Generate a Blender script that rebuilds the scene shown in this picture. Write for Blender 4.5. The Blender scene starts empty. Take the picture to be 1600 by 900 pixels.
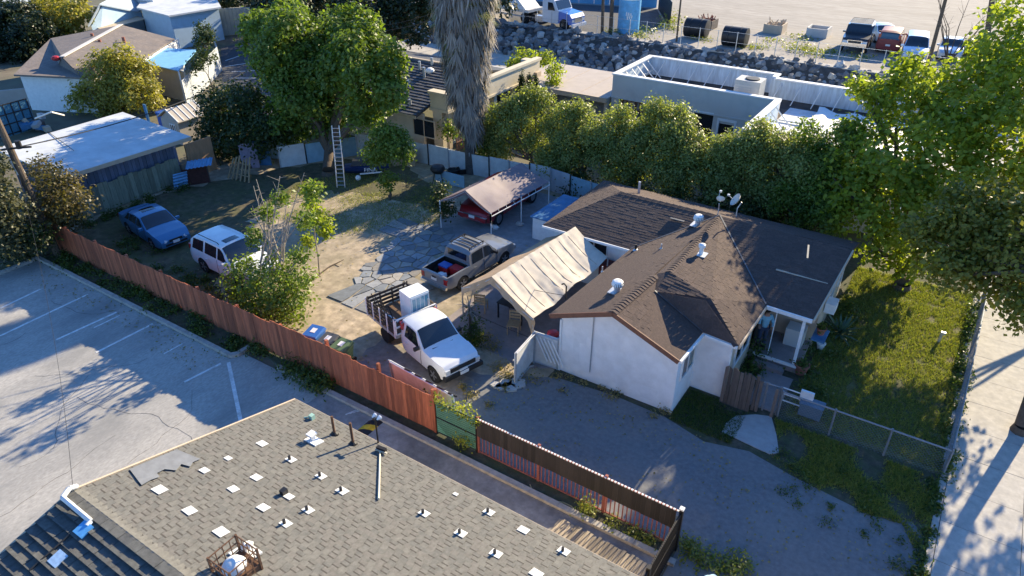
import bpy, bmesh, math, random
import numpy as np
from mathutils import Vector, Matrix, noise as mnoise

scene = bpy.context.scene
COL = scene.collection
R = math.radians
random.seed(7)
rng = np.random.default_rng(7)

# ------------------------------------------------------------------ camera
F_PX, PITCH, CAM_H, YAW = 1110.0, R(31.5), 16.0, R(33.2)
cam_d = bpy.data.cameras.new('camera')
cam = bpy.data.objects.new('camera', cam_d)
COL.objects.link(cam)
cam.location = (0, 0, CAM_H)
cam.rotation_euler = (math.pi / 2 - PITCH, 0, YAW)
cam_d.sensor_width = 36
cam_d.lens = F_PX / 1600 * 36
cam_d.clip_start = 0.5
cam_d.clip_end = 2000
scene.camera = cam

# ------------------------------------------------------------------ sky, sun, exposure
SUN_EL, SUN_AZ = R(22.5), R(80)          # azimuth from +X, anticlockwise
w = bpy.data.worlds.new('World')
scene.world = w
w.use_nodes = True
nt = w.node_tree
sky = nt.nodes.new('ShaderNodeTexSky')
sky.sky_type = 'NISHITA'
sky.sun_disc = False
sky.sun_elevation = SUN_EL
sky.sun_rotation = math.pi / 2 - SUN_AZ
sky.air_density = 1.0
sky.dust_density = 0.2
sky.ozone_density = 9.0
nt.links.new(sky.outputs[0], nt.nodes['Background'].inputs[0])
nt.nodes['Background'].inputs[1].default_value = 0.125
sun_d = bpy.data.lights.new('sun', 'SUN')
sun_d.energy = 5.0
sun_d.angle = R(0.5)
sun_d.color = (1.0, 0.84, 0.57)
sun = bpy.data.objects.new('sun', sun_d)
COL.objects.link(sun)
to_sun = Vector((math.cos(SUN_EL) * math.cos(SUN_AZ), math.cos(SUN_EL) * math.sin(SUN_AZ), math.sin(SUN_EL)))
sun.rotation_euler = (-to_sun).to_track_quat('-Z', 'Y').to_euler()
sun.location = (0, 60, 40)
vs = scene.view_settings
vs.view_transform = 'Standard'
vs.look = 'None'
vs.exposure = 1.28
vs.gamma = 1.0
scene.cycles.max_bounces = 6
scene.cycles.transparent_max_bounces = 8

# ------------------------------------------------------------------ surveying helpers (photo pixel -> point of the place)
_c, _s = math.cos(YAW), math.sin(YAW)
def ray(px, py):
    x, y = (px - 800) / F_PX, (450 - py) / F_PX
    dx, dy, dz = x, math.cos(PITCH) + y * math.sin(PITCH), -math.sin(PITCH) + y * math.cos(PITCH)
    return Vector((_c * dx - _s * dy, _s * dx + _c * dy, dz))
def P(px, py, z=0.0):
    d = ray(px, py)
    return Vector((0, 0, CAM_H)) + d * ((z - CAM_H) / d.z)
def PY(px, py, y):
    d = ray(px, py)
    return Vector((0, 0, CAM_H)) + d * (y / d.y)
def PX(px, py, x):
    d = ray(px, py)
    return Vector((0, 0, CAM_H)) + d * (x / d.x)
def PPL(px, py, p0, n):
    d = ray(px, py); o = Vector((0, 0, CAM_H)); n = Vector(n)
    return o + d * ((Vector(p0) - o).dot(n) / d.dot(n))
def pxs(p):
    return (Vector(p) - Vector((0, 0, CAM_H))).length / F_PX

# ------------------------------------------------------------------ materials
_mats = {}
def mat(name, col, rough=0.8, var=0.12, scale=6.0, bump=0.0, bscale=None, metal=0.0, col2=None, scale2=1.2, mix2=0.5,
        soft=0.12, coat=0.0, spec=0.5, attr=None, alpha=None, stretch=None, detail=6):
    if name in _mats: return _mats[name]
    m = bpy.data.materials.new(name); m.use_nodes = True
    n = m.node_tree.nodes; l = m.node_tree.links
    b = n['Principled BSDF']
    b.inputs['Roughness'].default_value = rough
    b.inputs['Metallic'].default_value = metal
    b.inputs['Specular IOR Level'].default_value = spec
    if coat: b.inputs['Coat Weight'].default_value = coat; b.inputs['Coat Roughness'].default_value = 0.06
    tc = n.new('ShaderNodeTexCoord')
    src = tc.outputs['Object']
    if stretch:
        mp = n.new('ShaderNodeMapping'); mp.inputs['Scale'].default_value = stretch
        l.new(src, mp.inputs['Vector']); src = mp.outputs[0]
    nz = n.new('ShaderNodeTexNoise'); nz.inputs['Scale'].default_value = scale; nz.inputs['Detail'].default_value = detail
    nz.inputs['Roughness'].default_value = 0.62
    l.new(src, nz.inputs['Vector'])
    def rgb(c): return (c[0], c[1], c[2], 1)
    ramp = n.new('ShaderNodeMix'); ramp.data_type = 'RGBA'
    lo = [max(0, x * (1 - var * 1.6)) for x in col]; hi = [min(1, x * (1 + var * 1.6)) for x in col]
    ramp.inputs[6].default_value = rgb(lo); ramp.inputs[7].default_value = rgb(hi)
    mr = n.new('ShaderNodeMapRange'); mr.inputs[1].default_value = 0.28; mr.inputs[2].default_value = 0.72
    l.new(nz.outputs['Fac'], mr.inputs[0]); l.new(mr.outputs[0], ramp.inputs[0])
    out = ramp.outputs[2]
    if col2 is not None:
        n2 = n.new('ShaderNodeTexNoise'); n2.inputs['Scale'].default_value = scale2; n2.inputs['Detail'].default_value = 8
        n2.inputs['Roughness'].default_value = 0.68
        l.new(src, n2.inputs['Vector'])
        m2 = n.new('ShaderNodeMapRange'); m2.inputs[1].default_value = mix2 - soft; m2.inputs[2].default_value = mix2 + soft
        l.new(n2.outputs['Fac'], m2.inputs[0])
        mx = n.new('ShaderNodeMix'); mx.data_type = 'RGBA'
        l.new(m2.outputs[0], mx.inputs[0]); l.new(out, mx.inputs[6]); mx.inputs[7].default_value = rgb(col2)
        # keep the fine grain on the second colour too
        mg = n.new('ShaderNodeMix'); mg.data_type = 'RGBA'; mg.blend_type = 'MULTIPLY'; mg.inputs[0].default_value = min(1, var * 2)
        l.new(mx.outputs[2], mg.inputs[6])
        cr = n.new('ShaderNodeCombineColor'); m3 = n.new('ShaderNodeMapRange'); m3.inputs[1].default_value = 0.3; m3.inputs[2].default_value = 0.7
        m3.inputs[3].default_value = 0.6; m3.inputs[4].default_value = 1.3
        l.new(nz.outputs['Fac'], m3.inputs[0])
        for i in range(3): l.new(m3.outputs[0], cr.inputs[i])
        l.new(cr.outputs[0], mg.inputs[7]); out = mg.outputs[2]
    if attr:
        at = n.new('ShaderNodeAttribute'); at.attribute_name = attr
        m4 = n.new('ShaderNodeMapRange'); m4.inputs[3].default_value = 0.55; m4.inputs[4].default_value = 1.45
        l.new(at.outputs['Fac'], m4.inputs[0])
        vm = n.new('ShaderNodeVectorMath'); vm.operation = 'SCALE'
        l.new(out, vm.inputs[0]); l.new(m4.outputs[0], vm.inputs['Scale']); out = vm.outputs[0]
    l.new(out, b.inputs['Base Color'])
    if bump:
        nb = n.new('ShaderNodeTexNoise'); nb.inputs['Scale'].default_value = bscale or scale * 4; nb.inputs['Detail'].default_value = 5
        l.new(src, nb.inputs['Vector'])
        bp = n.new('ShaderNodeBump'); bp.inputs['Strength'].default_value = bump; bp.inputs['Distance'].default_value = 0.03
        l.new(nb.outputs['Fac'], bp.inputs['Height']); l.new(bp.outputs[0], b.inputs['Normal'])
    _mats[name] = m
    return m

def objrand(m, lo=0.75, hi=1.25):
    """per-object brightness differences for separate boards, stones and shingles"""
    n = m.node_tree.nodes; l = m.node_tree.links; b = n['Principled BSDF']
    s = b.inputs['Base Color'].links[0].from_socket
    oi = n.new('ShaderNodeObjectInfo'); mr = n.new('ShaderNodeMapRange'); mr.inputs[3].default_value = lo; mr.inputs[4].default_value = hi
    vm = n.new('ShaderNodeVectorMath'); vm.operation = 'SCALE'
    l.new(oi.outputs['Random'], mr.inputs[0]); l.new(s, vm.inputs[0]); l.new(mr.outputs[0], vm.inputs['Scale'])
    l.new(vm.outputs[0], b.inputs['Base Color'])
    return m

def leafmat(name, col, col2, trans=0.45, rough=0.45):
    if name in _mats: return _mats[name]
    m = bpy.data.materials.new(name); m.use_nodes = True
    n = m.node_tree.nodes; l = m.node_tree.links; b = n['Principled BSDF']
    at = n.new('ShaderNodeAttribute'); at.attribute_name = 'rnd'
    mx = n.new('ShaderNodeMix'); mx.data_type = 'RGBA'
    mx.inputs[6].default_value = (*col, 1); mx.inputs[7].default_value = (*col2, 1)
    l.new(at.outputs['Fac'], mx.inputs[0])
    l.new(mx.outputs[2], b.inputs['Base Color']); b.inputs['Roughness'].default_value = rough
    b.inputs['Specular IOR Level'].default_value = 0.35
    tr = n.new('ShaderNodeBsdfTranslucent')
    hs = n.new('ShaderNodeMix'); hs.data_type = 'RGBA'; hs.blend_type = 'MULTIPLY'; hs.inputs[0].default_value = 1
    l.new(mx.outputs[2], hs.inputs[6]); hs.inputs[7].default_value = (1.5, 1.6, 0.55, 1)
    l.new(hs.outputs[2], tr.inputs['Color'])
    ms = n.new('ShaderNodeMixShader'); ms.inputs[0].default_value = trans
    l.new(b.outputs[0], ms.inputs[1]); l.new(tr.outputs[0], ms.inputs[2])
    l.new(ms.outputs[0], n['Material Output'].inputs['Surface'])
    _mats[name] = m
    return m

# ------------------------------------------------------------------ mesh builder
class MB:
    def __init__(s): s.v = []; s.f = []; s.m = []
    def add(s, vs, fs, m=0):
        o = len(s.v); s.v += [tuple(x) for x in vs]
        for f in fs: s.f.append(tuple(i + o for i in f)); s.m.append(m)
        return s
    def poly(s, pts, m=0): return s.add(pts, [tuple(range(len(pts)))], m)
    def bx(s, x0, x1, y0, y1, z0, z1, m=0):
        return s.add([(x0,y0,z0),(x1,y0,z0),(x1,y1,z0),(x0,y1,z0),(x0,y0,z1),(x1,y0,z1),(x1,y1,z1),(x0,y1,z1)],
                     [(0,3,2,1),(4,5,6,7),(0,1,5,4),(1,2,6,5),(2,3,7,6),(3,0,4,7)], m)
    def box(s, c, d, rz=0, m=0, M=None):
        pts = [Vector((sx*d[0]/2, sy*d[1]/2, sz*d[2]/2)) for sz in (-1,1) for sx, sy in ((-1,-1),(1,-1),(1,1),(-1,1))]
        T = M if M is not None else Matrix.Rotation(rz, 3, 'Z')
        pts = [T @ p + Vector(c) for p in pts]
        return s.add(pts, [(0,3,2,1),(4,5,6,7),(0,1,5,4),(1,2,6,5),(2,3,7,6),(3,0,4,7)], m)
    def ext(s, poly, vec, m=0):
        n = len(poly); vec = Vector(vec)
        a = [Vector(p) for p in poly]; b = [p + vec for p in a]
        fs = [tuple(range(n))[::-1], tuple(range(n, 2*n))] + [(i, (i+1) % n, n+(i+1) % n, n+i) for i in range(n)]
        return s.add(a + b, fs, m)
    def cyl(s, p0, p1, r0, r1=None, n=8, m=0, cap=True):
        p0, p1 = Vector(p0), Vector(p1); r1 = r0 if r1 is None else r1
        d = (p1 - p0).normalized(); a = d.orthogonal().normalized(); b = d.cross(a)
        vs = []
        for p, r in ((p0, r0), (p1, r1)):
            for i in range(n):
                t = 2*math.pi*i/n; vs.append(p + (a*math.cos(t) + b*math.sin(t))*r)
        fs = [(i, (i+1) % n, n+(i+1) % n, n+i) for i in range(n)]
        if cap: fs += [tuple(range(n))[::-1], tuple(range(n, 2*n))]
        return s.add(vs, fs, m)
    def tube(s, pts, r, n=5, m=0, r1=None):
        for i in range(len(pts)-1):
            k = len(pts)-1
            ra = r if r1 is None else r + (r1-r)*i/k; rb = r if r1 is None else r + (r1-r)*(i+1)/k
            s.cyl(pts[i], pts[i+1], ra, rb, n, m)
        return s
    def lathe(s, c, prof, n=14, m=0, ax='z'):
        vs = []; k = len(prof)
        for r, z in prof:
            for i in range(n):
                t = 2*math.pi*i/n
                q = (r*math.cos(t), r*math.sin(t), z) if ax == 'z' else ((r*math.cos(t), z, r*math.sin(t)) if ax == 'y' else (z, r*math.cos(t), r*math.sin(t)))
                vs.append((c[0]+q[0], c[1]+q[1], c[2]+q[2]))
        fs = [(j*n+i, j*n+(i+1) % n, (j+1)*n+(i+1) % n, (j+1)*n+i) for j in range(k-1) for i in range(n)]
        fs += [tuple(range(n))[::-1], tuple(range((k-1)*n, k*n))]
        return s.add(vs, fs, m)
    def ball(s, c, r, sq=(1,1,1), n=8, m=0, jit=0.0):
        vs = []; fs = []; k = max(4, n//2+1)
        for j in range(1, k):
            ph = math.pi*j/k
            for i in range(n):
                t = 2*math.pi*i/n; q = 1 + random.uniform(-jit, jit)
                vs.append((c[0]+r*sq[0]*q*math.sin(ph)*math.cos(t), c[1]+r*sq[1]*q*math.sin(ph)*math.sin(t), c[2]+r*sq[2]*q*math.cos(ph)))
        top = len(vs); vs.append((c[0], c[1], c[2]+r*sq[2])); vs.append((c[0], c[1], c[2]-r*sq[2]))
        for j in range(k-2):
            for i in range(n): fs.append((j*n+i, (j+1)*n+i, (j+1)*n+(i+1) % n, j*n+(i+1) % n))
        for i in range(n):
            fs.append((top, i, (i+1) % n)); fs.append((top+1, (k-2)*n+(i+1) % n, (k-2)*n+i))
        return s.add(vs, fs, m)
    def build(s, name, mats, parent=None, smooth=False, world=True, fix=True, angle=35):
        me = bpy.data.meshes.new(name)
        vs = s.v
        if parent is not None and world:
            M = WM(parent).inverted(); vs = [tuple(M @ Vector(p)) for p in vs]
        me.from_pydata(vs, [], s.f)
        for mm in (mats if isinstance(mats, (list, tuple)) else [mats]): me.materials.append(mm)
        if any(s.m): me.polygons.foreach_set('material_index', s.m)
        if fix and len(s.f) < 60000:
            bm = bmesh.new(); bm.from_mesh(me); bmesh.ops.recalc_face_normals(bm, faces=bm.faces); bm.to_mesh(me); bm.free()
        if smooth:
            me.shade_smooth(); me.set_sharp_from_angle(angle=R(angle))
        o = bpy.data.objects.new(name, me); COL.objects.link(o)
        if parent is not None: o.parent = parent
        return o

def WM(o):
    M = Matrix.LocRotScale(o.location, o.rotation_euler, o.scale)
    return WM(o.parent) @ M if o.parent is not None else M

def tag(o, label=None, cat=None, group=None, kind=None):
    if label: o['label'] = label
    if cat: o['category'] = cat
    if group: o['group'] = group
    if kind: o['kind'] = kind
    return o
def thing(name, label, cat, loc=(0,0,0), rz=0, group=None):
    o = bpy.data.objects.new(name, None); COL.objects.link(o)
    o.empty_display_size = 0.2
    o.location = loc; o.rotation_euler = (0, 0, rz)
    return tag(o, label, cat, group)
def copy_tree(o, parent=None):
    c = o.copy(); COL.objects.link(c); c.parent = parent
    for ch in list(o.children): copy_tree(ch, c)
    return c
def dup(o, loc, rz, label, group=None, rx=0, ry=0):
    c = copy_tree(o); c.location = loc; c.rotation_euler = (rx, ry, rz); c['label'] = label
    if group: c['group'] = group
    return c
def inst(src, name, parent, loc, rot=(0,0,0), sc=None):
    """a piece that shares its mesh with alike pieces"""
    o = bpy.data.objects.new(name, src); COL.objects.link(o); o.parent = parent
    o.location = loc; o.rotation_euler = rot
    if sc: o.scale = sc
    return o
def mesh_np(name, V, Fc, mats, parent=None, rnd=None, kind=None, smooth=False):
    """big meshes from numpy: V (n,3), Fc (m,k) all faces with k corners, world coordinates"""
    me = bpy.data.meshes.new(name)
    if parent is not None: V = V - np.array(WM(parent).translation)
    k = Fc.shape[1]
    me.vertices.add(len(V)); me.vertices.foreach_set('co', V.astype(np.float32).ravel())
    me.loops.add(Fc.size); me.loops.foreach_set('vertex_index', Fc.astype(np.int32).ravel())
    me.polygons.add(len(Fc)); me.polygons.foreach_set('loop_start', np.arange(0, Fc.size, k, dtype=np.int32))
    me.update(calc_edges=True)
    if rnd is not None:
        a = me.attributes.new('rnd', 'FLOAT', 'FACE'); a.data.foreach_set('value', rnd.astype(np.float32))
    me.materials.append(mats)
    if smooth: me.shade_smooth()
    o = bpy.data.objects.new(name, me); COL.objects.link(o)
    if parent is not None: o.parent = parent
    if kind: o['kind'] = kind
    return o

def clip_convex(poly, clip):
    """Sutherland-Hodgman, both 2-D lists, clip convex ccw"""
    out = poly
    for i in range(len(clip)):
        a, b = clip[i], clip[(i+1) % len(clip)]
        inp = out; out = []
        if not inp: return []
        def side(p): return (b[0]-a[0])*(p[1]-a[1]) - (b[1]-a[1])*(p[0]-a[0])
        for j in range(len(inp)):
            p, q = inp[j], inp[(j+1) % len(inp)]
            sp, sq = side(p), side(q)
            if sp >= 0: out.append(p)
            if sp*sq < 0:
                t = sp/(sp-sq); out.append((p[0]+t*(q[0]-p[0]), p[1]+t*(q[1]-p[1])))
    return out
def area2(p): return sum(p[i][0]*p[(i+1) % len(p)][1]-p[(i+1) % len(p)][0]*p[i][1] for i in range(len(p)))/2
def inside(p, poly):
    c = False; j = len(poly)-1
    for i in range(len(poly)):
        if (poly[i][1] > p[1]) != (poly[j][1] > p[1]) and p[0] < (poly[j][0]-poly[i][0])*(p[1]-poly[i][1])/(poly[j][1]-poly[i][1])+poly[i][0]: c = not c
        j = i
    return c

# ------------------------------------------------------------------ palette
M = dict(
    concrete=mat('lot_concrete', (.40,.38,.345), .9, .10, 14.0, .15, 60, col2=(.255,.25,.235), scale2=.5, mix2=.55, soft=.12, stretch=(1,.45,1)),
    asphalt=mat('driveway_asphalt', (.165,.168,.172), .95, .12, 7, .2, 80, col2=(.215,.212,.205), scale2=.45, mix2=.53, soft=.15),
    alley=mat('alley_concrete', (.36,.34,.32), .85, .10, 5, .15, 60, col2=(.14,.135,.13), scale2=.5, mix2=.52, soft=.14),
    asphalt_far=mat('car_park_asphalt', (.07,.072,.078), .9, .2, 3, .2, 80),
    sidewalk=mat('sidewalk_concrete', (.46,.43,.38), .9, .08, 4, .12, 70, col2=(.37,.35,.32), scale2=1.4, mix2=.6),
    kerb=mat('kerb_concrete', (.40,.37,.33), .9, .15, 5, .2, 60),
    dirt=mat('bare_dirt', (.40,.29,.185), .95, .18, 3, .5, 40, col2=(.30,.225,.14), scale2=.6, mix2=.5, soft=.15),
    soil=mat('dark_soil', (.085,.072,.05), .95, .3, 4, .6, 40, col2=(.06,.075,.03), scale2=1.2, mix2=.5),
    farlot=mat('gravel_lot', (.33,.30,.265), .95, .10, .6, .3, 30, col2=(.26,.235,.205), scale2=.12, mix2=.55, soft=.18, stretch=(1, 3, 1)),
    ground=mat('open_ground', (.17,.14,.10), .95, .2, .8, .3, 20, col2=(.10,.11,.06), scale2=.2, mix2=.5),
    lawn=mat('lawn_soil', (.10,.105,.035), .95, .25, 5, .5, 40, col2=(.16,.13,.06), scale2=1.0, mix2=.56),
    patio=mat('patio_concrete', (.30,.24,.22), .85, .12, 3, .1, 60, col2=(.24,.22,.22), scale2=.8, mix2=.5),
    white_paint=mat('white_paint', (.78,.78,.76), .6, .05, 5),
    stucco=mat('white_stucco', (.80,.80,.79), .9, .04, 2.0, .3, 60, col2=(.70,.68,.65), scale2=.9, mix2=.62),
    cream=mat('cream_stucco', (.62,.54,.40), .85, .05, 2.0, .1, 60),
    beige=mat('beige_stucco', (.55,.46,.35), .9, .06, 2.0, .15, 60),
    tan=mat('tan_trim', (.50,.40,.29), .8, .06, 3),
    grey_wall=mat('grey_wall', (.60,.57,.52), .85, .06, 1.2, .1, 40, col2=(.52,.49,.45), scale2=.6, mix2=.6),
    pink_wall=mat('pale_pink_wall', (.44,.38,.33), .9, .06, 1.2, .1, 40),
    parapet_shade_blue=mat('parapet_shade_blue', (.54,.64,.72), .8, .10, 2.0, 0, col2=(.38,.46,.52), scale2=1.5, mix2=.62, stretch=(3, 3, .4)),  # white parapet tinted blue, its sky shade put into the colour
    roofdirt=mat('dusty_roof_felt', (.07,.055,.045), .95, .3, 2),
    brown_trim=mat('brown_fascia', (.17,.075,.045), .7, .12, 6),
    glass=mat('dark_window_glass', (.012,.016,.022), .06, .1, 2, spec=.8),
    autoglass=mat('car_glass', (.010,.014,.020), .05, .1, 2, spec=.8, coat=.3),
    black=mat('black_plastic', (.016,.016,.017), .5, .15, 8),
    iron=mat('dark_iron', (.020,.018,.018), .55, .2, 12, metal=.2),
    steel=mat('galvanised_steel', (.50,.52,.54), .45, .08, 10, metal=.55),
    rail=mat('weathered_rail', (.22,.24,.26), .55, .1, 10, metal=.3),
    alu=mat('bare_aluminium', (.62,.64,.66), .35, .06, 10, metal=.8),
    chrome=mat('chrome_trim', (.70,.70,.70), .18, .03, 5, metal=.95),
    tyre=mat('tyre_rubber', (.016,.016,.016), .9, .2, 20),
    rim=mat('alloy_rim', (.36,.36,.37), .35, .08, 10, metal=.7),
    rust=mat('rusty_steel', (.13,.065,.035), .85, .3, 14, .2, 50),
    bark=mat('tree_bark', (.115,.085,.06), .95, .25, 8, .6, 30, stretch=(3, 3, .6)),
    paleb=mat('pale_bark', (.30,.26,.21), .9, .2, 8, .4, 30, stretch=(3, 3, .6)),
    deck=objrand(mat('weathered_deck', (.36,.30,.225), .9, .15, 4, .2, 40, stretch=(5, .5, 5)), .7, 1.2),
    lamp=mat('headlamp_lens', (.55,.57,.58), .12, .05, 5, spec=.8),
    redlamp=mat('tail_lamp', (.35,.012,.010), .2, .1, 5, coat=.5),
    plate=mat('number_plate', (.72,.72,.70), .5, .05, 30),
    wire=mat('cable_black', (.02,.02,.02), .7, .1, 5),
    wood=mat('raw_lumber', (.42,.29,.16), .85, .15, 5, .1, 40, stretch=(4, 4, .6)),
    greywood=objrand(mat('weathered_wood', (.12,.095,.08), .95, .2, 5, .3, 40, stretch=(6, 6, .5)), .7, 1.3),
    blueplastic=mat('blue_plastic', (.02,.09,.36), .45, .08, 8),
    bluepaint=mat('blue_paint', (.045,.17,.33), .6, .12, 3, col2=(.09,.2,.32), scale2=2, mix2=.6),
    red=mat('red_plastic', (.45,.02,.02), .45, .1, 8),
    terracotta=mat('terracotta', (.30,.12,.08), .85, .12, 8),
)
# ================================================================== THE SETTING
def sheet(name, poly, z, m, mb=None, sub=0, parent=None):
    b = MB(); b.ext([(p[0], p[1], z-.25) for p in poly], (0, 0, .25))
    o = b.build(name, m, parent)
    if parent is None: tag(o, kind='structure')
    return o
def rect(x0, x1, y0, y1): return [(x0, y0), (x1, y0), (x1, y1), (x0, y1)]

sheet('ground', rect(-420, 420, -120, 900), -0.03, M['ground'])
lot = sheet('parking_lot', [(-33.9,-25), (6,-25), (6,8.9), (-16,8.9), (-16,12.42), (-20.3,12.42), (-20.3,11.92), (-33.9,11.92)], 0.0, M['concrete'])
al = sheet('alley', rect(-15.99, -3.25, 8.91, 12.42), -0.002, M['alley'])
m_line = mat('worn_white_line', (.70,.70,.68), .85, .1, 8, col2=(.48,.47,.44), scale2=3.5, mix2=.60, soft=.1)
def ground_line(a, b_, wdt, name, m, parent, z=.004):
    a, b_ = P(*a), P(*b_); d = (b_-a).normalized(); n = Vector((-d.y, d.x, 0))*wdt/2
    MB().ext([(*(a+n).xy, z-.003), (*(a-n).xy, z-.003), (*(b_-n).xy, z-.003), (*(b_+n).xy, z-.003)], (0,0,.006)).build(name, m, parent)
for a, b_, wd in (((67,450),(0,482),.10), ((137,460),(0,525),.10), ((182,488),(88,531),.10), ((187,493),(147,512),.06), ((239,506),(150,551),.10),
                  ((285,537),(256,553),.06), ((345,568),(288,597),.09), ((357,566),(376,657),.13)):
    ground_line(a, b_, wd, 'stall_line', m_line, lot)
# fine dark joint lines in the lot
for a, b_ in ():
    ground_line(a, b_, .03, 'joint', M['black'], lot, .003)
# cracks wandering through the lot
rk_ = random.Random(8)
for a, ang, L_ in (((40,520),R(-50),5), ((120,620),R(10),6), ((230,560),R(-80),4), ((300,610),R(-20),4), ((30,730),R(40),5), ((180,680),R(-70),4), ((80,470),R(-30),4)):
    p = P(*a); cb = MB(); 
    for k in range(int(L_/.35)):
        ang += rk_.uniform(-.5,.5); q = p+Vector((math.cos(ang)*.35, math.sin(ang)*.35, 0)); n = Vector((-math.sin(ang), math.cos(ang), 0))*rk_.uniform(.003,.008)
        if not (-33.5 < q.x < -16.5 and q.y < 11.6): break
        cb.ext([p+n+Vector((0,0,.002)), p-n+Vector((0,0,.002)), q-n+Vector((0,0,.002)), q+n+Vector((0,0,.002))], (0,0,.002)); p = q
    if cb.f: cb.build('crack', mat('crack_fill', (.11,.105,.10), .95), lot)
# old hatch marks in the alley and the yellow and black speed hump
for k in range(4):
    ground_line((540+k*6, 648-k*1.5), (556+k*6, 640-k*1.5+1), .05, 'hatch_mark', m_line, al)
hump = thing('speed_hump', 'yellow and black striped speed hump crossing the alley beside the red fence', 'speed hump', (-13.5, 11.3, 0))
m_yel = mat('road_yellow', (.75,.48,.03), .8, .15, 8, col2=(.5,.35,.06), scale2=4, mix2=.62)
for k in range(9):
    y0 = 9.9 + k*.26
    prof = [(0,0), (.10,.045), (.22,.06), (.34,.045), (.45,0)]
    sh = .10
    pts = [(-13.66+x, y0 + (sh if x > .15 else 0), z) for x, z in prof]
    MB().ext([(-13.66+x, y0 + x*.5, z) for x, z in prof], (0, .26, 0)).build('stripe', M['black'] if k % 2 == 0 else m_yel, hump)

kerb = thing('kerb', None, None); tag(kerb, kind='structure')
for i in range(9):
    x0 = -33.85 + i*1.49
    MB().bx(x0, x0+1.48, 11.93, 12.10, -.05, .13).build('kerb_stone', M['kerb'], kerb)
for i in range(12):
    y1 = 12.1 - i*1.5
    MB().bx(-34.08, -33.9, y1-1.49, y1, -.05, .13).build('kerb_stone', M['kerb'], kerb)
MB().ext([(-20.42,11.93,-.05), (-20.25,12.0,-.05), (-20.12,12.2,-.05), (-20.15,12.75,-.05), (-20.3,12.75,-.05), (-20.3,12.25,-.05), (-20.43,12.1,-.05)], (0,0,.18)).build('kerb_stone', M['kerb'], kerb)
k2 = thing('fence_kerb', None, None); tag(k2, kind='structure')
for i in range(13):
    x0 = -18.4 + i*1.18
    MB().bx(x0, x0+1.17, 12.43, 12.62, -.05, .10).build('kerb_stone', M['kerb'], k2)
sheet('planting_strip', [(-33.9,12.1), (-20.3,12.1), (-20.3,12.95), (-18.4,12.63), (-3.3,12.63), (-3.3,13.1), (-33.9,13.3)], 0.006, M['soil'])
sheet('left_verge', rect(-60, -34.09, -6, 13.2), -.01, M['soil'])
# the yard
m_yard = mat('yard_dirt', (.43,.345,.245), .97, .2, 2.5, .5, 40, col2=(.27,.23,.145), scale2=.35, mix2=.53, soft=.12)
yard = sheet('yard', [(-36.3,13.3), (-33.9,13.3), (-9.9,13.12), (-9.9,18), (-9.8,32.3), (-29.2,32.3), (-36.6,24.5)], -.002, m_yard)
drv = [P(560,566), P(640,540), P(750,585), P(870,590), P(960,618), P(1040,652), P(1100,690), P(1170,705), P(1240,745), P(1300,775), P(1360,805), P(1425,815), P(1445,840)]
sheet('driveway', [(p.x, p.y) for p in drv] + [(2.3,13.5), (2.3,-10), (-3.2,-10), (-3.2,13.14), (-12.4,13.14)], 0.002, M['asphalt'])
sheet('front_yard', [(-9.8,16.5), (2.4,14.5), (2.55,34), (-9.8,34)], -.006, M['soil'])
lawn = sheet('lawn', [(-2.35,20.0), (2.42,19.9), (2.75,32.2), (-2.0,32.2)], .004, M['lawn'])
pth = sheet('front_path', [tuple(P(*q).xy) for q in ((1128,675),(1134,662),(1150,650),(1180,648),(1205,651),(1213,680),(1217,708),(1203,710),(1185,702),(1160,690))], .02, mat('path_concrete', (.36,.36,.35), .9, .08, 4, .1, 60))
sheet('garden_path', [(-3.45,19.95), (-2.5,19.95), (-2.5,22.1), (-3.6,22.1)], .02, M['patio'])
# pavement of separate slabs on the right
sw = thing('pavement', None, None, (2.6, 0, 0)); tag(sw, kind='structure')
for i in range(24):
    y0 = 2.5 + i*1.55
    for j in range(3):
        x0 = 2.62 + j*1.95
        MB().bx(x0, x0+1.935, y0, y0+1.535, -.2, .012+random.uniform(-.003,.003)).build('slab', M['sidewalk'], sw)
sheet('road', rect(8.5, 20, -40, 120), -.02, M['asphalt'])
sheet('pavement_base', rect(2.55, 8.5, -10, 60), -.012, M['soil'])
MB().bx(2.42, 2.60, 2, 32, -.05, .03).build('edging', M['kerb'], sw)

# darker, half grown over soil at the left and the back of the yard
m_ysoil = mat('overgrown_soil', (.120,.098,.060), .97, .25, 3, .5, 40, col2=(.085,.090,.035), scale2=.7, mix2=.5)
def ragged(px, n=7, amp=.35):
    pts_ = [P(*q) for q in px]; out = []
    rj = random.Random(len(px))
    for a, b_ in zip(pts_, pts_[1:]+pts_[:1]):
        for k in range(n): p = a.lerp(b_, k/n); out.append((p.x+rj.uniform(-amp,amp), p.y+rj.uniform(-amp,amp)))
    return out
sheet('left_soil', ragged(((95,385),(230,440),(330,480),(345,430),(385,385),(395,345),(440,305),(520,300),(560,305),(640,315),(690,335),(690,300),(640,262),(560,248),(450,262),(330,285),(270,300),(180,335),(130,350))), .008, m_ysoil)
sheet('truck_ground', ragged(((560,560),(600,530),(660,560),(740,590),(720,625),(620,590)), 5, .15), .006, mat('grey_packed_dirt', (.25,.225,.195), .95, .18, 4, .4, 50))
# concrete under the carport and the canopy
sheet('carport_slab', [(-21.2,24.6), (-15.2,23.9), (-14.2,31.0), (-19.9,31.2)], .004, mat('slab_concrete', (.31,.31,.32), .9, .12, 3, .1, 60, col2=(.24,.25,.26), scale2=.8, mix2=.52))
sheet('patio', [(-15.2,17.9), (-10.9,17.4), (-9.8,18.1), (-10,24.2), (-15.3,24.0)], .006, M['patio'])

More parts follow.
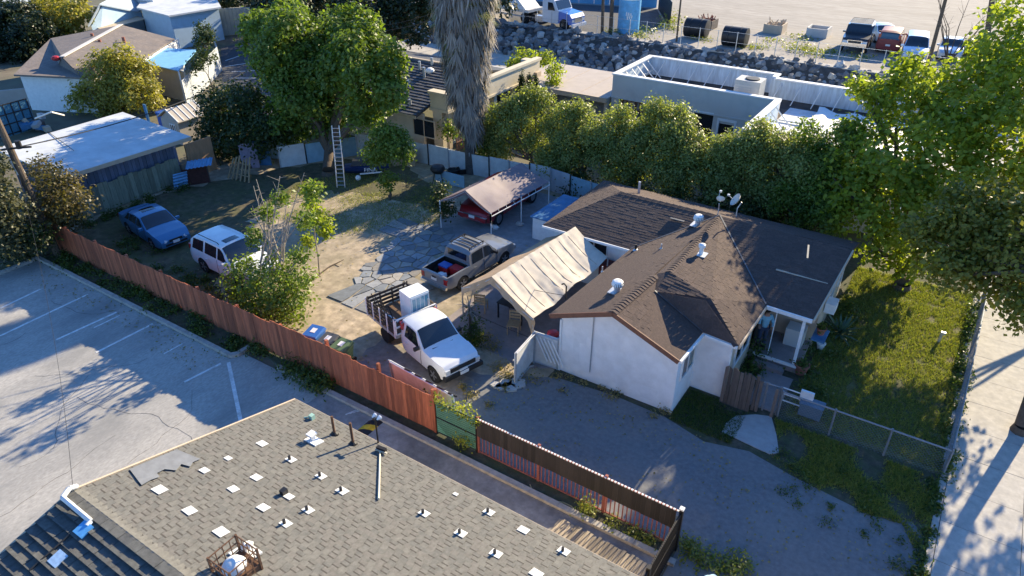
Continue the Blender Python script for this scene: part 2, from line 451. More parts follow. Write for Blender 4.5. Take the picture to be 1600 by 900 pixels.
# irregular flagstones, each its own stone
flag = thing('flagstone_paving', None, None, (-20, 21, 0)); tag(flag, kind='structure')
m_stone = [objrand(mat('slate_flag_%s' % n, c, .85, .12, 4, .25, 40), .75, 1.3) for n, c in (('a', (.20,.22,.24)), ('b', (.25,.26,.27)), ('c', (.30,.28,.25)))]
fl_poly = [tuple(P(*q).xy) for q in ((548,452),(572,418),(612,376),(640,352),(700,352),(726,366),(735,380),(690,400),(660,430),(640,450),(600,470))]
if area2(fl_poly) < 0: fl_poly = fl_poly[::-1]
xs = [p[0] for p in fl_poly]; ys = [p[1] for p in fl_poly]
rs = random.Random(3)
seeds = []
nx, ny = 9, 12
for i in range(nx):
    for j in range(ny):
        seeds.append((min(xs)+(i+.5+rs.uniform(-.38,.38))*(max(xs)-min(xs))/nx, min(ys)+(j+.5+rs.uniform(-.38,.38))*(max(ys)-min(ys))/ny))
for s in seeds:
    if not inside(s, fl_poly): continue
    cell = [(s[0]-1.2, s[1]-1.2), (s[0]+1.2, s[1]-1.2), (s[0]+1.2, s[1]+1.2), (s[0]-1.2, s[1]+1.2)]
    for q in seeds:
        if q is s or abs(q[0]-s[0]) > 2 or abs(q[1]-s[1]) > 2: continue
        mx_, my_ = (s[0]+q[0])/2, (s[1]+q[1])/2; dx, dy = q[0]-s[0], q[1]-s[1]; L = math.hypot(dx, dy); g = .028
        ox, oy = mx_-dx/L*g, my_-dy/L*g
        tx, ty = -dy/L*5, dx/L*5
        cell = clip_convex(cell, [(ox-tx, oy-ty), (ox+tx, oy+ty), (ox+tx-dx/L*9, oy+ty-dy/L*9), (ox-tx-dx/L*9, oy-ty-dy/L*9)])
        if not cell: break
    if len(cell) < 3 or abs(area2(cell)) < .04: continue
    h = .025+rs.uniform(0,.02)
    MB().ext([(p[0]+rs.uniform(-.02,.02), p[1]+rs.uniform(-.02,.02), -.05) for p in cell], (0,0,.05+h)).build('flagstone', rs.choice(m_stone), flag)

# ================================================================== helpers for buildings
def shingles(deck, poly, ups, parent, mats, n_parts, w=.30, ex=.14, th=.012, name='shingle', clipx=None, rough_edge=True, dash=None, prob_dash=.3, seed=1, lamin=False):
    """Courses of separate tabs laid on a flat roof plane. poly: 3-D corners (any convex outline); ups: direction up the slope."""
    rs = random.Random(seed)
    o = Vector(poly[0]); n = (Vector(poly[1])-o).cross(Vector(poly[2])-o).normalized()
    if n.z < 0: n = -n
    s = Vector(ups); s = (s - n*s.dot(n)).normalized(); e = s.cross(n).normalized()
    P2 = [((Vector(p)-o).dot(e), (Vector(p)-o).dot(s)) for p in poly]
    if area2(P2) < 0: P2 = P2[::-1]
    x0, x1 = min(p[0] for p in P2), max(p[0] for p in P2); y0, y1 = min(p[1] for p in P2), max(p[1] for p in P2)
    tabs = []
    r = 0
    y = y0
    while y < y1:
        x = x0 - rs.uniform(0, w*2); ti = 0
        while x < x1:
            ww = w*rs.uniform(.7, 1.3) if lamin else w
            t = th*(rs.choice((.5, 1.0, 1.5)) if lamin else rs.uniform(.8, 1.25))
            c2 = clip_convex([(x+.004, y), (x+ww-.004, y), (x+ww-.004, min(y+ex*1.06, y1)), (x+.004, min(y+ex*1.06, y1))], P2)
            if len(c2) >= 3 and abs(area2(c2)) > .002: tabs.append((c2, y, t, ti))
            x += ww; ti += 1
        y += ex; r += 1
    def to3(p, h): return o + e*p[0] + s*p[1] + n*h
    camp = Vector((0,0,CAM_H))
    def vis(t):
        q = to3(t[0][0], 0)
        c_, s_ = math.cos(YAW), math.sin(YAW)
        X = c_*q.x+s_*q.y; Y = -s_*q.x+c_*q.y; Z = q.z-CAM_H
        zc = Y*math.cos(PITCH)-Z*math.sin(PITCH); yc = Y*math.sin(PITCH)+Z*math.cos(PITCH)
        if zc < 1: return 1e6
        u, v = 800+F_PX*X/zc, 450-F_PX*yc/zc
        inn = 0 <= u <= 1600 and 0 <= v <= 900
        return (q-camp).length + (0 if inn else 1e5)
    order = sorted(range(len(tabs)), key=lambda i: vis(tabs[i]))
    part_ids = set(order[:n_parts])
    stuff = MB()
    for i, (c2, yb, t, ti) in enumerate(tabs):
        b = MB() if i in part_ids else stuff
        top = []; bot = []
        for p in c2:
            k = (p[1]-yb)/(ex*1.06)
            top.append(to3(p, .004 + t*(1.15-k))); bot.append(to3(p, .001))
        nn = len(c2); mi = rs.randrange(len(mats))
        # build the tab: top face plus edges
        b.add(top+bot, [tuple(range(nn))] + [(j, nn+j, nn+(j+1) % nn, (j+1) % nn) for j in range(nn)], mi)
        if dash is not None and ti % 2 == 0 and rs.random() < prob_dash and nn == 4:
            # the dark printed band along the upper edge of a laminated tab
            q0, q1, q2, q3 = c2
            ya = q2[1]-ex*.36
            z_ = lambda p: to3(p, .004 + t*(1.15-(p[1]-yb)/(ex*1.06)) + .0015)
            if q2[1]-q1[1] > ex*.9: b.add([z_((q0[0],ya)), z_((q1[0],ya)), z_((q2[0],q2[1]-ex*.08)), z_((q3[0],q3[1]-ex*.08))], [(0,1,2,3)], len(mats))
        if i in part_ids:
            b.build(name, mats+([dash] if dash is not None else []), deck, fix=False)
    if stuff.f:
        so = stuff.build(name+'s', mats+([dash] if dash is not None else []), deck, fix=False); so['kind'] = 'stuff'

def deckpoly(name, poly, m, parent, t=.10):
    p = [Vector(q) for q in poly]
    n = (p[1]-p[0]).cross(p[2]-p[0]).normalized()
    if n.z < 0: n = -n
    return MB().ext(p, -n*t).build(name, m, parent)

def window(parent, c, w_, h_, ax, frame, panes=2, name='window', dep=.06, glass=None, fw=.05):
    """a framed window: frame, glass panes; ax 'x' wall runs along X (faces -Y), 'X+' wall runs along Y and faces +X"""
    g = glass or M['glass']
    b = MB(); cx, cy, cz = c
    def B(u0, u1, v0, v1, d0, d1, bb):
        if ax == 'x': bb.bx(cx+u0, cx+u1, cy-d1, cy-d0, cz+v0, cz+v1)
        elif ax == 'x+': bb.bx(cx+u0, cx+u1, cy+d0, cy+d1, cz+v0, cz+v1)
        else: bb.bx(cx+d0, cx+d1, cy+u0, cy+u1, cz+v0, cz+v1)
    B(-w_/2, w_/2, -h_/2, -h_/2+fw, -.02, dep, b); B(-w_/2, w_/2, h_/2-fw, h_/2, -.02, dep, b)
    B(-w_/2, -w_/2+fw, -h_/2+fw, h_/2-fw, -.02, dep, b); B(w_/2-fw, w_/2, -h_/2+fw, h_/2-fw, -.02, dep, b)
    for k in range(1, panes):
        u = -w_/2 + w_*k/panes; B(u-fw/2, u+fw/2, -h_/2+fw, h_/2-fw, -.02, dep-.006, b)
    f = b.build(name, frame, parent)
    for k in range(panes):
        bb = MB(); B(-w_/2+fw*.7 + (w_-fw*1.4)*k/panes + .01, -w_/2+fw*.7+(w_-fw*1.4)*(k+1)/panes - .01, -h_/2+fw*.7, h_/2-fw*.7, -.015, dep*.4, bb)
        bb.build('pane', g, f)
    return f

# ================================================================== THE WHITE HOUSE WITH THE BROWN SHINGLE ROOF
m_sh = [mat('brown_shingle_%s' % k, c, .95, .16, 14, .4, 120) for k, c in (('a', (.088,.060,.050)), ('b', (.097,.067,.056)), ('c', (.080,.055,.047)))]
house = thing('house', 'white stucco house with brown shingle roof, turbine vents and front porch', 'house', (-7.7, 22, 0))
R0 = (-7.72,17.72,3.42); RA = (-7.25,26.5,3.42); RL = (-11.68,26.5,3.40); RR = (-2.15,26.35,3.42)
EL = (-10.04,17.72,2.50); VL = (-9.79,23.62,2.42); CL = (-13.87,23.6,2.40); CLb = (-13.87,29.4,2.40); RRb = (-2.2,29.3,2.40)
RJ = (-7.50,20.75,3.44); AA = (-7.10,20.9,3.56); MID = (-5.46,20.53,3.22); BH = (-4.08,19.58,2.40); V1 = (-5.27,19.6,2.46); V0 = (-7.2,19.9,3.24)
ER = (-5.35,17.72,2.47); VR = (-4.03,22.5,2.40); PE = (-2.42,22.45,2.40)
planes = [
    ('left', [R0, RA, VL, EL], (1,0,0)),
    ('rear', [RL, CL, VL, RA], (0,1,0)),
    ('rear_hip', [RL, CLb, CL], (1,0,0)),
    ('back', [RRb, CLb, RL, RA, RR], (0,-1,0)),
    ('front', [R0, EL and ER, V1, V0, RJ], (-1,0,0)),
    ('upper', [AA, MID, RA], (-1,0,0)), ('upper', [MID, BH, VR], (-1,0,0)), ('upper', [MID, VR, RA], (-1,0,0)),
    ('hip', [V0, V1, BH, MID], (0,1,0)),
    ('hip2', [V0, MID, AA], (0,1,0)),
    ('porch', [RA, VR, PE, RR], (0,1,0)),
]
roof = MB()
o_roof = None
rb = MB()
for n_, pl, up in planes:
    p = [Vector(q) for q in pl]; nn = (p[1]-p[0]).cross(p[2]-p[0]).normalized()
    if nn.z < 0: nn = -nn
    rb.ext(p, -nn*.09)
rb.add([RJ, V0, AA], [(0,1,2)]); rb.add([RJ, AA, RA], [(0,1,2)])
o_roof = rb.build('roof', m_sh[0], house)
budget = {'left': 100, 'front': 110, 'upper': 17, 'hip': 20, 'porch': 20}
for i, (n_, pl, up) in enumerate(planes):
    if n_ in ('rear_hip', 'back'): nparts = 0
    else: nparts = budget.get(n_, 0)
    shingles(o_roof, pl, up, house, m_sh, nparts, seed=i+3, th=.004 if n_ in ('rear','porch') else .010, lamin=True)
# ridge caps
def ridge_caps(a, b_, parent, m, wd=.16, step=.17, h=.035, name='ridge_cap', up=(0,0,1), tilt=.035):
    a, b_ = Vector(a), Vector(b_); d = (b_-a); L = d.length; d.normalize(); sd = d.cross(Vector(up)).normalized(); u = sd.cross(d)
    nb = int(L/step)
    me = None
    for i in range(nb):
        p = a + d*(i*step)
        q = p + d*(step*1.25)
        pts = [p+sd*wd-u*.03, p+u*h, p-sd*wd-u*.03, q-sd*wd-u*(.05), q+u*(h-tilt), q+sd*wd-u*.05]
        b = MB().add(pts, [(0,1,4,5), (1,2,3,4), (0,5,3,2), (0,2,1)])
        b.build(name, m, parent, fix=True)
ridge_caps(R0, (-7.50,20.7,3.44), o_roof, m_sh[2])
ridge_caps(AA, RA, o_roof, m_sh[2])
ridge_caps(RL, RA, o_roof, m_sh[2], step=.3)
ridge_caps(BH, MID, o_roof, m_sh[2], step=.18)
# valley flashing
m_flash = mat('valley_flashing', (.10,.105,.115), .6, .1, 6, metal=.2)
for a, b_ in ((RA, VR), (V0, V1), (VL, RA)):
    a, b_ = Vector(a)+Vector((0,0,.035)), Vector(b_)+Vector((0,0,.035)); d = (b_-a).normalized(); s_ = d.cross(Vector((0,0,1))).normalized()*.03
    MB().ext([a+s_, a-s_, b_-s_, b_+s_], (0,0,.010)).build('flashing', m_flash, o_roof)
# walls
def wallbox(x0, x1, y0, y1, z0, z1, m, parent=None, name='wall'): return MB().bx(x0, x1, y0, y1, z0, z1).build(name, m, parent)
fw = MB().ext([(-9.75,18.05,0), (-5.45,18.05,0), (-5.45,18.05,2.42), (-7.73,18.05,3.30), (-9.75,18.05,2.52)], (0,.15,0)).build('wall', M['stucco'], house)
wallbox(-5.60, -5.45, 18.2, 19.75, 0, 2.40, M['stucco'], house)
wallbox(-5.6, -4.28, 19.75, 19.9, 0, 2.36, M['stucco'], house)
wallbox(-4.43, -4.28, 19.9, 22.45, 0, 2.36, M['tan'], house)
wallbox(-9.75, -9.6, 18.2, 24, 0, 2.40, M['stucco'], house)
wallbox(-13.5, -9.75, 23.95, 24.1, 0, 2.36, M['stucco'], house)
wallbox(-13.5, -13.35, 24.1, 29.0, 0, 2.36, M['stucco'], house)
wallbox(-13.5, -2.45, 29.0, 29.15, 0, 2.36, M['stucco'], house)
wallbox(-4.28, -2.45, 24.3, 24.45, 0, 2.9, M['tan'], house)
wallbox(-2.6, -2.45, 24.45, 29.0, 0, 2.36, M['beige'], house)
# wing gable on the right side above the window wall, gable of the porch
MB().ext([(-2.6,22.6,2.34), (-2.6,29.0,2.34), (-2.6,26.35,3.25)], (.12,0,0)).build('gable', M['beige'], house)
# fascias and gutters
def beam(a, b_, w_, h_, m, parent, name):
    a, b_ = Vector(a), Vector(b_); d = (b_-a).normalized(); s_ = d.cross(Vector((0,0,1))).normalized()*w_/2; u = s_.cross(d).normalized()*h_/2
    return MB().ext([a+s_+u, a-s_+u, a-s_-u, a+s_-u], b_-a).build(name, m, parent)
dz = Vector((0,-.02,-.075))
beam(Vector(EL)+dz, Vector(R0)+dz, .04, .17, M['brown_trim'], house, 'fascia')
beam(Vector(R0)+dz, Vector(ER)+dz, .04, .17, M['brown_trim'], house, 'fascia')
gz = Vector((0.05,0,-.06))
beam(Vector(ER)+gz, Vector(V1)+gz, .07, .09, M['white_paint'], house, 'gutter')
beam(Vector(V1)+Vector((.1,-.05,-.06)), Vector(BH)+Vector((0,-.05,-.06)), .07, .10, M['white_paint'], house, 'gutter')
beam(Vector(BH)+gz, Vector(VR)+gz, .05, .12, M['tan'], house, 'fascia')
beam(Vector(VR)+Vector((.05,-.04,-.05)), Vector(PE)+Vector((0,-.04,-.05)), .06, .14, M['white_paint'], house, 'fascia')
beam(Vector(PE)+Vector((.04,0,-.05)), Vector(RR)+Vector((.04,0,-.05)), .05, .14, M['tan'], house, 'fascia')
beam(Vector(CL)+Vector((0,-.04,-.05)), Vector(VL)+Vector((0,-.04,-.05)), .05, .10, M['white_paint'], house, 'fascia')
MB().tube([(-8.52,18.02,2.95), (-8.52,18.0,.45)], .022, 6).build('conduit', M['steel'], house)
for x0, x1, z0, z1 in ((-9.25,-9.0,.5,1.9), (-9.0,-8.75,1.5,2.1), (-6.6,-6.0,.2,.7)): MB().bx(x0,x1,18.046,18.06,z0,z1).build('stucco_patch', mat('newer_stucco', (.76,.76,.75), .9, .05, 3, .25, 60), house)
MB().bx(-9.79,-9.72,18.0,18.06,0,2.2).build('corner_trim', M['white_paint'], house)
# windows
m_glg = mat('greenish_glass', (.02,.075,.06), .08, .15, 2, spec=.8)  # greenish base colour for one pane of the front window
wnd = window(house, (-5.45,18.95,1.62), 1.15, .95, 'X+', M['white_paint'], 2)
wnd.children[1].data.materials[0] = m_glg
window(house, (-4.28,21.1,1.55), 1.7, 1.15, 'X+', M['white_paint'], 2)
q = PY(933,375,23.95)
window(house, (-11.55,23.95,1.55), 1.3, 1.2, 'x', M['white_paint'], 2)
window(house, (-2.45,26.2,1.6), 1.1, 1.0, 'X+', M['white_paint'], 2)
window(house, (-2.45,28.0,1.6), .8, 1.0, 'X+', M['white_paint'], 1)
# window boxes / air conditioner on the right wall
MB().bx(-2.42,-2.05,25.1,25.7,1.25,1.65).build('window_unit', M['white_paint'], house)
MB().bx(-2.42,-1.95,23.3,24.2,1.05,1.10).build('shelf', M['bluepaint'], house)
# porch: floor, steps, post, door
MB().bx(-4.28,-2.5,22.5,24.3,0,.34).build('porch_floor', M['patio'], house)
MB().bx(-4.1,-2.55,22.42,22.5,.26,.36).build('porch_edge', M['white_paint'], house)
for k in range(1): MB().bx(-4.0,-2.9,22.1,22.42,0,.17).build('step', M['patio'], house)
MB().bx(-2.72,-2.62,22.52,22.62,.34,2.32).build('post', M['white_paint'], house)
MB().tube([(-3.62,22.6,.36), (-3.62,22.6,2.3)], .018, 6).build('rail_pole', M['white_paint'], house)
dr = MB().bx(-4.31,-4.26,22.95,23.9,.34,2.3).build('door', mat('dark_door', (.05,.045,.04), .6, .1, 4), house)
# turbine vents
def turbine(p, s, h0, name='turbine_vent'):
    b = MB().lathe(p, [(.11*s,-.1), (.11*s,h0), (.13*s,h0+.01)], 14)
    t = b.build(name, M['steel'], house, smooth=True)
    hb = MB(); z0 = p[2]+h0
    for k in range(20):
        a0 = 2*math.pi*k/20; a1 = a0+.22
        prof = [(.13,0), (.20,.06), (.215,.13), (.17,.20)]
        pts0 = [(p[0]+s*r*math.cos(a0), p[1]+s*r*math.sin(a0), z0+s*z) for r, z in prof]
        pts1 = [(p[0]+s*r*.93*math.cos(a1), p[1]+s*r*.93*math.sin(a1), z0+s*z) for r, z in prof]
        for j in range(3): hb.add([pts0[j], pts1[j], pts1[j+1], pts0[j+1]], [(0,1,2,3)])
    hb.lathe((p[0],p[1],z0), [(.16*s,.19*s), (.19*s,.21*s), (.14*s,.255*s), (.03*s,.28*s)], 16)
    hb.lathe((p[0],p[1],z0), [(.12*s,.0), (.12*s,.19*s)], 12, 1)
    hb.build('turbine_head', [M['white_paint'], M['black']], t)
    MB().box((p[0],p[1],p[2]+.02), (.5*s,.5*s,.03)).build('flashing', M['steel'], t)
def onroof(px, py, pl):
    p = [Vector(q) for q in pl]; n = (p[1]-p[0]).cross(p[2]-p[0])
    return PPL(px, py, p[0], n)
pl_left, pl_up, pl_rear = planes[0][1], planes[5][1], planes[1][1]
turbine(onroof(964,456,pl_left), 1.0, .20)
turbine(onroof(1090,352,pl_left), 1.0, .20)
q = onroof(1095,398,pl_up)
b = MB().cyl(q, q+Vector((0,0,.42)), .075, n=12).lathe(q, [(.11,.30), (.13,.34), (.13,.42), (.05,.47)], 12)
v = b.build('flue_vent', M['white_paint'], house); MB().box(q+Vector((0,0,.02)), (.42,.42,.03)).build('flashing', M['steel'], v)
for px, py, h, r in ((993,391,.26,.05), (1033,389,.22,.03), (941,425,.24,.025), (1014,373,.06,.06)):
    q = onroof(px, py, pl_left)
    v = MB().cyl(q-Vector((0,0,.05)), q+Vector((0,0,h)), r, n=8).build('vent_pipe', M['iron'] if h > .25 else M['steel'], house)
    MB().lathe(q, [(r*2.4,.0), (r*2,.03), (r*1.2,.06)], 10).build('flashing', M['steel'], v)
# mast for the wires at the eave, roof flashings, mast
q = Vector((-9.9,17.95,2.5))
q = PX(884,468,-9.85)
MB().tube([q, q+Vector((0,0,.55)), q+Vector((-.08,0,.62)), q+Vector((-.18,0,.56))], .028, 6).build('service_mast', M['iron'], house)
q = onroof(1262,395,planes[8][1])
MB().box(q+Vector((0,0,.04)), (.05,.9,.03), rz=.2).build('flashing', m_flash, house)
q = onroof(1058,345,pl_rear)
MB().box(q+Vector((0,0,.05)), (.6,.10,.03)).build('flashing', m_flash, house)
q = PY(998,302,27.5)
MB().cyl(q-Vector((0,0,1)), q+Vector((0,0,.55)), .06, n=8).build('flue_pipe', M['steel'], house)

# satellite dishes
def dish(name, label, p, az, r):
    t = thing(name, label, 'satellite dish', p)
    MB().tube([p, p+Vector((0,0,.35)), p+Vector((.12*math.cos(az+3.1),.12*math.sin(az+3.1),.62))], .025, 6).build('mast', M['steel'], t)
    c = p+Vector((.05*math.cos(az),.05*math.sin(az),.66)); ax = Vector((math.cos(az)*.8, math.sin(az)*.8, .6)).normalized()
    a = ax.orthogonal().normalized(); bb = ax.cross(a); vs = []; fs = []
    for j, (rr, dd) in enumerate(((.02,0), (r*.5,.03), (r*.85,.09), (r,.13), (r*.84,.07), (r*.02,-.025))):
        for i in range(16):
            th = 2*math.pi*i/16; vs.append(c + a*rr*math.cos(th)*1.1 + bb*rr*math.sin(th) + ax*dd)
    for j in range(5):
        for i in range(16): fs.append((j*16+i, j*16+(i+1) % 16, (j+1)*16+(i+1) % 16, (j+1)*16+i))
    MB().add(vs, fs).build('reflector', M['grey_wall'], t, smooth=True)
    MB().tube([c-bb*r*.7+ax*.02, c+ax*.42-bb*.1], .014, 5).box(c+ax*.42-bb*.08, (.09,.09,.07)).build('feed_arm', M['steel'], t)
dish('satellite_dish', 'thin satellite dish with a bare arm, left one of two on the brown roof', PY(1121,338,26.6), R(100), .17)
dish('satellite_dish', 'rounder pale satellite dish, right one of two on the brown roof', PY(1150,338,26.4), R(210), .25)

# ================================================================== FOREGROUND BUILDING
fb = thing('low_building', 'long low building in front with pale grey shingle roof and white flashing squares', 'building', (-6, 4.5, 0))
m_gs = [mat('grey_shingle_%s' % k, c, .95, .14, 10, .35, 110) for k, c in (('a', (.156,.150,.132)), ('b', (.168,.161,.141)), ('c', (.145,.141,.126)), ('d', (.162,.152,.134)))]
m_dash = mat('shingle_printed_band', (.072,.064,.056), .95, .2, 20)  # dark band printed on the shingle, a colour of its own
FE = 9.45; FR = 3.72; ZE = 3.0; ZR = 4.62; FX0 = -13.4; FX1 = 5.0
lp = [(FX0,FE,ZE), (FX0,FR,ZR), (FX1,FR,ZR), (FX1,FE,ZE)]
dp = [(FX0,FR,ZR), (FX0,-1.4,3.36), (FX1,-1.4,3.36), (FX1,FR,ZR)]
froof = MB()
for pl in (lp, dp):
    p = [Vector(q) for q in pl]; nn = (p[1]-p[0]).cross(p[2]-p[0]).normalized(); nn = nn if nn.z > 0 else -nn
    froof.ext(p, -nn*.12)
fr = froof.build('roof', m_gs[2], fb)
lpv = [(FX0,FE+.03,ZE-.01), (FX0,FR,ZR), (-2.2,FR,ZR), (-2.2,FE+.03,ZE-.01)]
dpv = [(FX0,FR,ZR), (FX0,.4,3.36+1.8*.2461), (-8.4,.4,3.36+1.8*.2461), (-8.4,FR,ZR)]
shingles(fr, lpv, (0,-1,0), fb, m_gs, 255, w=.175, ex=.125, th=.007, dash=m_dash, prob_dash=.86, seed=21)
m_ds = [mat('shade_side_shingle_%s' % k, c, .95, .2, 8, .4, 90) for k, c in (('a', (.115,.115,.105)), ('b', (.10,.10,.094)))]  # darker shingles for the slope turned from the sun, shade put into the colour
shingles(fr, dpv, (0,1,0), fb, m_ds, 40, w=.30, ex=.215, th=.062, seed=22)
for i in range(30):
    x0 = FX0+.05+i*.17
    pts = [(x0,FR-.17,ZR-.03), (x0,FR,ZR+.035), (x0,FR+.17,ZR-.03), (x0+.2,FR+.17,ZR-.055), (x0+.2,FR,ZR+.012), (x0+.2,FR-.17,ZR-.055)]
    MB().add(pts, [(0,1,4,5), (1,2,3,4), (0,5,3,2), (0,2,1)]).build('ridge_cap', m_gs[1], fr)
MB().bx(FX0+.5, FX1, -1, 9.0, 0, 2.95).build('wall', M['beige'], fb)
MB().ext([(FX0+.5,9.0,2.9), (FX0+.5,-1,2.9), (FX0+.5,FR,4.4)], (.15,0,0)).build('gable', M['beige'], fb)
for a, b_ in (((FX0-.02,FE,ZE-.05), (FX0-.02,FR,ZR-.05)), ((FX0-.02,FR,ZR-.05), (FX0-.02,-1.4,3.3))):
    beam(a, b_, .05, .16, M['tan'], fb, 'fascia')
beam((FX0,FE+.02,ZE-.06), (FX1,FE+.02,ZE-.06), .05, .12, M['tan'], fb, 'fascia')
def onl(px, py): return PPL(px, py, lp[0], (0, ZR-ZE, FE-FR))
def ond(px, py): return PPL(px, py, dp[0], (0, -(ZR-3.36), FR+1.4))
SL = math.atan2(ZR-ZE, FE-FR); SD = -math.atan2(ZR-3.36, FR+1.4)
m_fl = mat('white_flashing', (.66,.66,.64), .5, .08, 6, col2=(.45,.44,.41), scale2=5, mix2=.66)
m_patch = mat('grey_felt_patch', (.175,.185,.20), .9, .1, 5, .2, 60)
def rot_slope(a): return Matrix.Rotation(-a, 3, 'X')
for px, py, s, pipe in ((410,694,.26,0),(320,736,.22,0),(250,766,.30,0),(297,799,.28,0),(346,832,.30,0),(401,747,.25,0),(365,765,.24,0),(452,777,.22,2),(412,794,.26,0),
                        (455,719,.25,1),(502,745,.25,1),(535,768,.28,1),(482,798,.25,1),(447,819,.25,1),(663,803,.25,1),(764,801,.26,1),(720,834,.27,1),(712,773,.13,0),(818,829,.26,0),(775,866,.27,1),(881,862,.27,1),(838,897,.28,0),
                        (357,717,.18,0)):
    q = onl(px, py)
    sk = rng.uniform(-.06,.06)
    f_ = MB().box(q+Vector((0,0,.026)), (s*.92,s*.78,.008), M=rot_slope(SL) @ Matrix.Rotation(sk, 3, 'Z')).build('roof_flashing', m_fl, fb)
    if pipe == 1: MB().cyl(q+Vector((-.02,-.02,0)), q+Vector((-.02,-.02,.14)), .035, n=8).build('pipe', M['iron'], f_)
    if pipe == 2: MB().box(q+Vector((-.16,.0,.08)), (.12,.14,.14)).build('hood', M['black'], f_)
# grey felt repair with a stepped outline
def rp(*pts): return [onl(*p) for p in pts]
for k, pts in enumerate((((203,735),(277,704),(314,719),(302,724),(298,731),(284,727),(276,737),(258,735),(246,741),(250,747),(236,752),(222,760)), )):
    pp = [p+Vector((0,0,.035)) for p in rp(*pts)]
    MB().ext(pp, (0,0,.008)).build('felt_patch', m_patch, fb)
# vent pipes at the eave and the light on its pole
for px, py, h in ((523,679,.62), (552,694,.72)):
    q = onl(px, py); v = MB().cyl(q-Vector((0,0,.1)), q+Vector((0,0,h)), .035, n=8).build('vent_pipe', M['rust'], fb)
    MB().lathe(q, [(.11,.0), (.10,.05), (.045,.09)], 10).build('flashing', M['iron'], v)
q = onl(491,690); 
MB().box(q+Vector((0,0,.03)), (.4,.3,.03), M=rot_slope(SL)).cyl(q+Vector((-.05,0,0)), q+Vector((-.05,0,.2)), .07, n=10).box(q+Vector((-.05,0,.23)), (.2,.2,.05)).build('roof_vent', M['white_paint'], fb)
q = onl(488,655); MB().box(q+Vector((0,0,.08)), (.12,.12,.14)).tube([q+Vector((-.2,-.1,.03)), q+Vector((0,0,.1))], .02, 5).build('small_vent', mat('pale_green_cap', (.35,.55,.45), .6), fb)
q = onl(591,692)
lt = thing('floodlight', 'white twin floodlight on a thin dark pole at the roof edge above the alley', 'floodlight', q)
MB().cyl(q-Vector((0,0,.25)), q+Vector((0,0,.78)), .022, n=8).build('pole', M['iron'], lt)
for sx in (-1,1):
    c = q+Vector((sx*.08,.05,.84))
    MB().lathe(c, [(.02,-.06), (.055,.03), (.06,.06)], 10, ax='y').build('lamp_head', M['white_paint'], lt)
    MB().lathe(c, [(.05,.062), (.045,.064)], 10, ax='y').build('lens', M['black'], lt)
MB().box(q+Vector((0,0,.80)), (.14,.06,.06)).build('bracket', M['iron'], lt)
# white downspout over the ridge on the left, with blue caps
q0, q1 = ond(138,826), onl(117,765)
dsp = MB().tube([q1+Vector((0,.05,.05)), q1+Vector((.06,-.1,.16)), q1+Vector((.16,-.3,.14)), q0+Vector((-.02,.1,.10)), q0+Vector((0,0,.08))], .055, 8).build('downspout', m_fl, fb)
MB().box(q0+Vector((0,-.08,.06)), (.3,.28,.05), M=rot_slope(SD)).build('blue_cap', mat('blue_cap', (.12,.40,.72), .5, .12, 10), dsp)
q = ond(92,876); MB().box(q+Vector((0,0,.06)), (.28,.28,.03), M=rot_slope(SD)).build('roof_flashing', mat('pale_blue_flashing', (.45,.62,.78), .5, .15, 14), fb)
a, b_ = ond(112,838)+Vector((0,0,.07)), ond(48,895)+Vector((0,0,.07))
MB().tube([a, (a+b_)/2, b_], .022, 5).build('cable', M['wire'], fb)
# broom lying on the shingles
q0, q1 = onl(594,706)+Vector((0,0,.05)), onl(592,782)+Vector((0,0,.05))
br = thing('broom', 'pale long handled broom lying on the grey shingles below the floodlight', 'broom', q0)
MB().tube([q0, q1], .022, 6, r1=.030).build('handle', mat('pale_handle', (.62,.56,.42), .6, .08, 6), br)
MB().box(q0+Vector((.04,.02,.05)), (.26,.09,.11), rz=.15).build('bristles', M['iron'], br)
MB().box(q0+Vector((.06,-.02,.02)), (.34,.05,.04), rz=.15).build('head', mat('pale_handle', (.6,.5,.4)), br)
# rusty cage round a white roof fan
cg = thing('vent_cage', 'rusty open steel cage around a white dome fan on the grey roof', 'cage', onl(370,885))
c = onl(369,893); c.z += .03
bb = MB(); X0, X1, Y0, Y1, H_ = c.x-.30, c.x+.30, c.y-.28, c.y+.34, .46
for x in (X0,X1):
    for y in (Y0,Y1): MB().bx(x-.02,x+.02,y-.02,y+.02,c.z-.25,c.z+H_).build('post', M['rust'], cg)
for z in (c.z+.06, c.z+.25, c.z+H_-.02):
    for s in ((X0,X1,Y0,Y0),(X0,X1,Y1,Y1),(X0,X0,Y0,Y1),(X1,X1,Y0,Y1)):
        MB().tube([(s[0],s[2],z), (s[1],s[3],z)], .014, 5).build('rail', M['rust'], cg)
for k in range(1,4):
    t = k/4
    for s in ((X0+(X1-X0)*t,Y0),(X0+(X1-X0)*t,Y1),(X0,Y0+(Y1-Y0)*t),(X1,Y0+(Y1-Y0)*t)):
        MB().tube([(s[0],s[1],c.z-.02), (s[0],s[1],c.z+H_-.02)], .011, 5).build('bar', M['rust'], cg)
MB().bx(X0,X1,Y0,Y1,c.z-.22,c.z+.03).build('curb', M['rust'], cg)
fan = thing('roof_fan', 'white dome roof fan standing inside the rusty cage', 'fan', c)
MB().lathe(c, [(.18,.03), (.20,.08), (.20,.12)], 16).build('base', M['steel'], fan, smooth=True)
MB().lathe(c, [(.22,.11), (.23,.15), (.18,.23), (.10,.28), (.02,.30)], 18).build('dome', M['white_paint'], fan, smooth=True, angle=60)
c2 = onl(384,866)
f2 = thing('exhaust_hood', 'small white bent exhaust hood behind the rusty cage', 'exhaust', c2)
MB().tube([c2, c2+Vector((0,0,.2)), c2+Vector((.07,.05,.28)), c2+Vector((.15,.09,.27))], .075, 10).build('duct', M['white_paint'], f2)
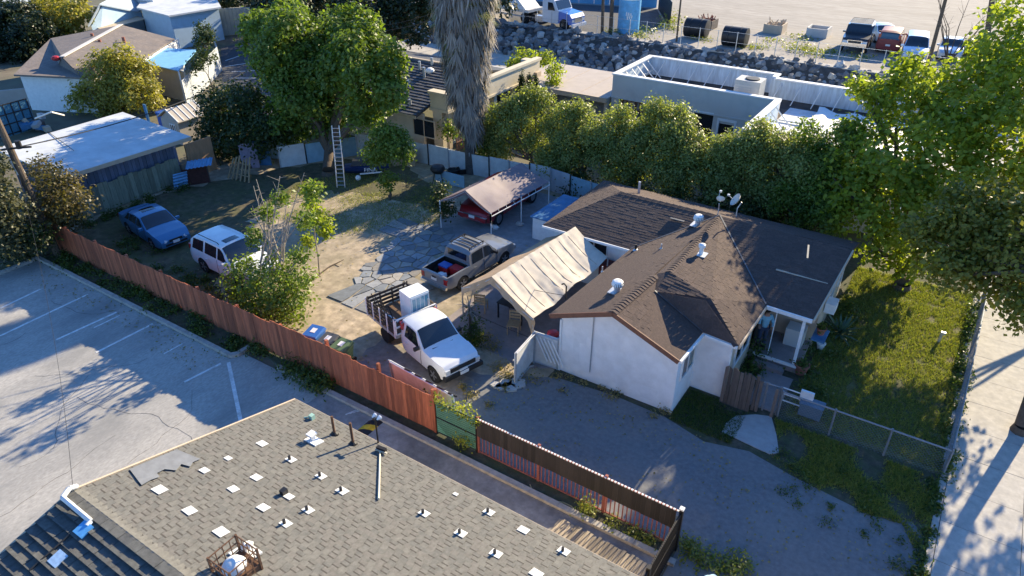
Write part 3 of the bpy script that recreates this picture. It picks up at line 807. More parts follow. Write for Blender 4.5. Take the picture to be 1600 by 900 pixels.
MB().box(c2+Vector((0,0,.03)), (.45,.45,.04), M=rot_slope(SL)).build('flashing', m_fl, f2)

# ================================================================== FENCES ROUND THE YARD
rf = thing('red_fence', 'long reddish brown board fence between the parking lot and the dirt yard', 'fence', (-23, 13, 0))
m_rb = objrand(mat('redwood_stain', (.46,.135,.060), .8, .14, 4, .15, 40, col2=(.30,.085,.045), scale2=1.5, mix2=.55, stretch=(5,5,.5)), .62, 1.22)
x = -35.4; i = 0
while x < -11.5:
    w_ = .139
    h = 1.50 + .02*math.sin(i*.7) + random.uniform(-.022,.022) + (.10 if -19 < x < -15 else 0)
    MB().bx(x+.002, x+w_-.002, 13.0+random.uniform(-.006,.006), 13.022+random.uniform(0,.004), .03, h).build('board', m_rb, rf)
    x += w_; i += 1
for z in (.3, .8, 1.3): MB().bx(-35.4, -11.5, 13.03, 13.07, z, z+.09).build('rail', m_rb, rf)
for k in range(11): MB().bx(-35.3+k*2.38, -35.2+k*2.38, 13.07, 13.17, 0, 1.74 if k > 7 else 1.5).build('post', m_rb, rf)
MB().bx(-11.52,-11.42,12.98,13.08,0,1.78).build('post', m_rb, rf)
# green screened chain link section
gf = thing('mesh_fence', 'short green screened chain link fence with yellow flowering vines', 'fence', (-10.6, 13, 0))
m_grn = mat('green_screen', (.15,.40,.28), .85, .15, 30, .3, 120, col2=(.20,.46,.36), scale2=2, mix2=.55)
MB().bx(-11.38, -9.86, 13.0, 13.015, .05, 1.38).build('screen', m_grn, gf)
for x in (-11.38, -9.83): MB().cyl((x,13.03,0), (x,13.03,1.45), .035, n=8).build('post', M['iron'], gf)
for z in (.1, .72, 1.38): MB().cyl((-11.38,12.985,z), (-9.83,12.985,z), .018, n=6).build('rail', M['iron'], gf)
wm = MB()
for k in range(40):
    for s_ in (1,-1):
        x0 = -11.4 + k*.09 - .9
        for seg in range(1):
            xa, xb = x0, x0 + 1.4
            if s_ < 0: xa, xb = xb, xa
            # clip to the panel
            za, zb = .1, 1.36
            def cl(xq): return min(max(xq, -11.36), -9.86)
            t0 = (cl(xa)-xa)/(xb-xa); t1 = (cl(xb)-xa)/(xb-xa)
            if t1 <= t0: continue
            pa, pb = (xa+(xb-xa)*t0, 12.992, za+(zb-za)*t0), (xa+(xb-xa)*t1, 12.992, za+(zb-za)*t1)
            wm.cyl(pa, pb, .005, n=3, cap=False)
wm.build('wire_mesh', M['iron'], gf)
# iron fence with dark slats above red bars
irf = thing('iron_fence', 'iron fence with black slats above red bars and a white scalloped top edge', 'fence', (-6.5, 13, 0))
m_sl = objrand(mat('black_slat', (.030,.025,.023), .6, .15, 6, stretch=(6,6,.6)), .7, 1.5)
m_rbar = mat('red_iron_bar', (.31,.095,.07), .7, .2, 14)
x = -9.78; n_ = 0
while x < -3.4:
    MB().bx(x, x+.135, 13.0, 13.016, .70+random.uniform(-.01,.01), 1.40).build('slat', m_sl, irf); x += .139
x = -9.74
while x < -3.35:
    MB().bx(x-.014, x+.014, 13.03, 13.058, .06, .82).build('bar', m_rbar, irf); x += .125
for z in (.06, .74): MB().bx(-9.8, -3.3, 13.024, 13.064, z-.02, z+.025).build('rail', m_rbar, irf)
for k in range(4): MB().bx(-9.82+k*2.17, -9.74+k*2.17, 13.02, 13.10, 0, 1.46).build('post', m_rbar if k < 3 else M['iron'], irf)
sc = MB()
x = -9.78
while x < -3.3:
    sc.bx(x, x+.06, 12.985, 13.03, 1.40, 1.435, 0); sc.bx(x+.06, x+.10, 12.985, 13.03, 1.40, 1.425, 1); x += .10
sc.build('scalloped_trim', [M['white_paint'], m_rbar], irf)['kind'] = 'stuff'
bf = thing('black_railing', 'black iron railing running towards the camera from the fence corner', 'railing', (-3.25, 10.5, 0))
y = 12.95
while y > 6.5:
    MB().bx(-3.265,-3.235,y-.012,y+.012,.05,1.48).build('bar', M['iron'], bf); y -= .075
for z in (.12, .8, 1.44): MB().bx(-3.27,-3.23,6.5,12.98,z,z+.04).build('rail', M['iron'], bf)
for y in (12.98, 10.9, 8.8): MB().bx(-3.30,-3.20,y-.05,y+.05,0,1.56).build('post', M['iron'], bf)
MB().box((-3.25,12.98,1.58), (.12,.12,.05)).build('post_cap', M['white_paint'], bf)
# deck of planks in the alley
dk = thing('boardwalk', 'pale weathered plank boardwalk laid in the alley beside the iron fence', 'boardwalk', (-4.9, 11, 0))
for k in range(24):
    x0 = -6.35 + k*.122
    MB().bx(x0, x0+.112, 8.9+random.uniform(-.04,.04), 12.15+random.uniform(-.05,.05), .01, .05+random.uniform(0,.008)).build('plank', M['deck'], dk)
# garden hose
hs = [P(828,758), P(836,776), P(850,781), P(866,784), P(880,786), P(893,792), P(899,800)]
tag(MB().tube([p+Vector((0,0,.02)) for p in hs], .018, 6).build('garden_hose', mat('yellow_hose', (.55,.42,.18), .6)), 'thin tan garden hose lying along the foot of the iron fence', 'hose')
# ================================================================== VEHICLES
def carpaint(name, col, metal=.0, rough=.35, coat=.8):
    return mat(name, col, rough, .04, 3, metal=metal, coat=coat)
def interp(keys, x):
    if x <= keys[0][0]: return keys[0][1]
    for (a, za), (b_, zb) in zip(keys, keys[1:]):
        if x <= b_:
            t = (x-a)/(b_-a); t = t*t*(3-2*t)*.45 + t*.55
            return za+(zb-za)*t
    return keys[-1][1]
def vehicle(name, label, cat, loc, rz, paint, L=4.6, W=1.78, H=1.42, top=None, belt=None, cab=(-1.9,1.0), wheels=(-1.3,1.35), wr=.32,
            side=(), wind=None, rearg=None, z0=.2, bed=None, group=None, roofx=None, extras=(), face='sedan', lower=None, tumble=.80, mirrors=None, rwx=None, sunroof=None):
    """x forward. top: keys (x,z) of the centre line from tail to nose; belt: keys of the belt line; side: list of glass outlines
    (xb0,xb1,xt0,xt1); wind=(x_low,x_high) windscreen; rearg=(x_low,x_high) rear glass."""
    t = thing(name, label, cat, loc, rz, group)
    x0, x1 = -L/2, L/2
    def hw(x):
        e = 0
        if x > x1-.7: e = ((x-(x1-.7))/.7)**2*.13
        if x < x0+.5: e = ((x0+.5-x)/.5)**2*.07
        return W/2*(1-e)
    def zt(x): return interp(top, x)
    def zb(x): return min(interp(belt, x), zt(x)-.015)
    def zl(x):
        e = 0
        if x > x1-.35: e = ((x-(x1-.35))/.35)**2*.10
        if x < x0+.35: e = ((x0+.35-x)/.35)**2*.10
        return z0+e
    def up(x):
        b_, z = zb(x), zt(x); k = min(1, max(0, (z-b_)/(H-interp(belt, 0))))
        return hw(x)*(.975 + (tumble-.975)*k)
    def sec(x):
        w_, b_, z, l_ = hw(x), zb(x), zt(x), zl(x)
        yu = up(x); zu = z - (.035 if z-b_ > .08 else .0)*1
        return [(w_*.86, l_), (w_*.975, l_+.07), (w_*1.0, l_+(b_-l_)*.55), (w_*.975, b_), (yu, max(b_+.004, zu)), (yu*.72, z+.012), (yu*.35, z+.022), (0, z+.026)]
    xs = sorted(set([round(v, 3) for v in np.linspace(x0, x1, 44)] + [round(k[0], 3) for k in top if x0 < k[0] < x1]))
    b = MB(); n = 8
    for x in xs:
        s = sec(x)
        for y, z in s: b.v.append((x, y, z))
        for y, z in s[-2::-1]: b.v.append((x, -y, z))
    k = 2*n-1
    for i in range(len(xs)-1):
        for j in range(k):
            j2 = (j+1) % k
            b.f.append((i*k+j, (i+1)*k+j, (i+1)*k+j2, i*k+j2)); b.m.append(0)
    b.f.append(tuple(range(k))); b.m.append(0)
    b.f.append(tuple(range((len(xs)-1)*k, len(xs)*k))[::-1]); b.m.append(0)
    body = b.build('body', [paint, M['black']], t, world=False)
    # wheel wells and load bed are cut out
    cut = MB()
    for wx in wheels:
        for s_ in (-1, 1):
            cut.cyl((wx, s_*(W/2+.2), wr), (wx, s_*(W/2-.30), wr), wr+.055, n=18, m=1)
    if bed: cut.bx(bed[0], bed[1], -W/2+.13, W/2-.13, bed[2], 3, 1)
    co = cut.build('cut', [paint, M['black']], t, world=False)
    md = body.modifiers.new('cut', 'BOOLEAN'); md.object = co; md.operation = 'DIFFERENCE'; md.solver = 'EXACT'
    dg = bpy.context.evaluated_depsgraph_get(); dg.update()
    me = bpy.data.meshes.new_from_object(body.evaluated_get(dg))
    body.modifiers.clear(); body.data = me
    bpy.data.objects.remove(co)
    me.shade_smooth(); me.set_sharp_from_angle(angle=R(32))
    # glass patches that follow the body
    def S(x, v):
        w_, b_, z = hw(x)*.975, zb(x), zt(x); yu = up(x); zu = z-.035
        return Vector((x, w_+(yu-w_)*v, b_+(zu-b_)*v))
    for (a0, a1, c0, c1) in side:
        for s_ in (1, -1):
            g = MB(); nx_, nv = 5, 3; vs = []
            for i in range(nx_+1):
                for j in range(nv+1):
                    v = .10+.80*j/nv
                    xa = a0+(c0-a0)*j/nv; xb = a1+(c1-a1)*j/nv
                    p = S(xa+(xb-xa)*i/nx_, v); p.y += .010; p.z += .003
                    vs.append((p.x, p.y*s_, p.z))
            fs = [(i*(nv+1)+j, (i+1)*(nv+1)+j, (i+1)*(nv+1)+j+1, i*(nv+1)+j+1) for i in range(nx_) for j in range(nv)]
            g.add(vs, fs).build('window', M['autoglass'], t, world=False, smooth=True)
    def topglass(xa, xb, nm, kk=.93, off=.012):
        vs = []; nx_, ny_ = 6, 8
        for i in range(nx_+1):
            x = xa+(xb-xa)*i/nx_
            for j in range(ny_+1):
                u = -1+2*j/ny_
                yu = up(x)*kk; y = yu*u; z = zt(x)+.026*(1-u*u)**1.0 + off - (.020 if abs(u) > .8 else 0)*abs(u)
                vs.append((x + (off*.8 if xb > 0 and nm == 'windscreen' else (-off*.8 if nm == 'rear_window' else 0)), y, z))
        fs = [(i*(ny_+1)+j, (i+1)*(ny_+1)+j, (i+1)*(ny_+1)+j+1, i*(ny_+1)+j+1) for i in range(nx_) for j in range(ny_)]
        return MB().add(vs, fs).build(nm, M['autoglass'], t, world=False, smooth=True)
    if wind: topglass(wind[0], wind[1], 'windscreen')
    if rearg: topglass(rearg[0], rearg[1], 'rear_window')
    if sunroof: topglass(sunroof[0], sunroof[1], 'sunroof', .62, .014)
    # wheels
    for wx in wheels:
        for s_ in (-1, 1):
            y = s_*(W/2-.11)
            wl = MB().lathe((wx, y, wr), [(wr*.62,-.10), (wr*.97,-.10), (wr,-.06), (wr,.06), (wr*.97,.10), (wr*.62,.10)], 20, ax='y').build('wheel', M['tyre'], t, world=False, smooth=True)
            rm = MB().lathe((wx, y+s_*.07, wr), [(wr*.64,-.02), (wr*.64,.02), (wr*.58,.035)], 18, ax='y')
            for q in range(5):
                a = 2*math.pi*q/5
                rm.box((wx+math.cos(a)*wr*.34, y+s_*.105, wr+math.sin(a)*wr*.34), (wr*.5,.012,wr*.2), M=Matrix.Rotation(-a, 3, 'Y'))
            rm.build('rim', M['rim'], wl, world=False)
    # front and rear
    zn, zn0 = zt(x1-.1), zl(x1)
    hwn = hw(x1-.12)
    if face == 'sedan':
        for s_ in (-1, 1):
            MB().ext([(x1-.40,s_*hwn*.985,zn-.06), (x1-.06,s_*hwn*.93,zn-.15), (x1+.012,s_*hwn*.62,zn-.16), (x1+.006,s_*hwn*.5,zn-.06), (x1-.22,s_*hwn*.86,zn+.012)], (.016,s_*.012,.010)).build('headlight', M['lamp'], t, world=False)
        MB().bx(x1-.05,x1+.016,-hwn*.42,hwn*.42,zn-.17,zn-.055).build('grille', M['black'], t, world=False)
        MB().bx(x1-.05,x1+.020,-hwn*.7,hwn*.7,zn0+.06,zn0+.16).build('air_intake', M['black'], t, world=False)
    elif face == 'truck':
        for s_ in (-1, 1): MB().bx(x1-.10,x1+.018,min(s_*hwn*.98,s_*hwn*.62),max(s_*hwn*.98,s_*hwn*.62),zn-.28,zn-.10).build('headlight', M['lamp'], t, world=False)
        MB().bx(x1-.08,x1+.022,-hwn*.6,hwn*.6,zn-.34,zn-.06).build('grille', M['chrome'], t, world=False)
        MB().bx(x1-.06,x1+.032,-hwn*.52,hwn*.52,zn-.31,zn-.10).build('grille_mesh', M['black'], t, world=False)
        MB().bx(x1-.10,x1+.045,-hwn*.98,hwn*.98,zn0+.08,zn0+.26).build('bumper', paint if 'white' not in label else M['black'], t, world=False)
    MB().bx(x1+.02,x1+.052,-.17,.17,zn0+.14,zn0+.28).build('number_plate', M['plate'], t, world=False)
    for s_ in (-1, 1):
        zr = zt(x0+.1)
        MB().bx(x0-.012,x0+.16,min(s_*W/2*.93,s_*W/2*.70),max(s_*W/2*.93,s_*W/2*.70),zr-.38,zr-.10).build('tail_light', M['redlamp'], t, world=False)
        mx_ = mirrors if mirrors is not None else (wind[0] if wind else .6)-.25
        p = S(mx_, .12)
        MB().box((p.x, s_*(p.y+.12), p.z+.06), (.10,.20,.13)).box((p.x,s_*(p.y+.03),p.z+.02),(.05,.1,.04)).build('mirror', paint if 'truck' not in cat else M['black'], t, world=False)
        for (a0, a1, c0, c1) in side[:2]:
            p = S(min(a0, a1)+.12, -.22); MB().box((p.x+.03, s_*(p.y+.012), p.z-.02), (.17,.03,.035)).build('door_handle', paint, t, world=False)
            # door shut lines
            xx = (a1)+.035
            pts = [Vector((xx, s_*(hw(xx)*.985+.006), zl(xx)+.12)), Vector((xx, s_*(hw(xx)*1.0+.005), zl(xx)+(zb(xx)-zl(xx))*.55)), Vector((xx, s_*(hw(xx)*.975+.005), zb(xx)))]
            MB().tube(pts, .008, 4).build('door_seam', M['black'], t, world=False)
    MB().bx(x0-.03,x0+.0,-.17,.17,zl(x0)+.28,zl(x0)+.42).build('number_plate', M['plate'], t, world=False)
    return t

sedan_top = [(-2.36,.86), (-2.25,.98), (-1.72,1.02), (-.95,1.38), (-.3,1.43), (.25,1.40), (1.05,.98), (1.9,.86), (2.25,.72), (2.36,.60)]
sedan_belt = [(-2.36,.84), (-1.7,.93), (1.0,.90), (1.9,.82), (2.36,.56)]
sedan_side = ((-.02,.86,.02,.30), (-.86,-.10,-.74,-.06), (-1.42,-.93,-1.05,-.82))
bluepaint = carpaint('blue_car_paint', (.045,.175,.34), .2)
A = P(218,372); 
heading = math.atan2(P(272,392).y-P(222,352).y, P(272,392).x-P(222,352).x)
blue_car = vehicle('sedan', 'blue four door sedan parked in shade beside the weathered plank fence', 'car', (-31.55,16.45,0), R(-8), bluepaint, L=4.72, W=1.80, H=1.43,
        top=sedan_top, belt=sedan_belt, side=sedan_side, wind=(1.02,.30), rearg=(-1.68,-1.0), sunroof=(-.62,-.12), wheels=(-1.32,1.40))
blue_car.scale = (.91,.91,.91)
suv_top = [(-2.36,.95), (-2.30,1.15), (-2.12,1.55), (-1.85,1.74), (-1.0,1.79), (.2,1.77), (.95,1.16), (1.3,1.09), (2.1,1.0), (2.3,.86), (2.36,.7)]
suv_belt = [(-2.36,.93), (-2.1,1.10), (1.0,1.06), (2.1,.94), (2.36,.66)]
suv = vehicle('sport_utility', 'white sport utility car half hidden behind the leafy bare branched tree', 'car', (-25.2,16.25,0), R(-3), carpaint('white_car_paint', (.74,.75,.76)), L=4.62, W=1.86, H=1.79,
        top=suv_top, belt=suv_belt, side=((.0,.82,.03,.42), (-.98,-.10,-.93,-.06), (-1.98,-1.12,-1.86,-1.06)), wind=(.93,.28), rearg=(-2.32,-1.98), sunroof=(-.25,.12), wheels=(-1.32,1.42), wr=.37, z0=.3, face='truck')
suv.scale = (.94,.94,.94)
for s_ in (-1,1): MB().tube([(-1.8,s_*.66,1.80), (-1.7,s_*.66,1.86), (-.1,s_*.66,1.86), (0,s_*.66,1.80)], .02, 5).build('roof_rail', M['black'], suv, world=False)
# grey crew cab pickup with a roof rack
pk_top = [(-2.62,1.02), (-2.58,1.08), (-.98,1.10), (-.93,1.62), (-.75,1.72), (.1,1.76), (.45,1.72), (1.10,1.14), (1.4,1.12), (2.35,1.02), (2.52,.9), (2.62,.75)]
pk_belt = [(-2.62,1.0), (-1.0,1.06), (1.1,1.07), (2.35,.97), (2.62,.7)]
pk_side = ((.10,.98,.14,.60), (-.80,.0,-.72,.05))
fro = vehicle('pickup_truck', 'grey crew cab pickup with black roof rack and red coolers in its bed', 'truck', (-16.6,22.0,0), R(84), carpaint('grey_truck_paint', (.20,.21,.225), .08), L=5.24, W=1.85, H=1.78,
        top=pk_top, belt=pk_belt, side=pk_side, wind=(1.08,.48), wheels=(-1.55,1.62), wr=.38, z0=.36, bed=(-2.50,-1.04,.62), face='truck')
fro.scale = (.87,.87,.87)
MB().bx(-.965,-.945,-.62,.62,1.15,1.60).build('rear_window', M['autoglass'], fro, world=False)
rk = MB()
for s_ in (-1,1): rk.bx(-.75,.35,s_*.62-.02,s_*.62+.02,1.84,1.88)
for k in range(5): rk.bx(-.72+k*.25,-.69+k*.25,-.62,.62,1.85,1.88)
for x in (-.7,.3):
    for s_ in (-1,1): rk.bx(x-.02,x+.02,s_*.62-.02,s_*.62+.02,1.74,1.84)
rk.build('roof_rack', M['black'], fro, world=False)
MB().bx(-2.72,-2.60,-.85,.85,.45,.60).build('rear_bumper', M['chrome'], fro, world=False)
for s_ in (-1,1): MB().tube([(-.8,s_*.95,.40), (.9,s_*.95,.40)], .04, 6).build('side_step', M['black'], fro, world=False)
MB().bx(-2.645,-2.62,-.12,.12,.86,.95).build('tailgate_handle', M['black'], fro, world=False)
def onveh(v, p): return WM(v) @ Vector(p)
for k, (p, lab) in enumerate((((-1.55,.25,.62), 'red cooler with a blue lid in the grey pickup bed'), ((-1.42,-.38,.62), 'all red box beside the cooler in the grey pickup bed'))):
    q = onveh(fro, p); c_ = thing('cooler', lab, 'cooler', q, R(84)); c_.scale = (.85,.85,.85)
    MB().bx(-.22,.22,-.28,.28,0,.36).build('body', M['red'], c_, world=False)
    MB().bx(-.24,.24,-.30,.30,.36,.43).build('lid', M['blueplastic'] if k == 0 else M['red'], c_, world=False)
q = onveh(fro, (-2.1,-.05,.63))
b_ = thing('sack', 'crumpled white sack at the tailgate end of the grey pickup bed', 'sack', q, R(84)); b_.scale = (.8,.8,.8)
MB().ball((0,0,.12), .30, (1,.7,.5), 9, jit=.15).ball((.12,.25,.10), .2, (1,.8,.5), 8, jit=.15).build('cloth', M['white_paint'], b_, world=False)
# dark red pickup under the canopy
taco = vehicle('pickup_truck', 'dark red pickup truck parked under the pale fabric canopy', 'truck', (-19.05,28.15,0), R(-90), carpaint('red_truck_paint', (.32,.016,.020), .1), L=5.3, W=1.88, H=1.78,
        top=pk_top, belt=pk_belt, side=pk_side, wind=(1.08,.48), wheels=(-1.6,1.62), wr=.38, z0=.38, bed=(-2.50,-1.04,.62), face='truck')
MB().bx(-.965,-.945,-.62,.62,1.15,1.60).build('rear_window', M['autoglass'], taco, world=False)

# ------------------------------------------------------------------ white stake bed truck
sr = R(-18)
A, B_ = P(605,534), P(679,597)
sr = math.atan2(B_.y-A.y, B_.x-A.x)
ct = vehicle('stake_truck', 'white two seat truck with a brown stake bed parked by the patio', 'truck', (0,0,0), 0, carpaint('white_truck_paint', (.70,.71,.72)), L=2.75, W=1.68, H=1.60,
        top=[(-1.37,1.55), (-1.2,1.585), (-.75,1.60), (-.45,1.57), (.12,1.05), (.3,1.02), (1.2,.92), (1.33,.82), (1.375,.7)], belt=[(-1.37,.97), (.1,.95), (1.2,.86), (1.375,.66)],
        side=((-1.08,-.05,-1.02,-.42),), wind=(.10,-.42), wheels=(.72,), wr=.33, z0=.28, face='none', tumble=.82, mirrors=-.12)
ax_ = Vector((math.cos(sr), math.sin(sr), 0)); nrm = Vector((-math.sin(sr), math.cos(sr), 0))
org = B_ - ax_*.72 + nrm*.80          # front wheel at local x=.72, near side is -y
ct.location = org; ct.rotation_euler = (0,0,sr)
wb = (B_-A).length
rx = .72 - wb
for s_ in (-1,1):
    wl = MB().lathe((rx, s_*.74, .33), [(.2,-.12), (.32,-.12), (.33,-.07), (.33,.07), (.32,.12), (.2,.12)], 20, ax='y').build('wheel', M['tyre'], ct, world=False, smooth=True)
    MB().lathe((rx, s_*.81, .33), [(.2,-.02), (.2,.03), (.08,.06)], 14, ax='y').build('rim', M['rim'], wl, world=False)
    for k in ((1.30,.62),): MB().bx(1.30,1.39,min(s_*.74,s_*.55),max(s_*.74,s_*.55),.66,.80).build('headlight', M['lamp'], ct, world=False)
MB().bx(1.32,1.385,-.54,.54,.64,.80).build('grille', M['black'], ct, world=False)
MB().bx(1.30,1.46,-.82,.82,.42,.58).build('bumper', M['black'], ct, world=False)
MB().bx(1.46,1.475,-.18,.18,.46,.58).build('number_plate', M['plate'], ct, world=False)
for y in (-.35,.25): MB().box((.22,y,1.035), (.10,.28,.025)).build('hood_vent', M['black'], ct, world=False)
for y in (-.5,.05): MB().tube([(.16,y,1.03), (.02,y+.42,1.13)], .010, 4).build('wiper', M['black'], ct, world=False)
bx0, bx1 = rx-1.15, -1.50
MB().bx(bx0,bx1,-.92,.92,.70,.80).build('bed_frame', M['steel'], ct, world=False)
bedm = objrand(mat('bed_plank', (.20,.115,.065), .85, .15, 4, stretch=(.5,5,5), col2=(.13,.075,.045), scale2=2), .75, 1.3)
for k in range(9): MB().bx(bx0+.02,bx1-.02,-.90+k*.2,-.90+k*.2+.192,.80,.825).build('bed_plank', bedm, ct, world=False)
for k in range(3): MB().bx(bx0+.3,bx1,-.4+k*.4-.05,-.4+k*.4+.05,.5,.70).build('chassis_beam', M['black'], ct, world=False)
dkwood = objrand(mat('dark_stake_wood', (.045,.035,.03), .8, .2, 6), .7, 1.3)
Lb = bx1-bx0
for s_ in (-1,1):
    for k in range(4):
        z = .88+k*.17; MB().bx(bx0+.03,bx1-.03,s_*.90-.015,s_*.90+.015,z,z+.10).build('stake_rail', dkwood, ct, world=False)
    for k in range(5):
        x = bx0+.05+(Lb-.1)*k/4; MB().bx(x-.03,x+.03,s_*.935-.012,s_*.935+.012,.72,1.55).build('stake', M['white_paint'] if s_ < 0 else dkwood, ct, world=False)
for k in range(4):
    z = .88+k*.17; MB().bx(bx0-.0,bx0+.03,-.88,.88,z,z+.10).build('stake_rail', dkwood, ct, world=False)
for y in (-.8,-.27,.27,.8): MB().bx(bx0-.03,bx0,y-.03,y+.03,.72,1.5).build('stake', dkwood, ct, world=False)
fb_ = MB()
for z in (.84,1.15,1.48): fb_.bx(bx1-.02,bx1+.03,-.93,.93,z,z+.05)
for y in (-.93,.88): fb_.bx(bx1-.02,bx1+.03,y,y+.05,.84,1.53)
fb_.build('headboard', M['white_paint'], ct, world=False)
# fridge standing in the truck bed
q = onveh(ct, (bx1-.48,.28,.826))
fg = thing('refrigerator', 'tall white refrigerator with a glass door standing in the stake truck bed', 'refrigerator', q, sr)
MB().bx(-.36,.36,-.42,.42,.03,1.30).build('cabinet', M['white_paint'], fg, world=False)
MB().bx(.362,.40,-.40,.40,.08,1.26).build('door', mat('blue_white_door', (.50,.60,.66), .25, .05, 4), fg, world=False)
for y in (-.27,-.09,.09,.27): MB().bx(.402,.408,y-.07,y+.07,.16,1.18).build('door_panel', mat('pale_blue_glass', (.10,.27,.38), .12, .1, 3, spec=.8), fg, world=False)
MB().bx(.405,.44,.30,.33,.6,1.0).build('handle', M['alu'], fg, world=False)
# hand trucks and bicycle leaning on the near rail inside the bed
for k in range(3):
    q = onveh(ct, (bx0+.55+k*.38,-.72,.83))
    h_ = thing('hand_truck', ['black two wheeled hand truck nearest the tail of the stake truck bed', 'black hand truck in the middle of the three on the stake truck', 'black hand truck nearest the cab among the three on the stake truck'][k], 'hand truck', q, sr+.15*k, 'hand trucks leaning in the stake truck bed')
    fr_ = MB()
    for s_ in (-.17,.17): fr_.tube([(s_,.12,.05), (s_,-.10,.95), (s_*.7,-.14,1.02)], .02, 5)
    for z in (.25,.5,.75): fr_.tube([(-.17,.12-.22*z/.9,z), (.17,.12-.22*z/.9,z)], .016, 5)
    fr_.build('frame', M['iron'], h_, world=False)
    MB().bx(-.2,.2,.12,.36,.03,.05).build('toe_plate', M['steel'], h_, world=False)
    for s_ in (-.22,.22): MB().lathe((s_,.05,.13), [(.04,-.03), (.12,-.03), (.12,.03), (.04,.03)], 12, ax='x').build('wheel', M['tyre'], h_, world=False)

# ------------------------------------------------------------------ far lot on the raised bank
ZF = 1.8
def far(px, py): return P(px, py, ZF)
van_top = [(-2.4,1.0), (-2.36,1.2), (-2.25,1.66), (-1.9,1.75), (.3,1.72), (1.35,1.08), (1.7,1.02), (2.2,.88), (2.4,.68)]
van_belt = [(-2.4,.98), (1.3,1.0), (2.2,.84), (2.4,.64)]
van_side = ((.15,1.08,.18,.62), (-.95,.05,-.92,.08), (-2.1,-1.05,-2.02,-1.02))
hz = P(1332,84,ZF)
hum = vehicle('off_roader', 'big black and white square off road car parked first in the far row', 'car', hz+Vector((-.2,2.2,0)), R(-86), carpaint('black_car_paint', (.018,.02,.025)), L=4.7, W=2.1, H=1.98,
        top=[(-2.35,1.1), (-2.3,1.9), (-2.0,1.98), (.35,1.98), (.7,1.36), (.95,1.30), (2.2,1.22), (2.35,1.0)], belt=[(-2.35,1.08), (.8,1.25), (2.2,1.15), (2.35,.95)],
        side=((-.5,.42,-.48,.28), (-1.5,-.62,-1.46,-.6)), wind=(.68,.40), wheels=(-1.4,1.45), wr=.46, z0=.5, face='truck', tumble=.9)
MB().bx(-2.1,.2,-.85,.85,2.0,2.06).build('roof_panel', M['white_paint'], hum, world=False)
rk = MB()
for k in range(5): rk.bx(-1.9+k*.5,-1.86+k*.5,-.86,.86,2.08,2.13)
rk.build('roof_rack', M['black'], hum, world=False)
MB().bx(2.36,2.55,-.95,.95,.62,.90).build('brush_guard', M['chrome'], hum, world=False)
blu = vehicle('sedan', 'pale blue and white car with an open door behind the black off road car', 'car', far(1378,72)+Vector((-.8,2.6,0)), R(120), carpaint('pale_blue_car', (.42,.56,.68)), L=4.6, W=1.78, H=1.43, top=sedan_top, belt=sedan_belt, side=sedan_side, wind=(1.02,.30), rearg=(-1.68,-1.0))
MB().bx(.15,1.0,.9,.95,.35,1.0).build('open_door', M['black'], blu, world=False)
vehicle('minivan', 'dark red minivan parked tail first in the far row', 'car', far(1384,83)+Vector((-.1,2.0,0)), R(93), carpaint('red_van_paint', (.20,.012,.018), 0, .55, .1), L=4.7, W=1.85, H=1.74, top=van_top, belt=van_belt, side=van_side, wind=(1.3,.38), rearg=(-2.37,-2.24), z0=.25)
vehicle('minivan', 'pale silver blue minivan between the red minivan and the leaning pole', 'car', far(1418,98)+Vector((.1,2.1,0)), R(-84), carpaint('silver_blue_paint', (.50,.60,.70), .3), L=4.8, W=1.85, H=1.74, top=van_top, belt=van_belt, side=van_side, wind=(1.3,.38), rearg=(-2.37,-2.24), z0=.25)
vehicle('sedan', 'silver white sedan parked last in the far row, right of the pole', 'car', far(1470,95)+Vector((.35,2.0,0)), R(-86), carpaint('silver_car_paint', (.60,.62,.65), .3), L=4.6, W=1.78, H=1.43, top=sedan_top, belt=sedan_belt, side=sedan_side, wind=(1.02,.30), rearg=(-1.68,-1.0))
# light blue car cut by the bottom edge of the picture
vehicle('hatchback', 'pale blue car cut off by the lower edge beside the black railing', 'car', (-1.85,10.15,0), R(75), carpaint('pale_blue_hatch', (.35,.52,.68)), L=4.1, W=1.72, H=1.5,
        top=[(-2.05,.95), (-2.0,1.1), (-1.75,1.42), (-1.0,1.5), (.1,1.48), (1.0,1.0), (1.7,.88), (2.05,.62)], belt=[(-2.05,.93), (1.0,.93), (2.05,.58)],
        side=((-.05,.85,0,.32), (-.9,-.13,-.85,-.08)), wind=(.97,.15), rearg=(-2.0,-1.72))

# lorry with a blue and white cab
a, b_ = far(904,47), far(835,35)
lz = math.atan2(a.y-b_.y, a.x-b_.x)
sm = thing('lorry', 'white semi truck with blue bonnet and a low grey trailer on the far bank', 'lorry', a, lz)
lwhite, lblue = carpaint('lorry_white', (.72,.73,.74)), carpaint('lorry_blue', (.03,.16,.55))
def L_(x0,x1,y0,y1,z0,z1,m,nm): return MB().bx(x0,x1,y0,y1,z0,z1).build(nm, m, sm, world=False)
MB().ext([(-.1,-1.0,.55), (-.1,-1.0,1.15), (-.35,-1.0,1.45), (-1.65,-1.0,1.62), (-1.65,-1.0,.55)], (0,2.0,0)).build('bonnet', lblue, sm, world=False)
MB().ext([(-1.66,-1.1,.5), (-1.66,-1.1,1.65), (-2.15,-1.1,2.55), (-2.5,-1.1,2.75), (-3.5,-1.1,2.80), (-3.5,-1.1,.5)], (0,2.2,0)).build('cab', lwhite, sm, world=False)
MB().ext([(-1.69,-.98,1.72), (-2.10,-.98,2.46), (-2.06,-.98,2.48), (-1.65,-.98,1.74)], (0,1.96,0)).build('windscreen', M['autoglass'], sm, world=False)
for s_ in (-1,1): MB().ext([(-2.0,s_*1.105,1.62), (-2.85,s_*1.105,1.62), (-2.85,s_*1.105,2.3), (-2.3,s_*1.105,2.3)], (0,s_*.015,0)).build('window', M['autoglass'], sm, world=False)
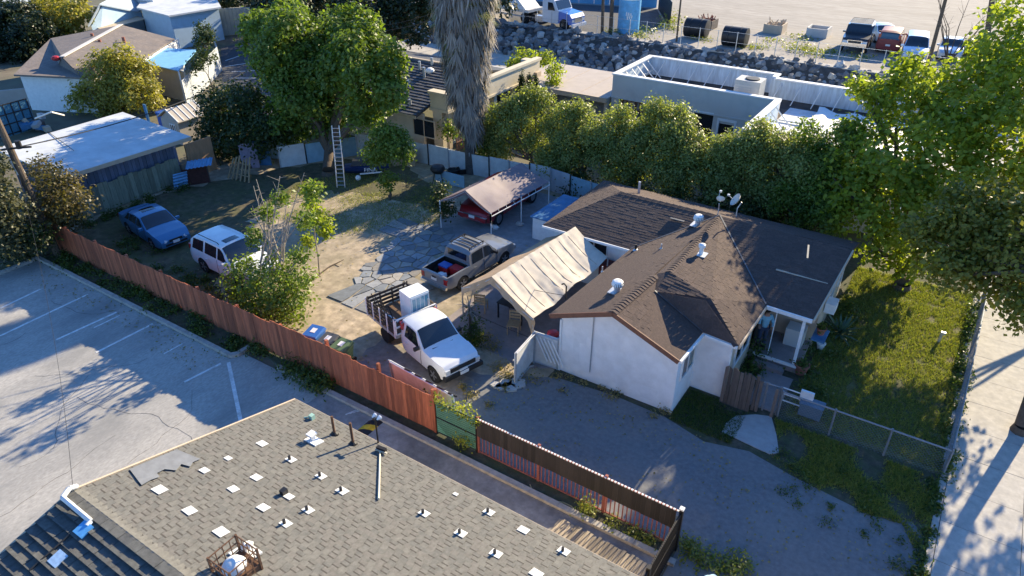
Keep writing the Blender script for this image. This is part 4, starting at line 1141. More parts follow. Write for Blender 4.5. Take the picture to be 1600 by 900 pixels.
L_(-.12,-.04,-.6,.6,.7,1.15,M['chrome'],'grille'); L_(-.08,.12,-1.05,1.05,.35,.62,lwhite,'bumper')
for s_ in (-1,1): MB().box((-.12,s_*.8,.9),(.12,.3,.22)).build('headlight', M['lamp'], sm, world=False)
L_(-6.2,-3.5,-.45,.45,.6,.85,M['black'],'chassis_beam'); L_(-4.4,-3.6,-1.1,-.6,.4,.95,M['alu'],'fuel_tank')
for wx in (-1.0,-4.6,-5.8):
    for s_ in (-1,1):
        wl = MB().lathe((wx,s_*.9,.5), [(.3,-.16), (.48,-.16), (.5,-.1), (.5,.1), (.48,.16), (.3,.16)], 18, ax='y').build('wheel', M['tyre'], sm, world=False)
        MB().lathe((wx,s_*1.04,.5), [(.28,-.02), (.28,.03), (.1,.05)], 12, ax='y').build('rim', M['alu'], wl, world=False)
tr_ = thing('trailer', 'long grey flat trailer loaded with a pale tarpaulin behind the semi truck', 'trailer', a, lz)
MB().bx(-15,-5.2,-1.2,1.2,1.05,1.3).build('deck', M['grey_wall'], tr_, world=False)
for k in range(7): MB().bx(-14.8+k*1.5,-14.7+k*1.5,-1.25,-1.18,.4,1.05).build('guard_rail', M['steel'], tr_, world=False)
MB().bx(-14.8,-5.6,-1.25,-1.2,.62,.75).build('guard_rail', M['steel'], tr_, world=False)
MB().ext([(-9.5,-1.1,1.3), (-5.6,-1.1,1.3), (-6.8,-1.1,2.3), (-8.4,-1.1,2.35)], (0,2.2,0)).build('tarpaulin', M['white_paint'], tr_, world=False)
for wx in (-12.5,-13.7):
    for s_ in (-1,1): MB().lathe((wx,s_*.95,.5), [(.15,-.16), (.5,-.14), (.5,.14), (.15,.16)], 16, ax='y').build('wheel', M['tyre'], tr_, world=False)
# ================================================================== TREES AND PLANTS
LEAF = dict(
    bright=leafmat('bright_green_leaf', (.135,.185,.020), (.360,.390,.050), .5),
    mid=leafmat('mid_green_leaf', (.062,.115,.020), (.215,.270,.045), .42),
    olive=leafmat('olive_green_leaf', (.125,.160,.045), (.340,.350,.105), .42),
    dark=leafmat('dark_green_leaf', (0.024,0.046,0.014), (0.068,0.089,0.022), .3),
    yellow=leafmat('yellow_olive_leaf', (0.196,0.187,0.037), (0.399,0.340,0.076), .42),
    rusty=leafmat('rusty_green_leaf', (0.068,0.057,0.022), (0.162,0.128,0.043), .35),
    tallow=leafmat('dull_gold_leaf', (.100,.125,.028), (.330,.280,.045), .42),
    grass=leafmat('grass_blade', (0.128,0.178,0.031), (0.323,0.306,0.076), .35),
    drygrass=leafmat('dry_weed_blade', (0.153,0.136,0.051), (0.357,0.281,0.119), .3),
    weed=leafmat('weed_leaf', (0.041,0.074,0.016), (0.121,0.162,0.034), .35),
    frond=leafmat('dead_palm_frond', (.110,.098,.092), (.40,.34,.29), .15, .7),
    flower=leafmat('yellow_flower', (0.500,0.486,0.054), (0.297,0.351,0.041), .35),
    dusty=leafmat('dusty_leaf', (.045,.052,.022), (.120,.115,.055), .25),
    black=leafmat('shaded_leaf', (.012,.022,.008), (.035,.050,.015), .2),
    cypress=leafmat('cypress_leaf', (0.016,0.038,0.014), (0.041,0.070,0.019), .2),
    agave=leafmat('agave_leaf', (0.068,0.128,0.088), (0.115,0.189,0.128), .15),
)
def leaves(C, N_, size, rg, aspect=.6, droop=0.0):
    """C centres (n,3), N_ preferred normals (n,3) -> diamond shaped leaf quads"""
    n = len(C)
    nr = N_ + rg.normal(0, .65, (n,3)); nr /= np.linalg.norm(nr, axis=1, keepdims=True)
    t = rg.normal(0, 1, (n,3)); t[:,2] -= droop
    t -= nr*np.sum(t*nr, axis=1, keepdims=True); t /= np.linalg.norm(t, axis=1, keepdims=True)
    b = np.cross(nr, t); s = size*rg.uniform(.65, 1.35, (n,1))
    V = np.empty((n,4,3)); V[:,0] = C - t*s*.5; V[:,1] = C + b*s*aspect*.5 + nr*s*.06; V[:,2] = C + t*s*.5; V[:,3] = C - b*s*aspect*.5 + nr*s*.06
    return V.reshape(-1,3), np.arange(n*4).reshape(n,4)
def crown_pts(blobs, per_m2, rg, clump=9, spread=.22, shell=(.62,1.08), gap=.36, nsub=13):
    """each mass of leaves is a cluster of smaller leaf sprays with gaps between them"""
    Cs, Ns, Rn = [], [], []
    for (c, r) in blobs:
        c = np.array(c, float); r = np.array(r, float) if hasattr(r, '__len__') else np.array([r,r,r*.85])
        area = 4*math.pi*((r[0]*r[1])**1.6+(r[0]*r[2])**1.6+(r[1]*r[2])**1.6)**(1/1.6)/3**(1/1.6)
        total = int(area*per_m2*.92)
        k0 = rg.uniform(0, 6.28); ns = max(5, int(nsub))
        for q in range(ns):
            # even spread of spray centres, jittered
            zf = 1-2*(q+.5)/ns; a = k0+q*2.39996+rg.normal(0,.25)
            if zf < -.8: continue
            d0 = np.array([math.cos(a)*math.sqrt(max(0,1-zf*zf)), math.sin(a)*math.sqrt(max(0,1-zf*zf)), zf])
            sr = rg.uniform(.30, .52)*(1-.25*gap); sc = c + d0*r*rg.uniform(.55, .92)
            nc = max(3, int(total/ns/clump*(sr/.42)**2))
            d = rg.normal(0, 1, (nc,3)); d /= np.linalg.norm(d, axis=1, keepdims=True); d[:,2] = np.where(d[:,2] < -.5, -d[:,2], d[:,2])
            u = rg.uniform(0, 1, nc)
            pc = sc + d*r*sr*(shell[0]+(shell[1]-shell[0])*u**.6)[:,None]
            pp = np.repeat(pc, clump, 0) + rg.normal(0, spread, (nc*clump,3))
            nn = np.repeat(d*.8+d0*.25+np.array([0,0,.5]), clump, 0)
            tone = rg.uniform(.15,.85)
            Cs.append(pp); Ns.append(nn)
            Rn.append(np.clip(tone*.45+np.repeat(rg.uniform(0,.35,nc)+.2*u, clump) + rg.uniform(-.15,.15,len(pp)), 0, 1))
    return np.vstack(Cs), np.vstack(Ns), np.concatenate(Rn)
_tc = [100]
def tree(name, label, base, blobs, leaf, size=.2, lai=2.0, trunk_r=.18, bark=None, cat='tree', group=None, aspect=.6, clump=9, spread=.22, gap=.36, limbs=True, shell=(.62,1.08), lean=None, droop=0.0, fork=None, nsub=13):
    _tc[0] += 1; rg = np.random.default_rng(_tc[0]); rd = random.Random(_tc[0])
    base = Vector(base); t = thing(name, label, cat, base, 0, group)
    C, N_, rn = crown_pts(blobs, lai/(size*size*aspect*.5), rg, clump, spread, shell, gap, nsub)
    ok = C[:,2] > base.z+.02
    V, Fc = leaves(C[ok], N_[ok], size, rg, aspect, droop)
    bark = bark or M['bark']
    # trunk up to the middle of the crown, limbs to each mass of leaves
    ctr = Vector(np.mean([b[0] for b in blobs], axis=0)); low = min(b[0][2] for b in blobs)
    fork = Vector(fork) if fork is not None else Vector((base.x+(ctr.x-base.x)*.35, base.y+(ctr.y-base.y)*.35, base.z+max(.5, (low-base.z)*.62)))
    if trunk_r > 0:
        m1 = base.lerp(fork, .5)+Vector((rd.uniform(-.1,.1), rd.uniform(-.1,.1), 0))
        tb = MB()
        tb.cyl(base-Vector((0,0,.1)), base+Vector((0,0,.25)), trunk_r*1.45, trunk_r*1.05, 9, cap=False)
        tb.tube([base+Vector((0,0,.25)), m1, fork], trunk_r*1.05, 9, r1=trunk_r*.8)
        tb.build('trunk', bark, t, smooth=True, angle=60)
        if limbs:
            for (c, r) in blobs[:9]:
                c = Vector(c); mid = fork.lerp(c, .5)+Vector((rd.uniform(-.25,.25), rd.uniform(-.25,.25), rd.uniform(-.1,.3)))
                lb = MB().tube([fork, mid, c], trunk_r*.55, 6, r1=trunk_r*.2)
                rr = r[0] if hasattr(r, '__len__') else r
                for k in range(4):
                    a = rd.uniform(0, 6.28); e = c+Vector((math.cos(a)*rr*.75, math.sin(a)*rr*.75, rd.uniform(-.1,.7)*rr))
                    lb.tube([mid.lerp(c, rd.uniform(.4,1)), e], trunk_r*.2, 4, r1=trunk_r*.06)
                lb.build('limb', bark, t)
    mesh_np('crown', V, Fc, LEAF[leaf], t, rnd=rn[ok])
    return t
def blob(px, py, y, rp, sq=.85, dy=1.0):
    p = PY(px, py, y); r = rp*pxs(p)
    return ((p.x, p.y, p.z), (r, r*dy, r*sq))

# big tree in the yard with the ladder
tree('broadleaf_tree', 'big full green tree in the dirt yard with a ladder leaning in it', P(514,272),
     [blob(455,70,28,48), blob(565,95,28.5,50), blob(505,150,29,48), blob(590,140,27.6,46), blob(468,165,27,46), blob(566,178,27.6,32), blob(412,52,29.5,32), blob(438,112,27.6,40), blob(552,42,30,32), blob(452,32,30,28), blob(608,95,28.6,28), blob(515,198,28.4,30), blob(530,110,27.8,34), blob(400,45,30,22), blob(598,160,27.8,20), blob(450,205,27.4,30), blob(505,60,30,28), blob(510,145,28.6,66), blob(505,90,29.6,50)],
     'mid', .25, 2.3, .34, spread=.2, nsub=9, gap=.05)
tree('shade_tree', 'dark dense tree left of the big ladder tree, above the lumber stack', P(388,262),
     [blob(348,172,25.5,36), blob(338,208,25.2,34), blob(385,165,26,34), blob(395,210,25.5,36), blob(360,235,25,28), blob(425,205,26,32), blob(330,240,25,20)], 'dark', .2, 1.8, .2)
tree('small_tree', 'small round green tree standing alone in the middle of the yard', P(609,312),
     [blob(607,232,26,32,.95), blob(590,245,26,20), blob(626,240,26,21), blob(606,214,26,20), blob(607,287,26,13,1.1)], 'mid', .16, 2.0, .07, limbs=False, spread=.13)
# hedge row of trees behind the house
rx_ = random.Random(12)
hg = 'trees in the dense row behind the brown roof'
for lab, base, bl, lf in (
    ('grey green tree of the row beside the palm, above the fabric canopy', (-19.6,33,0), [blob(790,190,33,38), blob(800,228,33,36), blob(832,165,34,26), blob(765,222,33,27), blob(825,205,33.5,30)], 'olive'),
    ('tree of the row in front of the three cypresses, second from the palm', (-16.4,33.2,0), [blob(893,190,34,42), blob(870,232,33.3,36), blob(910,228,33.5,38), blob(885,262,33,28)], 'olive'),
    ('paler tree of the row below the left corner of the white parapet', (-13.6,33.2,0), [blob(955,205,34,40), blob(985,235,33.5,42), blob(945,248,33.3,34), blob(975,272,33,30)], 'olive'),
    ('tall tree of the row in front of the dark shop window', (-10.6,33.2,0), [blob(1043,200,34,42), blob(1060,240,33.5,42), blob(1020,252,33.3,36), blob(1050,280,33,30)], 'olive'),
    ('tree of the row behind the two satellite dishes', (-8.0,33,0), [blob(1118,245,33.5,40), blob(1135,285,33,38), blob(1090,282,33,32), blob(1165,255,33.5,34)], 'olive'),
    ('darker tree of the row in front of the white parapet extension', (-5.2,33,0), [blob(1200,232,34,44), blob(1228,275,33.3,44), blob(1190,300,33,36), blob(1245,240,34,34)], 'olive'),
    ('last tree of the row, tucked against the big bright tree', (-3.0,32.2,0), [blob(1275,285,32.8,42), blob(1285,335,32.3,38), blob(1240,325,32.3,32), blob(1290,240,33.5,34)], 'mid')):
    bl = [((c_[0]+rx_.uniform(-.3,.3), c_[1], c_[2]+rx_.uniform(-.45,.35)), tuple(q_*k_ for q_ in r_)) for (c_, r_) in bl for k_ in (rx_.uniform(.78,1.16),)]
    tree('hedge_tree', lab, base, bl+[((b_[0][0]+rx_.uniform(-.9,.9), b_[0][1]+rx_.uniform(-.4,.4), b_[0][2]+rx_.uniform(.35,1.05)*b_[1][2]), (rx_.uniform(.3,.75),)*3) for b_ in bl for _k in range(2)], lf, .14, 1.8, .12, group=hg, spread=.17, clump=10, gap=.2, nsub=9)
hb = [blob(x, y, 32.2, 22) for x, y in ((905,290),(1000,300),(1060,315),(1110,325),(1200,345),(1250,365),(1165,330))]
tree('hedge', 'low dark hedge under the row of trees just behind the brown roof', (-8,32.2,0), hb, 'dark', .15, 1.8, 0, cat='hedge')
# the big bright tree on the right
tree('bright_tree', 'tall bright yellow green tree filling the upper right behind the lawn', (-.25,31.0,0),
     [blob(1345,250,33,46), blob(1400,200,34.5,40), blob(1440,165,35,26), blob(1370,160,35,16), blob(1325,205,34,16), blob(1330,300,31.8,40), blob(1380,400,31,34), blob(1430,415,30.8,26), blob(1430,285,32.5,44), blob(1385,295,32,54), blob(1340,335,31.5,42), blob(1462,135,36,42), blob(1470,225,33.5,62), blob(1540,165,35,50), blob(1575,95,36.5,44), blob(1410,360,31,46), blob(1590,215,33.5,56), blob(1520,290,32,54), blob(1345,140,35.5,14), blob(1415,108,36.5,17), blob(1390,140,36,14), blob(1585,25,38,30), blob(1500,190,34,40), blob(1460,330,31,40), blob(1545,110,36.5,28), blob(1640,120,34.5,60), blob(1650,300,32,60)],
     'bright', .25, 1.55, .3, aspect=.62, spread=.24, clump=14, gap=.55, shell=(.4,1.15), nsub=10)
tree('street_tree', 'dull golden leaved tree leaning over the pavement from the right edge', (4.35,23.4,0),
     [blob(1500,355,27.5,44), blob(1545,330,28,44), blob(1560,390,27,46), blob(1475,395,27,38), blob(1595,345,28,40), blob(1450,365,27.8,28), blob(1500,430,26,34), blob(1590,420,27,44), blob(1560,455,26,24), blob(1620,395,26.5,50), blob(1590,490,24.5,22), blob(1600,470,25,20)],
     'tallow', .19, 1.7, .22, spread=.2, gap=.36, fork=PY(1690,440,25))
tree('street_tree', 'yellow leaved tree at the right picture edge above the golden one', (7.5,37,0), [blob(1600,265,34,26), blob(1585,295,33,22), blob(1640,260,34,40)], 'yellow', .2, 1.4, .15)
# unseen tree added beyond the right edge to shade the drive and the lawn
tree('street_tree', 'unseen broad tree added beyond the right edge to shade the drive', (9.5,29,0), [((8.5,29,6.0),2.6), ((6.8,30.5,7.2),2.2), ((10.5,30,7.5),2.6), ((8.5,31.5,8.8),2.2)], 'tallow', .26, 1.2, .28)
# sparse tree in front of the white sport utility
st = tree('scraggly_tree', 'scraggly half bare tree with a leafy lower crown behind the red fence', (-20.9,15.2,0),
     [blob(425,455,15.2,52), blob(385,440,15.2,32), blob(462,440,15.4,34), blob(455,478,15,32), blob(410,485,14.8,34), blob(375,470,14.9,22), blob(470,400,15.6,13), blob(418,335,16,12), blob(380,415,15.4,16), blob(440,310,16,9), blob(478,345,16,13), blob(490,300,16,10), blob(398,372,15.7,14)], 'mid', .15, 1.0, .09, bark=M['paleb'], spread=.15, gap=.42, clump=8)
rd = random.Random(5)
for k in range(16):
    a = Vector(PY(425+rd.uniform(-20,25), 420+rd.uniform(-15,20), 15.3)); e = PY(rd.uniform(372,478), rd.uniform(268,345), rd.uniform(15.3,16.6))
    m_ = a.lerp(e, .5)+Vector((rd.uniform(-.15,.15), rd.uniform(-.15,.15), rd.uniform(-.1,.15)))
    b = MB().tube([a, m_, e], .034, 5, r1=.010)
    for j in range(5):
        s0 = m_.lerp(e, rd.uniform(0,1)); b.tube([s0, s0+Vector((rd.uniform(-.35,.35), rd.uniform(-.3,.3), rd.uniform(-.05,.38)))], .010, 4, r1=.004)
    b.build('bare_branch', M['paleb'], st)
# sapling
sp = thing('sapling', 'thin sapling with tufts of bright leaves standing on bare dirt', 'tree', P(499,428))
b0 = P(499,428); tips = [PY(x, y, 18.1) for x, y in ((497,400),(492,370),(490,345),(486,318),(481,292))]
MB().tube([b0]+tips, .035, 6, r1=.012).build('trunk', M['paleb'], sp)
for k, (x, y) in enumerate(((515,350),(470,345),(512,372),(478,385),(470,325),(505,335))):
    MB().tube([tips[1+k % 3], PY(x, y, 18.1+.2*(k % 3-1))], .012, 4, r1=.006).build('branch', M['paleb'], sp)
C, N_, rn = crown_pts([blob(482,300,18.1,9), blob(487,322,18.1,13), blob(505,352,18,15), blob(478,350,18.2,12), blob(510,365,18,10), blob(482,378,18.1,9), blob(495,338,18.1,12)], 70, np.random.default_rng(9), 7, .10, gap=.3)
V, Fc = leaves(C, N_, .15, np.random.default_rng(4)); mesh_np('crown', V, Fc, LEAF['bright'], sp, rnd=rn)
# thin bark-coloured forked tube on the ground
tag(MB().tube([P(487,438), P(515,418)+Vector((0,0,.05)), P(537,406)], .04, 5, r1=.02).tube([P(522,413), P(530,417)], .02, 4).build('forked_tube', M['bark']), 'short thin dark forked tube lying on the dirt right of the sapling', 'branch')
# left trees by the utility pole
tree('bushy_tree', 'rusty leaved bushy tree beside the utility pole at the left fence end', (-37.2,13.0,0), [blob(88,295,13.8,26), blob(108,320,13.6,24), blob(72,272,14.4,15), blob(74,338,13.5,26), blob(98,345,13.5,22), blob(62,262,14.6,9)], 'rusty', .16, 1.8, .12)
tree('bushy_tree', 'dusty green tree at the left picture edge below the pole transformer', (-39.5,10.6,0), [blob(-6,300,11.5,24), blob(4,345,11.2,32), blob(-16,262,11.8,22), blob(28,385,11.2,22), blob(-24,330,11.2,36), blob(12,322,11.4,14)], 'dusty', .16, 1.8, .12)
tree('bushy_tree', 'shaded low tree behind the corner kerb at the left picture edge', (-37.0,11.0,0), [blob(25,390,11.5,22), blob(60,372,12,18)], 'dark', .15, 1.6, .08)
# background trees
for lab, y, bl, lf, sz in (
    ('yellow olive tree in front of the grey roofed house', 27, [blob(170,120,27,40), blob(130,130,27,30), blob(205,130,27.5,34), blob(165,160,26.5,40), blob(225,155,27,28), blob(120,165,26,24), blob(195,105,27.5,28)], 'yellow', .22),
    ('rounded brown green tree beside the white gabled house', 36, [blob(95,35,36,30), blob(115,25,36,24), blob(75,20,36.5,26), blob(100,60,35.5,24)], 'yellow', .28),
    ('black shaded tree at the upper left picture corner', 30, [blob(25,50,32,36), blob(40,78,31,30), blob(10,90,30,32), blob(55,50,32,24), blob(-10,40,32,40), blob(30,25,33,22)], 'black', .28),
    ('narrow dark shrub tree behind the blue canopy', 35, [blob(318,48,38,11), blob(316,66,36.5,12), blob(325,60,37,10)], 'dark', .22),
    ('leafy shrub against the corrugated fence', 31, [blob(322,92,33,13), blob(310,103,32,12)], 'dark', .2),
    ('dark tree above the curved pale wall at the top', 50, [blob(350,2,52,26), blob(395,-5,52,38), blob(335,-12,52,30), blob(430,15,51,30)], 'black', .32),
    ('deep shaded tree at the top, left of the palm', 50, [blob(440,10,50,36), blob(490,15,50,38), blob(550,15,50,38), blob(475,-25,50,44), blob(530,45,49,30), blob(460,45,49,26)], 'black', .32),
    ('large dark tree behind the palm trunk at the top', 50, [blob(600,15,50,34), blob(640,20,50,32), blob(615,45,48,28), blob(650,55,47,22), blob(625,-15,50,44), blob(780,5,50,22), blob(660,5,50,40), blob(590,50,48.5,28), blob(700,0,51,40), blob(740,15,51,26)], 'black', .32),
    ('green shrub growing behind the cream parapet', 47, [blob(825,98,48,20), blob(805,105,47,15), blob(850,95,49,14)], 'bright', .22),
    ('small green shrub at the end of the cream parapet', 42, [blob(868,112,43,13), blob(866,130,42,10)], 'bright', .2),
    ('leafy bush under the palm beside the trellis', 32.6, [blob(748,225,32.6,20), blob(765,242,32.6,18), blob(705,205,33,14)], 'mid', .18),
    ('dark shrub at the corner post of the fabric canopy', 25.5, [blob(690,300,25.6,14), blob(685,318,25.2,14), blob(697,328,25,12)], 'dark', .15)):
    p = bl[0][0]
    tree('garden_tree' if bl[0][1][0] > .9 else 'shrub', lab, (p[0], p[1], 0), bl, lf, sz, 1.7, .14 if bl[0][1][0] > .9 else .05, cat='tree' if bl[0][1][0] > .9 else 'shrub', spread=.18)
# cypresses
for k, (x, tp, bt) in enumerate(((815,118,175),(826,120,175),(836,122,172))):
    p = PY(x, bt, 40.5); b0 = Vector((p.x, p.y, 0)); z1 = PY(x, tp, 40.5).z
    bl = [((p.x, p.y, z1*f), (.42*(1.05-f*.75), .42*(1.05-f*.75), z1*.14)) for f in (.2,.35,.5,.65,.8,.92)]
    tree('cypress', ['leftmost of the three slim dark cypresses before the cream parapet', 'middle one of the three slim dark cypresses before the cream parapet', 'rightmost of the three slim dark cypresses before the cream parapet'][k], b0, bl, 'cypress', .14, 2.4, .06, group='cypresses before the cream parapet', limbs=False, spread=.08, shell=(.6,1.0), gap=.1, aspect=.4)
# ------------------------------------------------------------------ palm with a skirt of dead fronds
pb = P(736,270)
palm = thing('palm', 'tall palm with a thick hanging skirt of grey dead fronds', 'palm tree', pb)
rg = np.random.default_rng(31)
tp = PY(722,-40,31.6)
MB().tube([pb-Vector((0,0,.1)), pb+Vector((0,0,.4)), pb.lerp(tp, .3), tp], .36, 12, r1=.24).build('trunk', mat('palm_trunk', (.10,.085,.075), .95, .25, 6, .6, 40, stretch=(1,1,5)), palm, smooth=True)
zt_, zb_ = tp.z, PY(733,205,31.5).z
Vs, rs_ = [], []
nf = 9000
for i in range(nf):
    f = rg.uniform(0, 1)**.9                     # 0 low, 1 high
    z = zb_ + (zt_-zb_)*f + .5
    ax_p = pb.lerp(tp, max(0, min(1, z/zt_)))
    a = rg.uniform(0, 2*math.pi)
    lump = .5+.5*mnoise.noise(Vector((math.cos(a)*1.6, math.sin(a)*1.6, z*1.1)))
    rad = (.30+1.30*f**.75)*(rg.uniform(.5, .85)+.38*lump)
    L = rg.uniform(.5, 1.3); wd = rg.uniform(.02, .06)
    o = np.array([ax_p.x+math.cos(a)*rad, ax_p.y+math.sin(a)*rad, z])
    d = np.array([math.cos(a)*rg.uniform(-.1,.45), math.sin(a)*rg.uniform(-.1,.45), -1.0]) + rg.normal(0, .14, 3); d /= np.linalg.norm(d)
    s_ = np.array([-math.sin(a), math.cos(a), rg.uniform(-.3,.3)])*wd
    m_ = o+d*L*.55 + np.array([math.cos(a), math.sin(a), 0])*.05
    e = o+d*L
    Vs += [o-s_*.6, o+s_*.6, m_+s_, m_-s_, m_-s_, m_+s_, e+s_*.15, e-s_*.15]; rs_ += [rg.uniform(0,1)]*2
V = np.array(Vs); mesh_np('dead_fronds', V, np.arange(len(V)).reshape(-1,4), LEAF['frond'], palm, rnd=np.array(rs_))
# broken bunches of larger fronds hanging off the skirt
Vs, rs_ = [], []
for i in range(150):
    f = rg.uniform(.02, 1); z = zb_ + (zt_-zb_)*f + rg.uniform(-.3,.5); ax_p = pb.lerp(tp, max(0, min(1, z/zt_))); a = rg.uniform(0, 6.283)
    rad = (.40+1.36*f**.75)*rg.uniform(.85, 1.12); o = np.array([ax_p.x+math.cos(a)*rad, ax_p.y+math.sin(a)*rad, z]); tone = rg.uniform(0,1)
    for j in range(11):
        sp_ = (j-5)/5; d = np.array([math.cos(a)*.25-math.sin(a)*sp_*.55, math.sin(a)*.25+math.cos(a)*sp_*.55, -1.0])+rg.normal(0,.08,3); d /= np.linalg.norm(d)
        L = rg.uniform(.7,1.25); s_ = np.array([-math.sin(a), math.cos(a), 0])*.035; m_ = o+d*L*.5; e = o+d*L
        Vs += [o-s_*.4, o+s_*.4, m_+s_, m_-s_, m_-s_, m_+s_, e+s_*.1, e-s_*.1]; rs_ += [min(1,max(0,tone+rg.uniform(-.15,.15)))]*2
V = np.array(Vs); mesh_np('dead_frond_bunches', V, np.arange(len(V)).reshape(-1,4), LEAF['frond'], palm, rnd=np.array(rs_))
# green fan fronds at the head
gv, gr = [], []
for k in range(60):
    a = rg.uniform(0, 2*math.pi); el = rg.uniform(-.9, 1.1)
    hd = np.array([tp.x, tp.y, tp.z+.3-rg.uniform(0,3.6)])
    d = np.array([math.cos(a)*math.cos(el), math.sin(a)*math.cos(el), math.sin(el)]); c = hd + d*rg.uniform(.9,1.4)
    up = np.array([0,0,1.0]); s_ = np.cross(d, up); s_ /= np.linalg.norm(s_)+1e-6; q = np.cross(s_, d)
    for j in range(15):
        th = -1.25+2.5*j/14; dd = d*math.cos(th)+s_*math.sin(th)
        e = c+dd*rg.uniform(.75,1.0)+np.array([0,0,-.28]); w_ = np.cross(dd, q)*.035; mm = c+dd*.45
        gv += [c, mm+w_, e, mm-w_]; gr.append(rg.uniform(.2,1))
V = np.array(gv); mesh_np('green_fronds', V, np.arange(len(V)).reshape(-1,4), LEAF['olive'], palm, rnd=np.array(gr))

# ------------------------------------------------------------------ grass and weeds (uncountable)
def blades(name, pts, h, wd, leaf, seed, lean=.5):
    rg = np.random.default_rng(seed); n = len(pts); pts = np.array(pts)
    a = rg.uniform(0, 2*math.pi, n); s_ = np.stack([np.cos(a), np.sin(a), np.zeros(n)], 1)*(wd*rg.uniform(.6,1.3,n))[:,None]
    hh = h*rg.uniform(.4,1.3,n); b = rg.uniform(0, 2*math.pi, n); ln = hh*lean*rg.uniform(.2,1.4,n)
    tip = pts + np.stack([np.cos(b)*ln, np.sin(b)*ln, hh], 1)
    V = np.empty((n,4,3)); V[:,0] = pts-s_; V[:,1] = pts+s_; V[:,2] = tip+s_*.25; V[:,3] = tip-s_*.25
    return V.reshape(-1,3), np.arange(n*4).reshape(n,4), rg.uniform(0,1,n)
def field(n, x0, x1, y0, y1, seed, thr=.0, sc=.6, poly=None):
    rg = np.random.default_rng(seed); out = []
    while len(out) < n:
        x, y = rg.uniform(x0,x1), rg.uniform(y0,y1)
        if poly and not inside((x,y), poly): continue
        if mnoise.noise(Vector((x*sc, y*sc, seed))) + rg.normal(0,.12) < thr: continue
        out.append((x,y,0.0))
    return out
V, Fc, rn = blades('', field(54000, -2.2, 2.4, 20.1, 32.0, 5, -.38, 2.2), .085, .012, 'grass', 6, .9)
tag(mesh_np('lawn_grass', V, Fc, LEAF['grass'], rnd=rn), 'patchy green lawn grass inside the chain link fence', 'grass', kind='stuff')
pts = field(16000, -33, -18.5, 21, 31, 8, -.08, .5, [tuple(P(*q).xy) for q in ((400,330),(470,285),(600,250),(690,290),(690,350),(600,360),(520,375),(450,385))])
V, Fc, rn = blades('', pts, .07, .013, 'drygrass', 9, .9)
tag(mesh_np('yard_grass', V, Fc, LEAF['grass'], rnd=rn), 'thin dry grass patches on the dirt round the small tree', 'grass', kind='stuff')
def weeds(name, label, cl, size, leaf, seed, blade=True):
    """clumps: (x, y, radius, height, count)"""
    rg = np.random.default_rng(seed); Cs = []; Ns = []
    for (x, y, r, h, n) in cl:
        q = rg.normal(0, 1, (n,3)); p = np.stack([x+q[:,0]*r*.5, y+q[:,1]*r*.5, np.abs(q[:,2])*h*.45+.02], 1); Cs.append(p); Ns.append(np.tile([0,0,.7], (n,1))+q*.5)
    C = np.vstack(Cs); V, Fc = leaves(C, np.vstack(Ns), size, rg, .5)
    return tag(mesh_np(name, V, Fc, LEAF[leaf], rnd=rg.uniform(0,1,len(C))), label, 'weeds', kind='stuff')
rd = random.Random(11)
cl = [(-34+rd.uniform(0,14.5), 12.1+rd.uniform(.1,.9), rd.uniform(.2,.6), rd.uniform(.1,.4), 130) for _ in range(46)]
weeds('strip_weeds', 'dark weeds and low scrub along the foot of the red fence', cl, .11, 'weed', 1)
weeds('kerb_bush', 'low dark green bush at the end of the planting strip by the red fence', [(P(x,y).x, P(x,y).y, .5, .5, 420) for x, y in ((478,590),(495,600),(505,604),(455,580))], .12, 'weed', 2)
cl = [(P(x,y).x, P(x,y).y, r, h, n) for x, y, r, h, n in ((735,620,.30,.35,140),(722,608,.2,.3,80),(765,635,.2,.2,70),(790,610,.2,.2,60),(870,590,.2,.2,50),(890,592,.2,.15,40),(912,600,.2,.2,50),(940,607,.2,.15,40),(955,620,.3,.18,80),(965,616,.2,.15,50),(1020,652,.2,.2,60),(1040,645,.25,.25,80),(800,590,.3,.2,80),(830,592,.5,.2,120),(880,612,.2,.1,40),(780,575,.4,.3,140),(770,545,.4,.35,160),(755,530,.4,.3,140),(790,590,.3,.25,100))]
weeds('drive_weeds', 'tufts of dry weeds growing along the driveway and white wall', cl, .09, 'drygrass', 3)
path_poly = [tuple(P(*q).xy) for q in ((1124,676),(1146,646),(1209,647),(1220,714),(1190,712))]
vp = [q for q in field(17000, -3.2, 2.6, 13.0, 19.78, 15, -.10, .9, [tuple(P(*q).xy) for q in ((1205,652),(1468,750),(1452,830),(1428,858),(1410,820),(1345,800),(1290,775),(1240,742),(1212,716))]) if not inside(q, path_poly)]
V, Fc, rn = blades('', vp, .075, .013, 'weed', 16, .9)
tag(mesh_np('verge_grass', V, Fc, LEAF['grass'], rnd=rn), 'rough shaded grass verge between the chain link fence and the drive', 'grass', kind='stuff')
vp = [q for q in field(5000, -5.4, -3.3, 17.7, 19.6, 17, -.3, .9)]
V, Fc, rn = blades('', vp, .07, .013, 'weed', 18, .9)
tag(mesh_np('corner_grass', V, Fc, LEAF['weed'], rnd=rn), 'dark low grass in the corner of the white walls', 'grass', kind='stuff')
cl = []
for i in range(26):
    t = rd.random(); x = -2.0+4.3*t; cl.append((x, 16.9+rd.uniform(-.3,2.4)-1.2*t, rd.uniform(.12,.3), rd.uniform(.06,.14), 60))
weeds('verge_weeds', 'scattered leafy weeds in the verge before the chain link fence', cl, .07, 'weed', 4)
cl = [(2.45+rd.uniform(-.15,.2), 19.5+12.5*rd.random(), rd.uniform(.12,.3), rd.uniform(.15,.45), 70) for _ in range(44)] + [(2.3+rd.uniform(-.1,.15), 13+6.8*rd.random(), .2, .12, 60) for _ in range(24)]
weeds('edge_weeds', 'leafy weeds along the edge of the pavement and fence', cl, .11, 'weed', 5)
